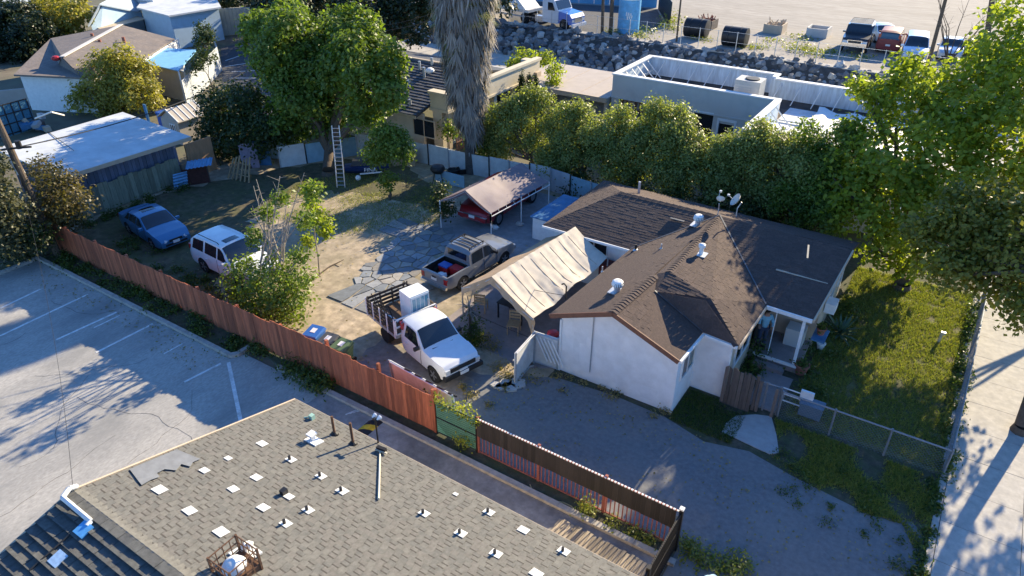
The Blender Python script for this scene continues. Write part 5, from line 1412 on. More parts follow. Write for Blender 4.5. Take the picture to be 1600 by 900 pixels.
cl = [(-33+rd.uniform(0,12), 13.5+rd.uniform(0,2.0), rd.uniform(.2,.5), rd.uniform(.1,.4), 120) for _ in range(30)] + [(-35.9+rd.uniform(0,.8), 14.8+rd.uniform(0,6), .3, .35, 130) for _ in range(14)]
weeds('yard_weeds', 'weeds inside the yard along the red fence and plank fence', cl, .11, 'weed', 6)
cl = [(P(x,y).x, P(x,y).y, r, h, n) for x, y, r, h, n in ((918,800,.3,.5,260),(1080,865,.4,.25,200),(1100,875,.4,.25,200),(1130,885,.5,.25,260),(1150,892,.5,.2,200),(1075,850,.3,.2,120),(1010,845,.3,.3,140),(990,832,.3,.2,100),(960,820,.3,.2,90),(1160,880,.4,.2,120))]
weeds('fence_weeds', 'bright weeds at the foot of the iron fence and beside the drive entrance', cl, .10, 'grass', 7)
cl = [(P(x,y).x, P(x,y).y, r, h, n) for x, y, r, h, n in ((665,655,.12,.9,160),(668,640,.10,.8,90))]
weeds('fence_climber', 'single dark green weed against the right end of the red fence', cl, .10, 'weed', 12)
# fallen leaves on the drive, the yard and the kerb edges
rg = np.random.default_rng(90)
lp_ = [q for q in field(900, -11, 2.3, 11, 17.5, 91, -.1, .8) if q[1] > 13.3 or q[0] > -3] + field(700, -33, -15, 14, 28, 92, -.1, .7) + field(260, -33, -20.5, 10.6, 11.9, 93, -.2, .9)
C = np.array(lp_)+np.array([0,0,.035]); V, Fc = leaves(C, np.tile([0,0,3.0],(len(C),1)), .075, rg, .7)
tag(mesh_np('leaf_litter', V, Fc, LEAF['drygrass'], rnd=rg.uniform(0,1,len(C))), 'small fallen leaves scattered over the drive, yard and lot edge', 'leaves', kind='stuff')
# flowering vine on the green screen
rg = np.random.default_rng(77)
pc = np.array([(-11.2,13.0,1.5),(-11.0,12.97,1.35),(-10.5,13.02,1.52),(-10.3,12.97,1.35),(-10.1,13.05,1.6),(-9.9,13.0,1.3),(-10.2,12.9,.35),(-10.4,12.9,.2)])
C = rg.permutation(np.repeat(pc, 70, 0)+rg.normal(0,1,(560,3))*np.array([.16,.06,.13]))
vn = thing('flowering_vine', 'yellow flowering vine spilling over the green screened fence', 'vine', (-10.5,13,0))
V, Fc = leaves(C[:330], np.tile([0,-.6,.6],(330,1)), .09, rg); mesh_np('vine_leaves', V, Fc, LEAF['grass'], vn, rnd=rg.uniform(0,1,330))
V, Fc = leaves(C[330:], np.tile([0,-.6,.6],(230,1)), .08, rg); mesh_np('flowers', V, Fc, LEAF['flower'], vn, rnd=rg.uniform(0,1,230))
# far lot scrub
cl = []
for x, y, r, h, n in ((960,52,.5,.5,150),(1000,58,.6,.5,180),(1010,50,.5,.6,150),(1045,45,.6,.9,250),(1050,35,.6,.9,250),(1100,62,.5,.3,120),(1180,75,.6,.4,180),(1245,78,.7,.7,260),(1270,80,.6,.4,160),(1275,85,.6,.4,160),(1345,90,.6,.3,120),(1250,60,.7,.3,120),(1210,65,.6,.3,80),(1300,82,.5,.3,90)):
    p = far(x,y); cl.append((p.x,p.y,r*2,h,n))
o = weeds('bank_scrub', 'sparse yellow green scrub along the far bank fence', cl, .2, 'grass', 9)
for v_ in o.data.vertices: v_.co.z += ZF
p = far(1535,92)
tree('round_shrub', 'dense rounded clipped green shrub beside the far pole', (p.x,p.y,ZF), [((p.x,p.y,ZF+.6),(1.7,1.2,.75)), ((p.x-1,p.y,ZF+.5),(1.1,1,.6)), ((p.x+1,p.y,ZF+.5),(1.1,1,.6))], 'olive', .22, 2, 0, cat='shrub')
# bare branches by the leaning pole
p = far(1480,100); bt = thing('bare_tree', 'leafless thin branched tree beside the leaning pole and silver sedan', 'tree', p)
for k in range(9):
    e = p+Vector((rd.uniform(-2.4,2.4), rd.uniform(-1,1), rd.uniform(3,5.5))); m_ = p.lerp(e,.5)+Vector((rd.uniform(-.5,.5),0,.3))
    b = MB().tube([p, m_, e], .05, 5, r1=.012)
    for j in range(3):
        s0 = m_.lerp(e, rd.random()); b.tube([s0, s0+Vector((rd.uniform(-.7,.7), rd.uniform(-.5,.5), rd.uniform(.2,1.0)))], .015, 4, r1=.006)
    b.build('branch', M['bark'], bt)
# dracaena by the patio, agave, pot plants
def spiky(name, label, base, h, n, L, leaf, cat, wd=.03, spread=1.0, seed=0):
    t = thing(name, label, cat, base); rg = np.random.default_rng(seed+50); base = np.array(base)
    if h > .1: MB().tube([Vector(base), Vector(base)+Vector((.03,0,h))], .07, 7, r1=.05).build('stem', M['bark'], t)
    V = []; rr = []
    for k in range(n):
        a = rg.uniform(0,2*math.pi); el = rg.uniform(-.6,1.35) if h > .1 else rg.uniform(.15,1.3)
        o = base+np.array([0,0,h*rg.uniform(.75,1.05) if h > .1 else .02]); d = np.array([math.cos(a)*math.cos(el), math.sin(a)*math.cos(el), math.sin(el)]); s_ = np.array([-math.sin(a), math.cos(a), 0])*wd
        l_ = L*rg.uniform(.7,1.2); m_ = o+d*l_*.5; e = o+d*l_+np.array([0,0,-.18*l_*spread])
        V += [o-s_*.6, o+s_*.6, m_+s_, m_-s_, m_-s_, m_+s_, e+s_*.08, e-s_*.08]; rr += [rg.uniform(0,1)]*2
    V = np.array(V); mesh_np('leaf_blades', V, np.arange(len(V)).reshape(-1,4), LEAF[leaf], t, rnd=np.array(rr))
    return t
dp_ = P(735,530)
sp_ = spiky('dracaena', 'spiky brown leaved plant on a dark stem by the canopy leg', dp_, 1.45, 70, .55, 'frond', 'plant', .022)
weeds('dracaena_foot', 'dark tangled plants round the foot of the spiky plant', [(dp_.x+.1,dp_.y+.1,.45,1.3,420), (dp_.x+.3,dp_.y-.2,.5,.6,260), (dp_.x-.2,dp_.y-.4,.5,.4,200)], .13, 'weed', 10)
spiky('agave', 'large blue green agave rosette in the shaded flower bed by the porch', P(1312,522), 0, 36, .9, 'agave', 'plant', .06, .4, 1)
spiky('agave', 'small green spiky plant against the white wall corner', P(1117,608), 0, 16, .4, 'agave', 'plant', .03, .6, 2)
weeds('porch_bed', 'dark leafy bed plants beside the porch and right wall', [(P(x,y).x, P(x,y).y, .5, h, n) for x, y, h, n in ((1180,560,.9,420),(1175,580,.6,300),(1255,550,.5,220),(1262,585,.35,200),(1290,520,.5,220),(1300,560,.25,200),(1270,615,.2,200),(1320,480,.5,260),(1330,500,.4,240),(1265,540,.4,160))], .12, 'weed', 11)
def pot(name, label, p, r, h, m, plant=True):
    t = thing(name, label, 'plant pot', p)
    MB().lathe(p, [(r*.68,0), (r*.95,h*.85), (r*1.05,h*.86), (r*1.05,h), (r*.9,h), (r*.86,h*.8), (.01,h*.78)], 16).build('pot', m, t, smooth=True)
    if plant:
        rg = np.random.default_rng(int(p.x*100) % 97); C = np.array(p)+np.array([0,0,h])+rg.normal(0,1,(140,3))*np.array([r*.5,r*.5,h*.35])
        C[:,2] = np.maximum(C[:,2], h*.8); V, Fc = leaves(C, np.tile([0,0,.7],(140,1)), .11, rg); mesh_np('foliage', V, Fc, LEAF['weed'], t, rnd=rg.uniform(0,1,140))
    return t
pot('plant_pot', 'large terracotta pot at the foot of the white porch post', P(1250,583), .26, .42, M['terracotta'])
pot('plant_pot', 'small white pot standing alone on the shaded lawn edge', P(1281,545), .16, .28, M['white_paint'], False)
pot('plant_pot', 'terracotta pot plant on the shelf by the right wall', Vector((-2.2,23.8,1.1)), .17, .28, M['terracotta'])
pot('plant_pot', 'dark pot with a leafy plant at the back of the porch', Vector((-3.0,24.0,.34)), .2, .35, M['black'])
# ================================================================== BUILDINGS BEHIND
# ---- white flat roofed shop with parapets
wb = thing('shop_building', 'long pale shop building with white parapets round a sunken flat roof', 'building', (-12, 44, 0))
W_ = lambda x0,x1,y0,y1,z0,z1,m,nm='wall': MB().bx(x0,x1,y0,y1,z0,z1).build(nm, m, wb)
gw, pw = M['grey_wall'], M['parapet_shade_blue']
XL, XR, YF, YB = -19.55, -9.1, 41.6, 47.3
W_(XL,XR,YF,YF+.2,2.6,4.0,gw); 
xd0, xd1 = PY(1120,215,YF).x, PY(1144,215,YF).x
xw0, xw1 = PY(1082,200,YF).x, PY(1112,200,YF).x
xs_ = [XL, PY(966,165,YF).x, PY(1030,180,YF).x, xw0, xw1, xd0, xd1, XR]
for a, b_ in ((xs_[0],xs_[1]), (xs_[2],xs_[3]), (xs_[4],xs_[5]), (xs_[6],xs_[7])): W_(a,b_,YF,YF+.2,0,2.6,gw)
MB().bx(xs_[1],xs_[2],YF+.3,YF+.4,0,2.6).build('recess_wall', M['pink_wall'], wb)
for k in range(9):
    x = xs_[1]+(xs_[2]-xs_[1])*(k+.5)/9; MB().bx(x-.05,x+.05,YF+.2,YF+.28,.2,2.55).build('trellis_bar', M['brown_trim'], wb)
for z in (.5,1.2,1.9,2.5): MB().bx(xs_[1],xs_[2],YF+.14,YF+.19,z-.05,z+.05).build('trellis_bar', M['brown_trim'], wb)
for px in (975, 1012):
    p = PY(px,178,YF-.4); tree('clipped_shrub', 'dark clipped shrub at the %s end of the shop trellis' % ('left' if px < 1000 else 'right'), (p.x,p.y,0), [((p.x,p.y,z),(.55,.4,.5)) for z in (.5,1.1,1.6)], 'cypress', .16, 2.2, .04, cat='shrub', limbs=False, spread=.08)
MB().bx(xw0,xw1,YF+.06,YF+.1,.1,2.6).build('shop_window', M['glass'], wb)
MB().bx(xd0,xd1,YF+.1,YF+.14,0,2.15).build('door', M['glass'], wb)
for a, b_, z0, z1 in ((xd0-.12,xd0,0,2.3),(xd1,xd1+.12,0,2.3)): MB().bx(a,b_,YF-.06,YF-.004,z0,z1).build('door_frame', M['white_paint'], wb)
MB().bx(xd0-.12,xd1+.12,YF-.06,YF-.004,2.3,2.45).build('door_frame', M['white_paint'], wb); W_(xd0,xd1,YF,YF+.2,2.15,2.6,gw)
MB().bx(xw0,xw1,YF-.03,YF-.004,2.55,2.68).build('lintel', M['white_paint'], wb)
W_(XL,XR+.15,YF-.06,YF-.004,2.55,2.62,gw,'string_course')
# parapets
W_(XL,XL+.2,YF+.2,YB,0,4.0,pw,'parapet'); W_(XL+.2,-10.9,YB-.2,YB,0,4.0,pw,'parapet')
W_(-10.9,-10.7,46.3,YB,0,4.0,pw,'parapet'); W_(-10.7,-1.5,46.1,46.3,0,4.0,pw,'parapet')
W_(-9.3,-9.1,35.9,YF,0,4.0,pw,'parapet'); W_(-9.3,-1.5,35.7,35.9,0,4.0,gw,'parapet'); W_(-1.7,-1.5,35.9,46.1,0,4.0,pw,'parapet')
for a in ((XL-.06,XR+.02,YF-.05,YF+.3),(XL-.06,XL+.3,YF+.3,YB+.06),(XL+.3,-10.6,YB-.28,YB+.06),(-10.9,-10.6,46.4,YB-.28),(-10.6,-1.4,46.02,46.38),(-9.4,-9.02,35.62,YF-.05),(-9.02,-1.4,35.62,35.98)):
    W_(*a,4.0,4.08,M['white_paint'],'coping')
mem = mat('white_roof_membrane', (.66,.68,.70), .8, .10, 1.5, .1, 30, col2=(.45,.46,.47), scale2=.9, mix2=.62)
W_(XL+.2,XR,YF+.2,YB-.2,2.7,2.85,M['roofdirt'],'roof'); W_(XR,-1.7,44.6,46.1,2.7,2.84,M['roofdirt'],'roof'); W_(XR,-1.7,YF+.2,44.6,2.7,2.86,mem,'roof')
W_(-9.1,-1.7,35.9,YF+.2,2.7,2.85,mem,'roof')
# crumpled membrane sheet lying over the far part
sv, sf = [], []; NX, NY = 16, 10
for i in range(NX+1):
    for j in range(NY+1):
        x = -7.6+5.6*i/NX; y = 39.2+5.6*j/NY
        sv.append((x+.4*mnoise.noise(Vector((x,y,0))), y+.5*mnoise.noise(Vector((y,x,3))), 2.92+.45*abs(mnoise.noise(Vector((x*.6,y*.6,7))))))
for i in range(NX):
    for j in range(NY): sf.append((i*(NY+1)+j, (i+1)*(NY+1)+j, (i+1)*(NY+1)+j+1, i*(NY+1)+j+1))
tag(MB().add(sv, sf).build('roof_tarpaulin', M['white_paint'], smooth=True), 'crumpled white sheet lying on the shop roof behind the parapet', 'tarpaulin')
def strut(a, b_, r=.04): MB().cyl(a, b_, r, n=5).build('parapet_strut', M['white_paint'], wb)
for k in range(6):
    y = YF+.6+k*.85; strut((XL+.2,y,3.9),(XL+1.3,y,2.86)); strut((XL+.2,y,2.95),(XL+.7,y+.4,3.4), .025)
for k in range(8): strut((XL+1.2+k*1.15,YB-.2,3.85),(XL+1.0+k*1.15,YB-1.2,2.86), .03)
for k in range(7): strut((-10.2+k*1.2,46.1,3.8),(-10.4+k*1.2,45.0,2.86), .03)
for k in range(5): strut((-9.1,36.6+k*1.05,3.9),(-8.1,36.6+k*1.05,2.9))
MB().bx(-9.0,-1.8,YF+.02,YF+.12,2.9,3.0).build('parapet_strut', M['white_paint'], wb)
ac = thing('air_conditioner', 'grey box air conditioner with a round fan grille on the shop roof', 'air conditioner', PY(1175,150,43.0))
q = PY(1170,140,43.2); cx, cy = q.x, 43.3
ac.location = (cx, cy, 2.85)
MB().bx(cx-.75,cx+.75,cy-.6,cy+.6,2.92,4.55).build('casing', mat('ac_casing', (.50,.49,.46), .6, .06, 4), ac)
MB().lathe((cx+.1,cy,4.55), [(.42,0),(.42,.06),(.36,.07)], 16).build('fan_ring', M['iron'], ac)
for k in range(7): MB().bx(cx-.76,cx+.2,cy-.615,cy-.602,3.35+k*.14,3.44+k*.14).build('louvre', M['grey_wall'], ac)
MB().bx(cx-.95,cx-.75,cy-.5,cy+.5,2.86,3.3).build('duct', M['steel'], ac)
# garage row to its left
gb = thing('garage_row', 'low garage block with a pinkish flat roof and grey doors left of the shop', 'garage', (-23, 44, 0))
MB().bx(-27.2,-19.66,41.2,47.2,2.4,2.55).build('roof', M['pink_wall'], gb)
MB().bx(-27.2,-19.66,41.1,41.19,2.25,2.56).build('fascia', M['tan'], gb)
MB().bx(-27.0,-19.7,42.2,42.4,0,2.4).build('wall', M['beige'], gb)
for k in range(3): MB().bx(-26.7+k*2.4,-24.6+k*2.4,42.1,42.19,0,2.2).build('garage_door', mat('grey_blue_door', (.20,.23,.28), .6, .08, 4), gb)
MB().bx(-19.9,-19.7,41.3,42.2,0,2.4).build('wall', M['beige'], gb)
for k in range(3): MB().bx(-26.0+k*2.1,-25.97+k*2.1,41.2,47.1,2.551,2.562).build('roof_seam', M['tan'], gb)

# ---- cream building with dark tiled roof behind the palm
cb = thing('tiled_house', 'cream building with a dark tiled roof and moulded parapet behind the palm', 'building', (-30, 36, 0))
m_tile = [mat('dark_roof_tile_%s' % k, c, .7, .15, 10, .2, 60) for k, c in (('a', (.055,.058,.066)), ('b', (.070,.072,.080)))]
ez, ey, rz_, ry = 2.55, 31.7, 4.05, 37.6
xr = -27.6
tl = [(-40,ey,ez), (xr,ey,ez), (xr,ry,rz_), (-40,ry,rz_)]
rfm = MB()
for pl in (tl, [(-40,ry,rz_), (xr,ry,rz_), (xr,44,2.55), (-40,44,2.55)]):
    p = [Vector(q) for q in pl]; nn = (p[1]-p[0]).cross(p[2]-p[0]).normalized(); nn = nn if nn.z > 0 else -nn
    rfm.ext(p, -nn*.12)
tr_o = rfm.build('roof', m_tile[0], cb)
shingles(tr_o, [(-35.5,ey-.02,ez), (xr,ey-.02,ez), (xr,ry,rz_), (-35.5,ry,rz_)], (0,1,0), cb, m_tile, 60, w=.45, ex=.32, th=.05, name='tile', seed=9)
MB().bx(-40,xr,37.5,37.7,4.02,4.14).build('ridge', M['tan'], cb)
MB().bx(-39.5,xr,32.3,32.5,0,2.5).build('wall', M['beige'], cb)
MB().bx(-40,xr,31.62,31.69,2.38,2.56).build('gutter', M['tan'], cb)
qx = PY(663,200,32.3); window(cb, (qx.x,32.3,max(1.3,qx.z)), 1.7, 1.1, 'x', M['tan'], 2)
for px, py, h in ((656,110,.6),(675,102,.5),(663,122,.7),(638,135,.4),(641,165,.4)):
    p = PPL(px, py, tl[0], (Vector(tl[1])-Vector(tl[0])).cross(Vector(tl[2])-Vector(tl[0])))
    MB().cyl(p-Vector((0,0,.1)), p+Vector((0,0,h)), .09, n=8).build('roof_pipe', M['steel'], cb)
p = PPL(672,113, tl[0], (Vector(tl[1])-Vector(tl[0])).cross(Vector(tl[2])-Vector(tl[0]))); MB().ball(p+Vector((0,0,.1)), .3, (1,1,.7), 10).build('roof_vent', M['white_paint'], cb)
# moulded parapet, pillars
B_ = lambda x0,x1,y0,y1,z0,z1,m,nm: MB().bx(x0,x1,y0,y1,z0,z1).build(nm, m, cb)
B_(-27.55,-26.2,33.0,33.5,2.75,3.62,M['cream'],'parapet'); B_(-27.65,-26.1,32.92,33.52,3.62,3.78,M['cream'],'cornice'); B_(-27.6,-26.14,32.95,33.51,2.60,2.76,M['cream'],'moulding')
B_(-27.4,-26.7,33.02,33.4,0,2.6,M['cream'],'pillar'); B_(-26.45,-26.25,33.1,33.4,0,2.6,M['tan'],'pillar')
B_(-26.5,-26.2,33.52,43.6,2.62,3.62,M['cream'],'parapet'); B_(-26.56,-26.1,33.53,43.7,3.62,3.78,M['cream'],'cornice'); B_(-26.54,-26.12,33.53,43.66,2.48,2.62,M['cream'],'moulding')
B_(-27.4,-27.2,33.5,43.6,0,3.0,M['cream'],'wall'); B_(-27.4,-26.5,43.0,43.6,0,3.62,M['cream'],'wall')
B_(-33,-26.5,33.9,43.4,2.66,2.74,M['grey_wall'],'flat_roof')
for y in (36.0,38.2,40.6,43.2): B_(-26.62,-26.3,y-.16,y+.16,0,2.47,M['cream'],'pillar')
B_(-26.45,-26.0,42.9,43.5,0,2.9,M['tan'],'pillar')
for y in (37.0,39.4,41.8): window(cb, (-27.2,y,1.45), 1.5, 1.5, 'X+', M['white_paint'], 2)
for k in range(7): B_(-25.9+.001,-25.86,33.3+k*.22,33.36+k*.22,.2,2.3,M['brown_trim'],'trellis_bar')
for k in range(5): B_(-25.85,-25.81,33.25,34.75,.3+k*.45,.36+k*.45,M['brown_trim'],'trellis_bar')

# ---- shed with white roof, plank fence
sh = thing('shed', 'long low shed with flat white roof and dark blue board walls', 'shed', (-39, 18.5, 0))
m_wroof = mat('white_roof_coating', (.56,.585,.59), .85, .07, 1.2, .1, 30, col2=(.47,.49,.50), scale2=.5, mix2=.6)
MB().ext([(-42.2,14.9,2.66), (-35.75,14.85,2.56), (-35.5,21.9,2.56), (-42.4,22.2,2.66)], (0,0,.10)).build('roof', m_wroof, sh)
beam((-35.72,14.86,2.56), (-35.47,21.9,2.56), .05, .2, M['tan'], sh, 'fascia')
MB().bx(-41.8,-36.6,15.3,21.5,0,2.5).build('wall', mat('blue_black_wall', (.045,.06,.095), .8, .1, 4), sh)
m_bb = objrand(mat('blue_board', (.13,.16,.235), .75, .12, 5, stretch=(5,5,.5)), .75, 1.3)
for k in range(30): MB().bx(-36.59,-36.56+.012*(k % 2),15.32+k*.206,15.32+k*.206+.19,.05,2.48).build('siding_board', m_bb, sh)
MB().tube([P(75,207,2.72)+Vector((0,0,.06)), P(116,237,2.72)+Vector((0,0,.06))], .015, 4).build('roof_cable', M['wire'], sh)
pf = thing('plank_fence', 'weathered grey green plank fence of wide boards in front of the shed', 'fence', (-36.2, 17.8, 0))
m_pl = objrand(mat('green_grey_plank', (.21,.225,.165), .9, .18, 4, .2, 30, stretch=(4,4,.5)), .72, 1.25)
y = 14.3
while y < 21.0:
    w_ = random.uniform(.24,.32); MB().bx(-36.22+random.uniform(-.01,.01),-36.19,y,y+w_-.012,.03,1.5+random.uniform(-.05,.08)).build('plank', m_pl, pf); y += w_
for z in (.4,1.2): MB().bx(-36.27,-36.22,14.3,21.0,z,z+.09).build('rail', m_pl, pf)
# side wall of raw plywood, corrugated lean-to, blue bins, beige playhouse shed
tag(MB().bx(-36.4,-36.32,21.9,23.6,0,2.0).build('plywood_wall', mat('plywood', (.42,.24,.13), .85, .12, 3, stretch=(3,3,.5))), 'orange brown plywood panel standing beyond the end of the shed', 'panel')
lt_ = thing('lean_to', 'small pen with a blue corrugated tin roof in the yard corner', 'pen', (-34.3,22.8,0))
m_tin = mat('blue_tin', (.16,.36,.58), .5, .12, 5, metal=.3)
def corrugated(c, u, v, nu, t_name, m, parent, amp=.03):
    """sheet of nu ridges, c corner, u along ridge count, v along ridges"""
    c, u, v = Vector(c), Vector(u), Vector(v); n = u.cross(v).normalized(); vs = []; N = nu*6
    for i in range(N+1):
        h = amp*math.sin(i/6*2*math.pi); a = c+u*(i/N)+n*h; vs += [a, a+v, a+n*-.006, a+v+n*-.006]
    fs = []
    for i in range(N): fs += [(i*4,i*4+1,i*4+5,i*4+4), (i*4+2,i*4+6,i*4+7,i*4+3)]
    return MB().add(vs, fs).build(t_name, m, parent)
c0 = P(288,258,1.3)
corrugated(P(289,265,1.25), P(330,258,1.25)-P(289,265,1.25), P(292,252,1.4)-P(289,265,1.25), 7, 'tin_sheet', m_tin, lt_, .025)
for a in ((290,290),(328,285),(300,275)): p = P(*a); MB().bx(p.x-.04,p.x+.04,p.y-.04,p.y+.04,0,1.25).build('post', M['greywood'], lt_)
a, b_ = P(290,292), P(328,286); MB().ext([(*a.xy,.05), (*b_.xy,.05), (*b_.xy,1.0), (*a.xy,1.0)], (-.03,.03,0)).build('side_panel', mat('dark_red_board', (.07,.025,.02), .85, .2, 6), lt_)
cs = thing('tin_sheet', 'blue corrugated tin sheet leaning against the plank fence', 'tin sheet', P(285,290))
corrugated(P(272,297)+Vector((0,0,.02)), Vector((.25,.0,.95)), P(294,291)-P(272,297), 5, 'sheet', m_tin, cs, .04)
for k, (px, py, m_, lab) in enumerate(((260,187,M['blueplastic'],'blue wheelie bin behind the white shed roof'), (276,187,M['black'],'black wheelie bin behind the white shed roof'))):
    p = P(px,py+12); t_ = thing('wheelie_bin', lab, 'bin', p)
    MB().ext([p+Vector((-.3,-.3,0)),p+Vector((.3,-.3,0)),p+Vector((.3,.3,0)),p+Vector((-.3,.3,0))],(0,0,1.0)).build('body', m_, t_)
    MB().bx(p.x-.34,p.x+.34,p.y-.34,p.y+.34,1.0,1.1).build('lid', m_, t_)
m_sid = mat('beige_siding', (.45,.40,.34), .8, .06, 4)
ps = thing('storage_shed', 'small beige storage shed with a ribbed gable roof and barred window', 'shed', P(285,215))
p = P(288,218); X, Y = p.x, p.y
MB().bx(X-.9,X+.9,Y-.7,Y+1.2,0,1.5).build('wall', m_sid, ps)
for s_ in (-1,1):
    MB().ext([(X,Y-.85,2.15),(X+s_*1.1,Y-.85,1.5),(X+s_*1.1,Y+1.35,1.5),(X,Y+1.35,2.15)],(0,0,.05)).build('roof_panel', m_sid, ps)
    for k in range(6): yy = Y-.8+k*.42; MB().ext([(X,yy,2.205),(X+s_*1.1,yy,1.555),(X+s_*1.1,yy+.06,1.555),(X,yy+.06,2.205)],(0,0,.03)).build('roof_rib', M['white_paint'], ps)
MB().ext([(X-.88,Y-.69,1.5),(X+.88,Y-.69,1.5),(X,Y-.69,2.12)],(0,.05,0)).build('gable', m_sid, ps)
window(ps, (X+.3,Y-.7,1.05), .6, .5, 'x', M['white_paint'], 3)
tag(MB().bx(*(lambda a,b_: (min(a.x,b_.x),max(a.x,b_.x),min(a.y,b_.y)-.0,min(a.y,b_.y)+.08))(P(236,200),P(262,190)),0,1.6).build('blue_screen', M['bluepaint']), 'deep blue screen panel behind the white shed roof', 'panel')

# ---- curved pale fence and dark car park
sheet('rear_car_park', [tuple(P(*q).xy) for q in ((350,168),(345,75),(400,62),(470,60),(560,150),(470,210),(400,200))], .0, M['asphalt_far'])
for a, b_ in (((352,95),(378,86)), ((352,104),(418,94)), ((362,112),(410,110)), ((358,122),(400,122)), ((375,72),(392,70))): ground_line(a, b_, .12, 'bay_line', m_line, bpy.data.objects['rear_car_park'])
cf = thing('corrugated_fence', 'tall pale ribbed metal fence bordering the dark car park', 'fence', P(320,140))
m_cf = mat('pale_ribbed_metal', (.52,.56,.60), .55, .08, 4, metal=.2)
pa, pb_ = P(294,168), P(347,110)
n = 34
for k in range(n):
    a = pa.lerp(pb_, k/n); b_ = pa.lerp(pb_, (k+.86)/n); MB().ext([a, b_, b_+Vector((.05,-.03,0)), a+Vector((.05,-.03,0))], (0,0,2.0)).build('panel', m_cf, cf)
pa2 = P(347,110); pb2 = P(334,66)
for k in range(22):
    a = pa2.lerp(pb2, k/22); b_ = pa2.lerp(pb2, (k+.86)/22); MB().ext([a, b_, b_+Vector((.06,0,0)), a+Vector((.06,0,0))], (0,0,1.4)).build('panel', m_cf, cf)
wl_ = thing('boundary_wall', 'pale panelled boundary wall across the back of the dark car park', 'wall', P(380,60))
pts = [P(318,56), P(340,57), P(370,54), P(398,53)]
for a, b_ in zip(pts, pts[1:]):
    for k in range(5):
        p0, p1 = a.lerp(b_, k/5), a.lerp(b_, (k+.94)/5); MB().ext([p0, p1, p1+Vector((-.1,.15,0)), p0+Vector((-.1,.15,0))], (0,0,2.6)).build('wall_panel', mat('pale_wall_panel', (.40,.37,.31), .85, .08, 1), wl_)
# ---- grey roofed house top left
gh = thing('grey_house', 'pale house with a grey brown roof and white end wall behind the yellow tree', 'house', P(150,120))
A1, B1 = P(98,92,3.4), P(190,41,3.4)
e1, e2, e3 = P(22,119,2.6), P(92,103,2.6), P(80,62,2.6)
f1, f2, f3 = P(218,98,2.6), P(273,63,2.6), P(130,124,2.6)
m_gr = mat('grey_brown_roof', (.20,.165,.14), .9, .12, 5, .2, 40, col2=(.15,.13,.12), scale2=1, mix2=.55)
rf_ = MB()
for poly in ([A1,B1,f2,f1], [A1,f1,f3], [B1,A1,e3], [A1,e2,e1,e3], [A1,f3,e2], [f3,e1,e2]): rf_.ext([p+Vector((0,0,.0)) for p in poly], (0,0,.12))
rf_.build('roof', m_gr, gh)
d = (B1-A1).normalized(); s_ = Vector((-d.y,d.x,0))*.18
MB().ext([A1+s_+Vector((0,0,.14)),A1-s_+Vector((0,0,.14)),B1-s_+Vector((0,0,.14)),B1+s_+Vector((0,0,.14))],(0,0,.04)).build('ridge', M['grey_wall'], gh)
for poly in ((e1,f3),(f3,f1),(f1,f2),(e1,e3)):
    a, b_ = [Vector((p.x,p.y,0))+Vector((-.3,.5,0)) for p in poly]; MB().ext([a, b_, b_+Vector((-.15,.15,0)), a+Vector((-.15,.15,0))], (0,0,2.6)).build('wall', M['white_paint'], gh)
p = P(78,140,.9); 
MB().box((p.x,p.y,1.5),(1.6,.1,1.2), rz=.25).build('window', M['glass'], gh)
for px, py in ((158,72),(195,68),(146,62)): p = P(px,py,3.1); MB().cyl(p-Vector((0,0,.2)), p+Vector((0,0,.5)), .13, n=8).build('vent_pipe', M['terracotta'], gh)
p = P(87,91,3.3); MB().ball(p, .3, (1.3,1,.6), 8).build('roof_bucket', M['red'], gh)
cn = thing('blue_canopy', 'flat bright blue canopy roof on posts beside the grey roofed house', 'canopy', P(265,110))
cp_ = [P(222,99,2.4), P(246,76,2.4), P(308,79,2.4), P(279,112,2.4)]
MB().ext(cp_, (0,0,.07)).build('canopy_sheet', mat('sky_blue_sheet', (.20,.45,.66), .6, .08, 3), cn)
for q in cp_: MB().cyl((q.x,q.y,0),(q.x,q.y,2.4),.06,n=6).build('post', M['white_paint'], cn)
a, b_ = cp_[0], cp_[3]; MB().ext([(a.x,a.y+.4,0),(b_.x,b_.y+.4,0),(b_.x,b_.y+.5,0),(a.x,a.y+.5,0)],(0,0,2.3)).build('wall', M['beige'], cn)
# ---- white houses at the top
def block(name, label, roofpx, z, mroof, mwall, cat='house', inset=.4, th=.15):
    ps_ = [P(px,py,z) for px,py in roofpx]; c = sum(ps_, Vector())/len(ps_); t_ = thing(name, label, cat, (c.x,c.y,0))
    MB().ext(ps_, (0,0,th)).build('roof', mroof, t_)
    q = [p+(c-p).normalized()*inset for p in ps_]
    for a, b_ in zip(q, q[1:]+q[:1]):
        a, b_ = Vector((a.x,a.y,0)), Vector((b_.x,b_.y,0)); nn = Vector((-(b_-a).y,(b_-a).x,0)).normalized()*.1
        MB().ext([a, b_, b_+nn, a+nn], (0,0,z)).build('wall', mwall, t_)
    return t_
wh = block('white_house', 'white flat roofed house with a pale blue wall at the top left', ((214,14),(264,27),(346,13),(330,-14),(230,-6)), 3.0, m_wroof, mat('pale_blue_wall', (.42,.56,.66), .8, .05, 2))
for px, py in ((285,37),(322,27)): p = P(px,py,1.2); MB().box((p.x,p.y,1.3),(1.2,.12,1.2), rz=.3).build('window', M['glass'], wh)
gab = thing('gabled_house', 'small white gabled house with an attic louvre at the top left', 'house', P(170,45))
g1, g2, g3 = P(138,42,2.4), P(216,20,2.4), P(156,8,4.0)
bk = Vector((-8,9,0))
for a, b_ in ((g1,g3),(g3,g2)): MB().ext([a,b_,b_+bk,a+bk],(0,0,.12)).build('roof_slope', mat('blue_grey_roof', (.30,.36,.42), .8, .08, 4), gab)
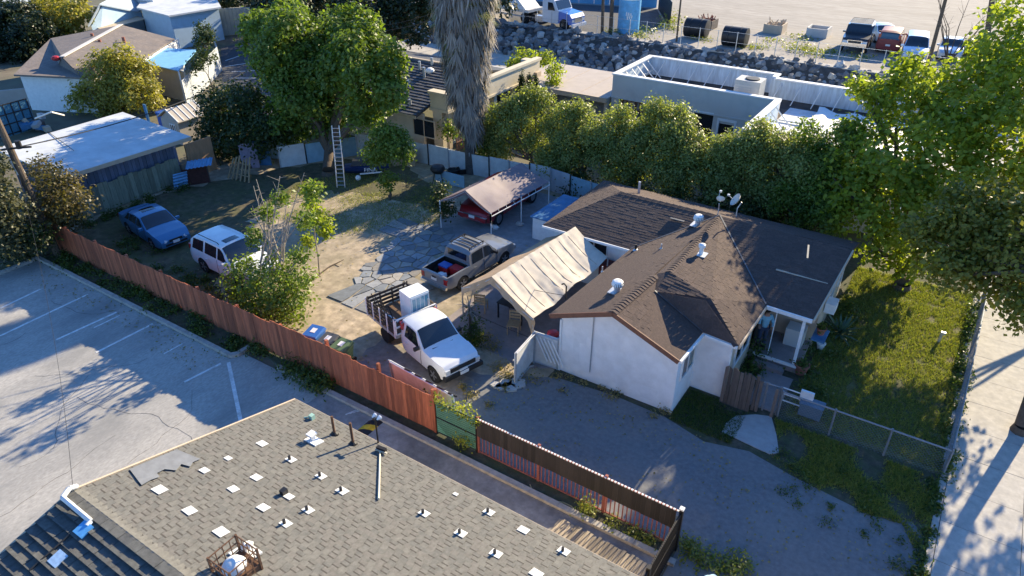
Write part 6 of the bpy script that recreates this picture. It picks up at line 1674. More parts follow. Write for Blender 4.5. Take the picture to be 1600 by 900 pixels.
off = Vector((-.4,.5,-.05)); MB().ext([Vector((g1.x,g1.y,0))+off, Vector((g2.x,g2.y,0))+off, g2+off, g3+off, g1+off], (-.12,.14,0)).build('wall', mat('pale_blue_wall', (.42,.56,.66)), gab)
p = P(156,15,3.2)+Vector((0,-.2,0)); MB().box(p,(.8,.1,.7), rz=.3).build('louvre', M['grey_wall'], gab)
p = [P(140,40,2.0), P(205,24,2.0), P(228,30,2.0), P(160,48,2.0)]; MB().ext(p,(0,0,.08)).build('porch_roof', M['tan'], gab)
block('flat_house', 'white flat roofed building cut by the upper left picture edge', ((-10,14),(38,20),(62,4),(58,-14),(-10,-10)), 3.0, m_wroof, M['white_paint'])
block('flat_house', 'distant pale flat roof at the top above the white house', ((200,-4),(240,-2),(260,-14),(205,-16)), 3.5, m_wroof, M['white_paint'])
# brown hedge fence behind the grey house
bfz = thing('brown_fence', 'dark brown board fence in front of the white house at the top', 'fence', P(250,50))
pa, pb_ = P(222,56), P(312,50)
for k in range(24):
    a, b_ = pa.lerp(pb_, k/24), pa.lerp(pb_, (k+.93)/24); MB().ext([a,b_,b_+Vector((-.05,.06,0)),a+Vector((-.05,.06,0))],(0,0,1.8+random.uniform(-.05,.05))).build('board', objrand(mat('dark_brown_board', (.06,.03,.022), .85, .15, 5), .8, 1.2), bfz)
# framed blue cage at the left, pink wall, bric-a-brac
bc = thing('net_cage', 'dark framed pen with blue netting at the left picture edge', 'pen', P(25,215))
a = [P(-15,222), P(58,200)]; z1 = 2.0; d = a[1]-a[0]
MB().ext([a[0],a[1],a[1]+Vector((0,0,z1)),a[0]+Vector((0,0,z1))],(-.03,.04,0)).build('netting', mat('blue_net', (.05,.17,.25), .8, .2, 12), bc)
for k in range(7): p = a[0].lerp(a[1],k/6); MB().bx(p.x-.035,p.x+.035,p.y-.09,p.y-.03,0,z1+.05).build('frame_bar', M['black'], bc)
for k in range(4):
    z = .1+k*.63; MB().ext([a[0]+Vector((.02,-.07,z)),a[1]+Vector((.02,-.07,z)),a[1]+Vector((.02,-.07,z+.07)),a[0]+Vector((.02,-.07,z+.07))],(.02,-.03,0)).build('frame_bar', M['black'], bc)
MB().tube([P(55,185,1.9),P(80,175,2.6),P(100,180,1.6)],.05,5).build('hoop', M['white_paint'], bc)
pa, pb_ = P(-10,172), P(104,160)
tag(MB().ext([pa,pb_,pb_+Vector((-.15,.2,0)),pa+Vector((-.15,.2,0))],(0,0,1.3)).build('garden_wall', M['pink_wall']), 'long pinkish garden wall behind the netted pen at the left', 'wall')
pa = P(62,205); jk = thing('scrap_pile', 'heap of household scrap and boards beside the netted pen', 'scrap heap', pa)
for k in range(9):
    c = pa+Vector((rd.uniform(-.9,.9), rd.uniform(-.8,.8), rd.uniform(.2,.8)))
    MB().box(c,(rd.uniform(.2,.7),rd.uniform(.2,.6),rd.uniform(.2,.7)),M=Matrix.Rotation(rd.uniform(-.5,.5),3,'X')@Matrix.Rotation(rd.uniform(0,3),3,'Z')).build('box', [M['bluepaint'],M['greywood'],M['tan'],M['steel']][k % 4], jk)
# ---- service alley, bank of rocks, far lot
sheet('service_alley', [(-60,47.3),(-19.6,47.3),(-12,47.4),(8,46.5),(8,57.5),(-60,58)], .0, M['sidewalk'])
yb0, yt0 = 56.2, 60.2
lotf = MB(); lotf.bx(-75,60,60.3,280,-.2,ZF-.0).build('far_lot', M['farlot'])['kind'] = 'structure'
bank = MB().ext([(-75,56.6,-.05),(-75,60.6,-.05),(-75,60.6,ZF+.02),(-75,60.0,ZF+.02)],(135,0,0)).build('rock_bank', mat('bank_soil', (.075,.065,.055), .95, .3, 3, .4, 20)); bank['kind'] = 'structure'
m_rock = [objrand(mat('bank_rock_%s' % k, c, .9, .2, 2.5, .5, 12), .6, 1.5) for k, c in (('a', (.19,.185,.18)), ('b', (.34,.32,.29)), ('c', (.12,.12,.125)))]
proto = []
for k in range(6):
    b = MB(); b.ball((0,0,0), .5, (1,.8,.7), 7, jit=.28); me = b.build('rock', m_rock[k % 3]); proto.append(me.data); bpy.data.objects.remove(me)
stuff = MB(); rr = random.Random(44); cand = []
for x in np.arange(-62, 6, .52):
    for j in range(10):
        t = j/9+rr.uniform(-.05,.05); xx = x+rr.uniform(-.3,.3); t = min(1.03,max(0,t))
        cand.append((xx, yb0+.3+(yt0-yb0)*t, ZF*t+.02, rr.uniform(.40,1.0)*(1.0 if rr.random() > .10 else 1.5)))
def sees(c):
    q = Vector(c[:3]); X_ = _c*q.x+_s*q.y; Y_ = -_s*q.x+_c*q.y; Z_ = q.z-CAM_H
    zc = Y_*math.cos(PITCH)-Z_*math.sin(PITCH); u = 800+F_PX*X_/zc; v = 450-F_PX*(Y_*math.sin(PITCH)+Z_*math.cos(PITCH))/zc
    return 770 < u < 1330 and v > 0
vis_ = [i for i,c in enumerate(cand) if sees(c)]; rr.shuffle(vis_); vis_.sort(key=lambda i: -cand[i][3]); pick = set(vis_[:290])
for i, c in enumerate(cand):
    if i in pick:
        o = inst(rr.choice(proto), 'rock', bank, c[:3], (rr.uniform(0,6),rr.uniform(0,6),rr.uniform(0,6)), (c[3],)*3)
    else: stuff.ball(c[:3], c[3]*.5, (1,rr.uniform(.7,1),rr.uniform(.6,.9)), 6, jit=.25, m=rr.randrange(3))
so = stuff.build('rocks', m_rock, bank); so['kind'] = 'stuff'
tag(MB().bx(-70,20,60.15,60.9,ZF-.1,ZF+.10).build('bank_kerb', M['kerb']), kind='structure')
# chain fence along the bank top
ff = thing('bank_fence', 'thin wire fence on slim posts along the top of the rock bank', 'fence', (-20,60.6,ZF))
for k in range(34): x = -48+k*1.6; MB().cyl((x,60.6,ZF),(x,60.6,ZF+1.7),.035,n=5).build('post', M['steel'], ff)
for z in (.1,.85,1.65): MB().cyl((-48,60.6,ZF+z),(5,60.6,ZF+z),.012,n=4).build('wire', M['steel'], ff)
# blue wall and black gate left in the far lot
fw_ = thing('blue_wall', 'low blue wall behind the semi truck in the far lot', 'wall', far(880,8))
a, b_ = far(790,-2), far(1026,12)
for k in range(10):
    p0, p1 = a.lerp(b_,k/10), a.lerp(b_,(k+.985)/10); MB().ext([p0,p1,p1+Vector((-.1,.2,0)),p0+Vector((-.1,.2,0))],(0,0,2.0)).build('wall_panel', mat('blue_wall_paint', (.08,.28,.47), .7, .08, 1), fw_)
gt_ = thing('sliding_gate', 'black slatted sliding gate standing open between the two far lots', 'gate', far(1040,30))
a, b_ = far(1028,14), far(1046,42)
for k in range(16):
    p0, p1 = a.lerp(b_,k/16), a.lerp(b_,(k+.8)/16); MB().ext([p0,p1,p1+Vector((.06,0,0)),p0+Vector((.06,0,0))],(0,0,2.2)).build('slat', M['black'], gt_)
sheet_ = MB().ext([(p.x,p.y,ZF+.004) for p in (far(800,42),far(960,56),far(1040,40),far(1026,14),far(790,0))],(0,0,.006)).build('far_asphalt', M['asphalt_far']); sheet_['kind'] = 'structure'
# blue tank
p = far(981,50); tk = thing('storage_tank', 'upright light blue cylindrical tank with pale scrawl beside the two poles', 'tank', p)
MB().lathe(p, [(1.0,0),(1.0,2.95),(.96,3.0)], 24).build('shell', mat('tank_blue', (.12,.40,.66), .5, .1, 2, col2=(.1,.3,.5), scale2=1.4, mix2=.6), tk, smooth=True)
MB().lathe(p, [(1.03,2.9),(1.03,3.0),(.9,3.03)], 24).build('rim', M['white_paint'], tk)
sc_ = MB(); base_a = math.atan2(-p.y, -p.x)
prev = None
for k in range(26):
    t_ = k/25; aa = base_a-.28+.56*t_; z = p.z+1.6+.35*math.sin(t_*19)*(1-.4*t_); q = Vector((p.x+1.012*math.cos(aa),p.y+1.012*math.sin(aa),z))
    if prev: sc_.cyl(prev,q,.03,n=4)
    prev = q
sc_.build('scrawl', M['white_paint'], tk)
for px, py, lab in ((1087,58,'dark ribbed drum lying nearest the thin pole in the far lot'), (1147,72,'dark ribbed drum lying alone to the right of the other drum')):
    p = far(px,py); t_ = thing('drum', lab, 'drum', p, 0, 'dark drums on the far lot')
    MB().lathe((p.x,p.y,p.z+.8), [(.7,-1.0),(.8,-.98),(.8,-.5),(.84,-.48),(.84,-.42),(.8,-.4),(.8,.4),(.84,.42),(.84,.48),(.8,.5),(.8,.98),(.7,1.0)], 20, ax='x').build('shell', M['black'], t_, smooth=True)
    for s_ in (-1,1): MB().lathe((p.x,p.y,p.z+.8), [(.70,s_*1.0),(.4,s_*1.02)], 16, ax='x').build('end_plate', M['iron'], t_)
for px, py, w_, lab, m_, rs_ in ((1104,44,.75,'rusty skip filled with reddish rods behind the drums',M['greywood'],True), (1211,50,.8,'brown skip heaped with rubble in the middle of the far lot',M['tan'],True), (1278,56,.9,'empty grey metal skip nearest the parked far cars',M['grey_wall'],False)):
    p = far(px,py); t_ = thing('skip', lab, 'skip', p, 0, 'skips on the far lot')
    for a in ((-w_,-.9,-.85,.85),(w_-.1,w_,-.85,.85)): MB().bx(p.x+min(a[0],a[1]) if a[0] < 0 else p.x+w_-.1, p.x-w_+.1 if a[0] < 0 else p.x+w_, p.y-.9,p.y+.9,p.z,p.z+.8).build('end_wall', m_, t_)
    for s_ in (-1,1): MB().bx(p.x-w_+.1,p.x+w_-.1,p.y+s_*.85-.05,p.y+s_*.85+.05,p.z,p.z+.75).build('side_wall', m_, t_)
    MB().bx(p.x-w_+.1,p.x+w_-.1,p.y-.8,p.y+.8,p.z,p.z+.3).build('floor', M['black'], t_)
    if rs_:
        l_ = MB()
        for k in range(22): c = p+Vector((rd.uniform(-.55,.55),rd.uniform(-.6,.6),.55)); l_.cyl(c, c+Vector((rd.uniform(-.5,.5),rd.uniform(-.3,.3),rd.uniform(.2,.7))), .05, n=4)
        l_.build('load', M['terracotta'] if px < 1150 else M['tan'], t_)['kind'] = 'stuff'
# poles
def pole(label, px, py, top, r=.15, arm=True, z=None, name='utility_pole'):
    p = P(px,py,ZF if z is None else z); d = PY(top[0],top[1],p.y+.0)
    t_ = thing(name, label, 'pole', p); e = p+(d-p)*1.0
    MB().cyl(p-Vector((0,0,.2)), e, r, r*.75, 10).build('shaft', M['bark'], t_, smooth=True)
    return t_, e
pole('slim dark pole left of the blue tank', 941, 52, (944,-60), .16)
pole('thicker brown pole right beside the blue tank', 954, 51, (960,-60), .20)
pole('thin light pole between the black gate and the drums', 1057, 65, (1068,-40), .09)
pole('leaning brown pole between the silver minivan and the silver sedan', 1447, 113, (1488,-40), .15)
pole('broad grey pole standing behind the clipped round shrub', 1541, 72, (1556,-40), .26)
# left utility pole in front, with transformer bracket and wires
up_ = Vector((-36.2,12.7,0)); tpz = PY(-14,150,12.7)
upo = thing('utility_pole', 'weathered wooden utility pole leaning at the left edge with a pale band and cables', 'pole', up_)
ub = PY(62,335,12.7); ub.z = max(ub.z,0)
d = (PY(8,215,12.7)-PY(42,290,12.7)).normalized()
p0 = PY(42,290,12.7); p0 = p0-d*(p0.z/d.z); p1 = p0+d*7.2
MB().cyl(p0, p1, .17, .13, 10).build('shaft', M['bark'], upo, smooth=True)
MB().cyl(PY(20,247,12.7), PY(33,272,12.7), .176, n=10).build('band', M['white_paint'], upo, smooth=True)
cp0 = PY(18,232,12.7)
MB().tube([cp0+Vector((-1.2,-.4,-.25)), cp0, cp0+Vector((.8,.45,.1))], .05, 6).build('crossarm', M['iron'], upo)
MB().cyl(cp0+Vector((.3,.2,.0)), cp0+Vector((.3,.2,.35)), .12, n=10).build('insulator', M['iron'], upo)
def cable(label, a, b_, sag, r=.014):
    pts = []
    for k in range(13):
        t_ = k/12; p = Vector(a).lerp(Vector(b_), t_); p.z -= sag*4*t_*(1-t_); pts.append(p)
    tag(MB().tube(pts, r, 4).build('overhead_cable', M['wire']), label, 'cable')
cable('thick overhead cable rising from the utility pole above the shed roof to the upper right', cp0, PY(390,108,36), .6, .03)
cable('thin overhead cable at the left edge below the crossarm', cp0, PY(-60,238,11), .1, .02)
cable('thin cable dropping from the utility pole to the downspout on the grey roof', cp0+Vector((0,0,-.3)), onl(117,765)+Vector((0,0,.15)), 1.2, .006)
cable('guy wire running down from the utility pole to the planting strip', PY(32,275,12.7), P(52,402), .0, .018)
cable('pale overhead wire passing left of the palm head', PY(690,26,32), PY(560,48,46), .3, .02)
cable('upper thin wire crossing behind the big tree to the palm', PY(690,16,32), PY(560,40,46), .3, .015)
cable('thin dark wire crossing from the mast on the brown roof over the canopy', PX(884,462,-9.85), PY(690,405,24), .25, .010)
cable('pale cord strung between the canopy legs and the white gate', P(835,530,1.1), P(730,485,1.0), .05, .010)

# ================================================================== CANOPIES
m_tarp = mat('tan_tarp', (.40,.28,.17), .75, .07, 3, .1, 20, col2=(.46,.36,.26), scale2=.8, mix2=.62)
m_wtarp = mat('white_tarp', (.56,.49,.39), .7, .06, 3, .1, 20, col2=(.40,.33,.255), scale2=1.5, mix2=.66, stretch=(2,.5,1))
def tarp(fn, nu, nv, name, m, parent, th=.012):
    vs = []; fs = []
    for i in range(nu+1):
        for j in range(nv+1): vs.append(fn(i/nu, j/nv))
    o_ = len(vs); vs += [Vector(v)-Vector((0,0,th)) for v in vs]
    for i in range(nu):
        for j in range(nv):
            q = (i*(nv+1)+j, (i+1)*(nv+1)+j, (i+1)*(nv+1)+j+1, i*(nv+1)+j+1); fs.append(q); fs.append(tuple(o_+k for k in q[::-1]))
    return MB().add(vs, fs).build(name, m, parent, smooth=True, fix=False, angle=60)
tz, tr_z = 1.75, 2.72
def zr(px, py, z): return P(px, py, z)
F_L, F_P, F_R = P(722,449,tz), P(768,432,tr_z), P(832,498,tz)
F_P = PY(768,432,18.55)
B_P = PY(899,354,23.7)
F_R = PY(833,498,18.2); F_L = PY(722,449,18.7)
B_R = PY(950,402,23.3); B_L = F_L+(B_P-F_P)+Vector((0,.1,0))
tent = thing('fabric_canopy', 'tan and white fabric canopy with a pitched top over the patio beside the house', 'canopy', (-12.4,21,0))
def wr(u, v, a): return a*(math.sin(u*31+v*3)*.5+math.sin(u*13-v*5)*.6+mnoise.noise(Vector((u*5,v*6,2)))*1.2)
def east(u, v):
    r = F_P.lerp(B_P,u); e = F_R.lerp(B_R,u); p = r.lerp(e,v); p.z += -.10*math.sin(math.pi*v)-.10*math.sin(math.pi*u*2)**2*v+wr(u,v,.026)*v+.018*mnoise.noise(Vector((u*22,v*5,4)))+.004*math.sin(u*75+v*4); return p
def west(u, v):
    r = F_P.lerp(B_P,u); e = F_L.lerp(B_L,u); p = r.lerp(e,v); p.z += -.10*math.sin(math.pi*v)+wr(u,v,.015)*v; return p
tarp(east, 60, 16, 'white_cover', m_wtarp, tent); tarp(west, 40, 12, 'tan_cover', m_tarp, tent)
# front valance and loose ends
def val(u, v):
    a = F_L.lerp(F_P,u*2) if u < .5 else F_P.lerp(F_R,(u-.5)*2); p = Vector(a); p.z -= .28*v*(1 if .03 < u < .97 else 1.6); p.y -= .05*v+.03*math.sin(u*40)*v; return p
tarp(val, 40, 3, 'front_valance', m_tarp, tent)
for k in range(8):
    u = .06+k*.115; a, b_ = east(u,.06), east(u,.94); n_ = 6
    pts = [east(u+.002*math.sin(j), .08+.86*j/n_)+Vector((0,0,.004)) for j in range(n_+1)]
    MB().tube(pts, .009, 4).build('fold', m_tarp, tent)
for q, nm in ((F_L,'leg'),(F_R,'leg'),(B_R,'leg'),(B_L,'leg')): MB().cyl((q.x,q.y,0),(q.x,q.y,q.z-.02),.03,n=8).build(nm, M['steel'], tent)
for u in (0,.5,1):
    MB().tube([west(u,1)-Vector((0,0,.05)), west(u,.5)-Vector((0,0,.07)), west(u,0)-Vector((0,0,.09)), east(u,.25)-Vector((0,0,.08)), east(u,.5)-Vector((0,0,.08)), east(u,.75)-Vector((0,0,.08)), east(u,1)-Vector((0,0,.06))], .022, 6).build('frame_bar', M['steel'], tent)
tarp(lambda u,v: F_R+Vector((-.06+.12*u, -.05+.05*u, -.02-v*.75))+Vector((.03*math.sin(v*9),0,0)), 4, 6, 'hanging_end', m_tarp, tent)
# carport
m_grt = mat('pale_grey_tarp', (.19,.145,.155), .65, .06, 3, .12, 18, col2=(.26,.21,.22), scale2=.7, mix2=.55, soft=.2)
cz = 1.35
cFL, cFR = P(687,313,1.52), P(767,333,1.52); cFP = PY(727,297,24.9)
cBP = PY(815,254,29.75); cBR = P(858,284,1.54); cBL = cFL+(cBP-cFP)
cpt = thing('carport_canopy', 'pale fabric carport canopy on thin legs over the dark red pickup', 'canopy', (-18.8,28,0))
def ce(u,v): p = cFP.lerp(cBP,u).lerp(cFR.lerp(cBR,u),v); p.z += -.07*math.sin(math.pi*v)*(1+.4*math.cos(u*12.6)) + .015*mnoise.noise(Vector((u*9,v*6,1))); return p
def cw(u,v): p = cFP.lerp(cBP,u).lerp(cFL.lerp(cBL,u),v); p.z += -.06*math.sin(math.pi*v); return p
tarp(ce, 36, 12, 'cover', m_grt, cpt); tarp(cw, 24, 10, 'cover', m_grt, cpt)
def cval(u,v):
    a = cFL.lerp(cFP,u*2) if u < .5 else cFP.lerp(cFR,(u-.5)*2); p = Vector(a); p.z -= .22*v*math.sin(math.pi*min(1,max(0,u)))**.4; p.y += -.02; return p
tarp(cval, 30, 3, 'front_valance', m_grt, cpt)
for u in (0,.5,1):
    q = cFR.lerp(cBR,u); MB().cyl((q.x,q.y,0),(q.x,q.y,q.z),.028,n=7).build('leg', M['white_paint'], cpt)
    q = cFL.lerp(cBL,u); MB().cyl((q.x,q.y,0),(q.x,q.y,q.z),.028,n=7).build('leg', M['white_paint'], cpt)
    MB().tube([cw(u,1)-Vector((0,0,.04)), cw(u,.5)-Vector((0,0,.06)), cw(u,0)-Vector((0,0,.07)), ce(u,.25)-Vector((0,0,.06)), ce(u,.5)-Vector((0,0,.06)), ce(u,.75)-Vector((0,0,.06)), ce(u,1)-Vector((0,0,.05))], .024, 6).build('frame_bar', M['white_paint'], cpt)
MB().tube([cFR-Vector((-.05,0,.16)), cBR-Vector((-.05,0,.16))], .024, 6).build('side_bar', M['white_paint'], cpt)
for k in range(7): q = cFR.lerp(cBR,.12+k*.125); MB().tube([q, q-Vector((-.05,0,.16))], .010, 4).build('tie', M['white_paint'], cpt)
tarp(lambda u,v: cFR+Vector((-.05+.1*u,-.03,-.02-v*.5)), 3, 5, 'hanging_end', m_grt, cpt)

# ================================================================== SMALLER THINGS IN THE YARD
# back fence panels
bk = thing('back_fence', 'pale patched panel fence along the back of the yard behind the palm', 'fence', (-24,32,0))
m_bp = [objrand(mat('fence_panel_%s' % k, c, .8, .10, 2.5, .05, 20), .8, 1.15) for k, c in (('white', (.56,.56,.54)), ('grey', (.40,.42,.43)), ('blue', (.26,.40,.47)), ('pale', (.50,.48,.44)))]
pts = [P(440,262), P(560,242), P(640,250), P(735,272), P(860,298), P(955,330)]
kinds = {0: 2, 1: 1, 2: 0, 3: 0, 4: 2}
for i, (a, b_) in enumerate(zip(pts, pts[1:])):
    n = max(3, int((b_-a).length/1.25))
    for k in range(n):
        p0, p1 = a.lerp(b_, k/n), a.lerp(b_, (k+.97)/n); h = 1.25+random.uniform(-.08,.12)
        MB().ext([p0,p1,p1+Vector((-.02,.05,0)),p0+Vector((-.02,.05,0))],(0,0,h)).build('panel', m_bp[kinds[i] if k % 3 else random.choice((0,1,3))], bk)
        MB().cyl(p0+Vector((0,-.05,0)), p0+Vector((0,-.05,h+.1)), .035, n=6).build('post', M['iron'] if k % 2 else M['steel'], bk)
tag(MB().box(P(703,288)+Vector((0,0,.35)),(2.0,.06,.7), rz=.02).build('metal_panel', m_bp[2]), 'pale blue low panel standing beside the grill and canopy', 'panel')
tag(MB().box(P(635,258)+Vector((0,0,.5)),(1.2,.08,1.0), rz=.3).build('boarding', M['wood']), 'short brown board fence piece below the tiled house window', 'panel')
for lab, px, py, w_, h_, m_, rz in (('turquoise sheet wall standing behind the shade tree', 445, 248, 1.6, 1.6, m_bp[2], .5), ('mauve door panel leaning by the lumber stack', 393, 262, 1.0, 1.5, mat('mauve_panel', (.36,.30,.38), .7), .7), ('blue tarpaulin screen left of the turquoise sheet', 413, 258, .9, 1.5, M['bluepaint'], .6)):
    p = P(px,py); tag(MB().box(p+Vector((0,0,h_/2)),(w_,.07,h_), rz=rz).build('sheet_panel', m_), lab, 'panel')
# lumber frame stack
p = P(375,282); lb_ = thing('lumber_stack', 'raw timber boards and a ladder frame leaning together in the shade', 'lumber', p)
for k in range(6):
    a = p+Vector((-.8+k*.3,-.2+.05*k,0)); MB().cyl(a, a+Vector((.25-.08*k,.5,1.15+.1*(k % 3))), .05, n=4).build('timber', M['wood'], lb_)
for k in range(3): a = p+Vector((-.7,.05+.12*k,.3+.3*k)); MB().cyl(a, a+Vector((1.4,.1,.02)), .035, n=4).build('crosspiece', M['wood'], lb_)
# ladder in the tree
a, b_ = P(533,293), PY(524,196,26.2)
ld = thing('ladder', 'tall aluminium ladder leaning into the big green tree', 'ladder', a)
sd = Vector((.22*.83,.22*.55,0))
for s_ in (-1,1): MB().cyl(a+sd*s_, b_+sd*s_*.9, .035, n=6).build('rail', M['alu'], ld)
for k in range(15): q = a.lerp(b_, (k+.6)/15.3); MB().cyl(q-sd*.95, q+sd*.95, .022, n=6).build('rung', M['alu'], ld)
# blue boat with lettering and white ball
p = P(575,272); jet = thing('small_boat', 'dark blue small boat with white lettering standing under the big tree', 'boat', p, R(38))
hull = MB(); sec_ = [(-1.3,.34,.12,.55),(-.8,.42,.08,.58),(0,.45,.06,.60),(.7,.36,.10,.64),(1.25,.08,.30,.72)]
for x, w_, z0_, z1_ in sec_: hull.v += [(x,-w_,z1_),(x,-w_*.8,(z0_+z1_)/2),(x,0,z0_),(x,w_*.8,(z0_+z1_)/2),(x,w_,z1_),(x,0,z1_+.05)]
for i in range(4):
    for j in range(6): hull.f.append((i*6+j,(i+1)*6+j,(i+1)*6+(j+1) % 6,i*6+(j+1) % 6)); hull.m.append(0)
hull.f += [tuple(range(6)), tuple(range(24,30))]; hull.m += [0,0]
hull.build('hull', mat('navy_paint', (.015,.035,.12), .4, .1, 4), jet, world=False)
MB().ext([(-.9,-.3,.62),(.3,-.3,.64),(.1,-.2,.9),(-.8,-.2,.9)],(0,.55,0)).build('seat', M['black'], jet, world=False)
MB().ext([(-.4,-.452,.16),(.9,-.38,.22),(.85,-.38,.30),(-.4,-.452,.25)],(0,-.012,0)).build('stripe', M['white_paint'], jet, world=False)
fc = bpy.data.curves.new('lettering','FONT'); fc.body = 'FINA'; fc.size = .34; fc.extrude = .006
fo = bpy.data.objects.new('lettering', fc); COL.objects.link(fo); dg = bpy.context.evaluated_depsgraph_get()
lm = bpy.data.meshes.new_from_object(fo.evaluated_get(dg)); bpy.data.objects.remove(fo)
lo = bpy.data.objects.new('lettering', lm); COL.objects.link(lo); lm.materials.append(M['white_paint']); lo.parent = jet; lo.location = (-.15,-.47,.32); lo.rotation_euler = (R(80),0,R(4))
p = P(560,282); tag(MB().ball(p+Vector((0,0,.16)),.16,n=12).build('ball', M['white_paint'], smooth=True), 'white ball lying on the ground in front of the blue boat', 'ball')
# grill
p = P(685,285); gr_ = thing('grill', 'black kettle grill on legs near the back fence', 'grill', p)
MB().lathe((p.x,p.y,p.z+.75), [(.05,-.25),(.32,-.12),(.42,.05),(.42,.1),(.34,.25),(.1,.33)], 14).build('kettle', M['black'], gr_, smooth=True)
for k in range(3): a = 2.1*k; MB().cyl(p+Vector((.35*math.cos(a),.35*math.sin(a),0)), p+Vector((.2*math.cos(a),.2*math.sin(a),.6)), .025, n=5).build('leg', M['iron'], gr_)
for k, (px, py, lab) in enumerate(((708,272,'dark round planter tub left of the palm trunk'), (722,270,'dark tyre planter against the palm trunk'))):
    p = P(px,py); tag(MB().lathe(p,[(.3,0),(.34,.3),(.26,.3),(.2,.1)],12).build('tub', M['black'], smooth=True), lab, 'tub')
# bins by the red fence
def wheelie(label, px, py, m_, rz):
    q = P(px,py,.85); p = Vector((q.x,q.y,0)); t_ = thing('wheelie_bin', label, 'bin', p, rz, 'wheelie bins behind the red fence')
    MB().add([(-.22,-.25,.08),(.22,-.25,.08),(.22,.22,.08),(-.22,.22,.08),(-.29,-.33,.80),(.29,-.33,.80),(.29,.30,.80),(-.29,.30,.80)],[(0,3,2,1),(4,5,6,7),(0,1,5,4),(1,2,6,5),(2,3,7,6),(3,0,4,7)]).build('body', m_, t_, world=False)
    MB().add([(-.31,-.38,.80),(.31,-.38,.80),(.31,.33,.80),(-.31,.33,.80),(-.29,-.35,.85),(.29,-.35,.85),(.27,.28,.92),(-.27,.28,.92)],[(0,3,2,1),(4,5,6,7),(0,1,5,4),(1,2,6,5),(2,3,7,6),(3,0,4,7)]).build('lid', m_, t_, world=False)
    MB().add([(-.10,-.14,.878),(.10,-.14,.878),(.10,.10,.907),(-.10,.10,.907),(-.10,-.14,.884),(.10,-.14,.884),(.10,.10,.913),(-.10,.10,.913)],[(4,5,6,7),(0,1,5,4),(1,2,6,5),(2,3,7,6),(3,0,4,7)]).build('label_sticker', M['white_paint'], t_, world=False)
    MB().cyl((-.28,.36,.77),(.28,.36,.77),.018,n=6).build('handle', m_, t_, world=False)
    for s_ in (-1,1): MB().lathe((s_*.27,.25,.11),[(.03,-.03),(.11,-.03),(.11,.03),(.03,.03)],12,ax='x').build('wheel', M['tyre'], t_, world=False)
wheelie('blue lidded wheelie bin, first of three behind the red fence', 491, 517, mat('bin_blue', (.03,.13,.42), .5, .06, 6), R(12))
wheelie('black grey wheelie bin in the middle of three behind the red fence', 513, 529, mat('bin_grey', (.075,.08,.085), .5, .06, 6), R(8))
wheelie('olive green wheelie bin nearest the white truck', 534, 538, mat('bin_green', (.10,.16,.07), .5, .06, 6), R(5))
# leaning white gate panels
def panel(label, a, b_, h, lean, m_, bars=0, name='gate_panel'):
    a, b_ = Vector(a), Vector(b_); t_ = thing(name, label, 'gate', a); up = Vector((lean[0],lean[1],1))*h; th = Vector((-(b_-a).y,(b_-a).x,0)).normalized()*.035
    MB().ext([a,b_,b_+up,a+up], th).build('sheet', m_, t_)
    for q in (a,b_): MB().cyl(q-th, q+up*1.04-th, .03, n=6).build('frame_post', M['steel'], t_)
    for z in (.03,.97): MB().cyl(a+up*z-th, b_+up*z-th, .025, n=6).build('frame_rail', M['white_paint'] if bars == 0 else M['steel'], t_)
    return t_, a, b_, up, th
m_gp = mat('white_gate_sheet', (.66,.66,.64), .7, .08, 3, .1, 20, col2=(.50,.48,.44), scale2=1.6, mix2=.6)
gA, gB = P(613,558,1.2), P(712,616,1.1); gA.z = gB.z = 0
t_, a, b_, up, th = panel('long white gate panel with a black edged top behind the red fence', gA, gB, 1.15, (.0,-.12), m_gp)
for k in range(5): q = a.lerp(b_, .25+.17*k)+up; MB().cyl(q, a.lerp(b_, .36+.17*k)+up+Vector((0,.05,-.02)), .045, n=5).build('black_strip', M['black'], t_)
t_, a, b_, up, th = panel('swung open white gate panel leaning beside the canopy leg', P(804,600), P(833,566), 1.35, (.02,0), m_gp, 1)
panel('patched white gate panel between the canopy and the house corner', P(835,565), P(871,577), 1.35, (0,0), m_gp, 1)
for k in range(5):
    p = P(838+k*6,566+k*2.2,.0)+Vector((0,-.05,1.2)); tag(MB().cyl(p, p+Vector((.5,-.02,-.9)), .03, n=5).build('leaning_bar', M['white_paint']), '%s white bar leaning on the patched gate panel' % ('leftmost','second','middle','fourth','rightmost')[k].strip(), 'bar', group='white bars leaning on the patched gate panel')
# broken concrete
m_chk = mat('broken_concrete', (.42,.41,.39), .9, .1, 6, .3, 40)
ck = thing('rubble', 'flat broken concrete chunks lying below the open white gate panel', 'rubble', P(795,606))
for k, (x, y) in enumerate(((782,606),(796,607),(808,600),(775,603),(790,600),(818,566),(828,570))):
    p = P(x,y); n = 5; rr_ = .22+.08*(k % 3); MB().ext([(p.x+rr_*(1+.3*math.sin(k*3+j*2))*math.cos(2*math.pi*j/n),p.y+rr_*.8*math.sin(2*math.pi*j/n),.004) for j in range(n)],(0,0,.07)).build('chunk', m_chk, ck)
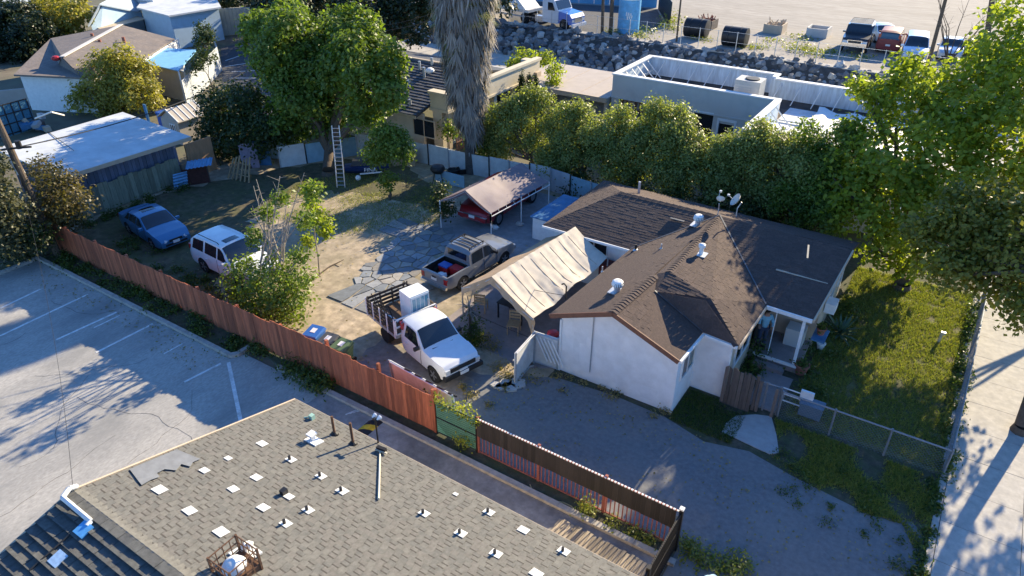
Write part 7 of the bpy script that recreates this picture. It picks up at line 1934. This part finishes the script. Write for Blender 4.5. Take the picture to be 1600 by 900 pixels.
# patio furniture
def chair(label, p, rz):
    t_ = thing('patio_chair', label, 'chair', p, rz, 'wooden chairs under the canopy')
    MB().bx(-.24,.24,-.24,.24,.42,.46).build('seat', M['wood'], t_, world=False)
    for x in (-.21,.21):
        for y in (-.21,.21): MB().bx(x-.02,x+.02,y-.02,y+.02,0,.42 if y < 0 else .9).build('leg', M['wood'], t_, world=False)
    for k in range(3): MB().bx(-.2,.2,.20,.225,.55+k*.13,.64+k*.13).build('back_slat', M['wood'], t_, world=False)
chair('light wooden chair under the tan side of the canopy', P(752,485), R(200)); chair('light wooden chair close behind the canopy front leg', P(803,520), R(20))
t_ = thing('patio_table', 'dark square table standing under the fabric canopy', 'table', P(800,495))
p = P(805,495); MB().bx(p.x-.6,p.x+.6,p.y-.45,p.y+.45,.70,.74).build('top', M['black'], t_)
for x in (-.55,.55):
    for y in (-.4,.4): MB().bx(p.x+x-.025,p.x+x+.025,p.y+y-.025,p.y+y+.025,0,.70).build('leg', M['black'], t_)
p = PY(865,500,18.35); t_ = thing('push_chair', 'red topped pushchair with dark blue frame by the house corner', 'pushchair', (p.x,p.y,0))
MB().ball((p.x,p.y,1.22),.24,(1,1,.6),8).build('hood', M['red'], t_)
fr_ = MB()
for k in range(9): fr_.tube([(p.x+rd.uniform(-.25,.25),p.y+rd.uniform(-.2,.2),.15),(p.x+rd.uniform(-.25,.25),p.y+rd.uniform(-.2,.2),1.15)],.02,5)
fr_.build('frame', M['bluepaint'], t_)
for s_ in (-.22,.22): MB().lathe((p.x+s_,p.y,.14),[(.03,-.03),(.14,-.03),(.14,.03),(.03,.03)],12,ax='x').build('wheel', M['tyre'], t_)
p = PY(948,388,23.6); tag(MB().box((p.x+.2,23.55,.75),(.7,.5,1.5)).box((p.x+.2,23.55,1.53),(.76,.56,.06)).build('storage_cabinet', mat('dark_red_cabinet', (.13,.02,.02), .6, .1, 5)), 'dark red cabinet against the back wing wall below the roof', 'cabinet')
p = P(855,372); t_ = thing('low_shed', 'small pale shed box with a blue covered top beside the back wing', 'shed', p)
MB().bx(p.x-.6,p.x+.9,p.y-.4,p.y+.5,0,1.15).build('box', M['white_paint'], t_); MB().ext([(p.x-.7,p.y-.5,1.15),(p.x+1,p.y-.5,1.15),(p.x+1.3,p.y+2.2,1.35),(p.x-.4,p.y+2.2,1.35)],(0,0,.05)).build('cover', M['bluepaint'], t_)
for k, (px, py, lab, m_) in enumerate(((838,340,'crumpled white bag on the slab right of the carport', M['white_paint']), (853,338,'second white bag lying right of the first on the slab', M['white_paint']), (774,357,'small white bag at the foot of the carport leg', M['white_paint']), (812,352,'pale stone lying on the slab below the carport edge', m_chk))):
    p = P(px,py); tag(MB().ball(p+Vector((0,0,.08)),.19,(1.2,.8,.6),8,jit=.2).build('bag' if k < 3 else 'stone', m_), lab, 'bag' if k < 3 else 'stone')
tag(MB().bx(*(lambda a,b_:(a.x,b_.x,a.y,a.y+.2))(P(868,316),P(918,322)),0,.25).build('low_kerb_wall', M['beige']), 'low pale block edging in front of the back fence by the roof', 'edging')
# ================================================================== FRONT GARDEN
cl_ = thing('chain_link_fence', 'low chain link fence with grey top rail along the front of the lawn', 'fence', (0,19.8,0))
def chain(parent, a, b_, h, posts, r=.022, dia=.11):
    a, b_ = Vector(a), Vector(b_); d = (b_-a); L = d.length; d.normalize(); n = Vector((-d.y,d.x,0))
    for k in range(posts): p = a+d*(L*k/(posts-1)); MB().cyl(p, p+Vector((0,0,h+.06)), .032, n=8).build('post', M['rail'], parent)
    MB().cyl(a+Vector((0,0,h)), b_+Vector((0,0,h)), .030, n=8).build('top_rail', M['rail'], parent)
    w_ = MB(); k = -int(h/dia)-1
    while k*dia < L:
        for s_ in (1,-1):
            xa, xb = k*dia, k*dia+h
            if s_ < 0: xa, xb = xb, xa
            t0, t1 = 0.0, 1.0
            lo_, hi_ = min(xa,xb), max(xa,xb)
            if hi_ < 0 or lo_ > L: continue
            def tt(x): return (x-xa)/(xb-xa)
            ts = sorted((tt(max(0,lo_)), tt(min(L,hi_)))); t0, t1 = max(0,ts[0]), min(1,ts[1])
            p0 = a+d*(xa+(xb-xa)*t0)+Vector((0,0,h*t0))+n*.03; p1 = a+d*(xa+(xb-xa)*t1)+Vector((0,0,h*t1))+n*.03
            w_.cyl(p0, p1, .003, n=3, cap=False)
        k += 1
    w_.build('wire_mesh', M['rail'], parent, fix=False)
chain(cl_, (-2.43,19.8,.02), (2.46,19.8,.02), 1.05, 4)
cs_ = thing('chain_link_fence', 'chain link fence with thick grey rail between the lawn and the pavement', 'fence', (2.5,26,0))
chain(cs_, (2.46,19.9,.02), (2.74,32.4,.02), 1.05, 6, .03)
gt2 = thing('garden_gate', 'narrow wire garden gate at the end of the porch path', 'gate', (-2.9,19.85,0))
chain(gt2, (-3.4,19.85,.02), (-2.5,19.85,.02), 1.15, 3)
wp = thing('picket_fence', 'dark weathered wooden pickets leaning beside the garden gate', 'fence', (-3.9,19.5,0))
for k in range(8): x = -4.30+k*.125; MB().ext([(x,19.50,0),(x+.115,19.50,0),(x+.115+.01*(k % 3),19.46,1.55+random.uniform(-.08,.08)),(x+.01*(k % 3),19.46,1.55+random.uniform(-.05,.08))],(0,.025,0)).build('picket', M['greywood'], wp)
for x, h in ((-3.25,1.45),(-3.12,1.3),(-2.60,1.2)): MB().bx(x-.05,x+.05,19.66,19.76,0,h).build('post', M['greywood'], wp)
# white plastic chair tipped over and blue box behind the front fence
t_ = thing('step_stool', 'white metal step stool lying behind the front chain link fence', 'stool', P(1245,632))
p = P(1240,640); 
for z in (.15,.42,.66): MB().tube([p+Vector((-.55,.1,z)), p+Vector((.25,.1,z+.0))], .025, 5).build('rail', M['white_paint'], t_)
MB().box(p+Vector((.28,.1,.62)),(.42,.1,.42)).build('step', M['white_paint'], t_)
p = P(1262,655); t_ = thing('plastic_crate', 'blue grey lidded plastic box behind the front chain link fence', 'box', p)
MB().bx(p.x-.35,p.x+.35,p.y,p.y+.4,.05,.5).build('body', mat('blue_grey_plastic', (.10,.16,.22), .5, .06, 5), t_); MB().bx(p.x-.38,p.x+.38,p.y-.03,p.y+.43,.5,.56).build('lid', mat('blue_grey_plastic', (.1,.16,.22)), t_)
tag(MB().lathe(P(1466,535),[(.05,0),(.05,.4),(.02,.42)],8).box(P(1466,535)+Vector((.05,0,.45)),(.16,.1,.1)).build('garden_tap', M['steel']), 'small grey tap standing in the sunny part of the lawn', 'tap')
tag(MB().bx(-3.35,-2.7,23.6,24.2,.34,1.05).build('plant_stand', M['grey_wall']), 'pale cabinet against the porch back wall holding plants', 'cabinet')

# ================================================================== PERSON ON THE PORCH
def skin(name, pts, edges, rad, m_, parent, root=0, sub=2):
    me = bpy.data.meshes.new(name); me.from_pydata(pts, edges, []); o = bpy.data.objects.new(name, me); COL.objects.link(o)
    md = o.modifiers.new('skin','SKIN'); md.use_smooth_shade = True
    for i, r in enumerate(rad): v = me.skin_vertices[0].data[i]; v.radius = (r,r) if not hasattr(r,'__len__') else r; v.use_root = (i == root)
    s_ = o.modifiers.new('sub','SUBSURF'); s_.levels = sub; s_.render_levels = sub
    dg = bpy.context.evaluated_depsgraph_get(); dg.update(); m2 = bpy.data.meshes.new_from_object(o.evaluated_get(dg)); o.modifiers.clear(); o.data = m2
    m2.materials.clear(); m2.materials.append(m_); m2.shade_smooth(); o.parent = parent; return o
pe = thing('person', 'person in a light blue top and dark trousers reaching out on the porch', 'person', (-4.0,22.95,.34), R(-70))
skinm = mat('skin', (.36,.21,.15), .6, .05, 6); topm = mat('light_blue_cloth', (.22,.48,.62), .8, .06, 8); jean = mat('dark_cloth', (.035,.05,.09), .85, .1, 8); hair = mat('dark_hair', (.02,.015,.012), .6, .15, 30)
# faces local +x
pts = [(0,0,.92),(0,0,1.10),(.01,0,1.30),(.02,0,1.42),(.03,0,1.50),(.06,0,1.60),(.07,0,1.68),
       (.01,.17,1.38),(.10,.26,1.16),(.26,.24,1.02),(.33,.23,.98),
       (.01,-.17,1.38),(.20,-.24,1.26),(.42,-.26,1.20),(.50,-.26,1.20),
       (0,.09,.88),(.03,.10,.48),(0,.10,.08),(.12,.10,.03),(0,-.09,.88),(.02,-.10,.48),(-.02,-.10,.08),(.10,-.10,.03)]
ed = [(0,1),(1,2),(2,3),(3,4),(4,5),(5,6),(3,7),(7,8),(8,9),(9,10),(3,11),(11,12),(12,13),(13,14),(0,15),(15,16),(16,17),(17,18),(0,19),(19,20),(20,21),(21,22)]
rad = [.13,.12,.14,.09,.055,.095,.07,.06,.045,.035,.03,.06,.045,.035,.03,.085,.055,.038,.04,.085,.055,.038,.04]
for hand, (dx, dy, dz) in ((10,(.06,0,-.03)),(14,(.06,0,.0))):
    b0 = pts[hand]
    for k in range(4):
        i = len(pts); o_ = (-.027+.018*k); L_f = (.075,.085,.08,.062)[k]
        pts += [(b0[0]+.045,b0[1]+o_,b0[2]),(b0[0]+.045+L_f*.55,b0[1]+o_*1.15,b0[2]-.008),(b0[0]+.045+L_f,b0[1]+o_*1.2,b0[2]-.030)]
        ed += [(hand,i),(i,i+1),(i+1,i+2)]; rad += [.011,.009,.008]
    i = len(pts); pts += [(b0[0]+.02,b0[1]+.04,b0[2]-.01),(b0[0]+.055,b0[1]+.062,b0[2]-.02)]; ed += [(hand,i),(i,i+1)]; rad += [.012,.009]
skin('body', pts, ed, rad, skinm, pe, 0, 2)
skin('top', [(0,0,.86),(0,0,1.08),(.01,0,1.28),(.02,0,1.40),(.03,0,1.47),(.01,.18,1.38),(.10,.265,1.16),(.24,.245,1.03),(.01,-.18,1.38),(.20,-.245,1.26),(.40,-.262,1.205)],
     [(0,1),(1,2),(2,3),(3,4),(3,5),(5,6),(6,7),(3,8),(8,9),(9,10)], [.155,.145,.165,.105,.075,.078,.062,.05,.078,.062,.05], topm, pe, 0, 2)
skin('trousers', [(0,0,.95),(0,.09,.86),(.03,.10,.48),(0,.10,.10),(0,-.09,.86),(.02,-.10,.48),(-.02,-.10,.10)], [(0,1),(1,2),(2,3),(0,4),(4,5),(5,6)], [.145,.105,.075,.06,.105,.075,.06], jean, pe, 0, 2)
MB().ball((.045,0,1.665),.118,(1,.92,1.05),12).ball((-.03,0,1.60),.10,(.8,.95,1.2),10).build('hair', hair, pe, world=False, smooth=True)
MB().ball((.155,.035,1.63),.014,n=8).ball((.155,-.035,1.63),.014,n=8).build('eyes', M['black'], pe, world=False)
MB().ball((.172,0,1.60),.018,(1,.8,1.3),8).ball((.05,.1,1.61),.03,(.6,.4,1),8).ball((.05,-.1,1.61),.03,(.6,.4,1),8).build('nose_and_ears', skinm, pe, world=False, smooth=True)
MB().ball((.160,0,1.555),.02,(.5,1.3,.35),8).build('mouth', mat('lips', (.28,.10,.09), .6), pe, world=False)
for s_ in (-1,1): MB().box((.06,s_*.1,.05),(.27,.1,.1)).build('shoe', M['black'], pe, world=False)
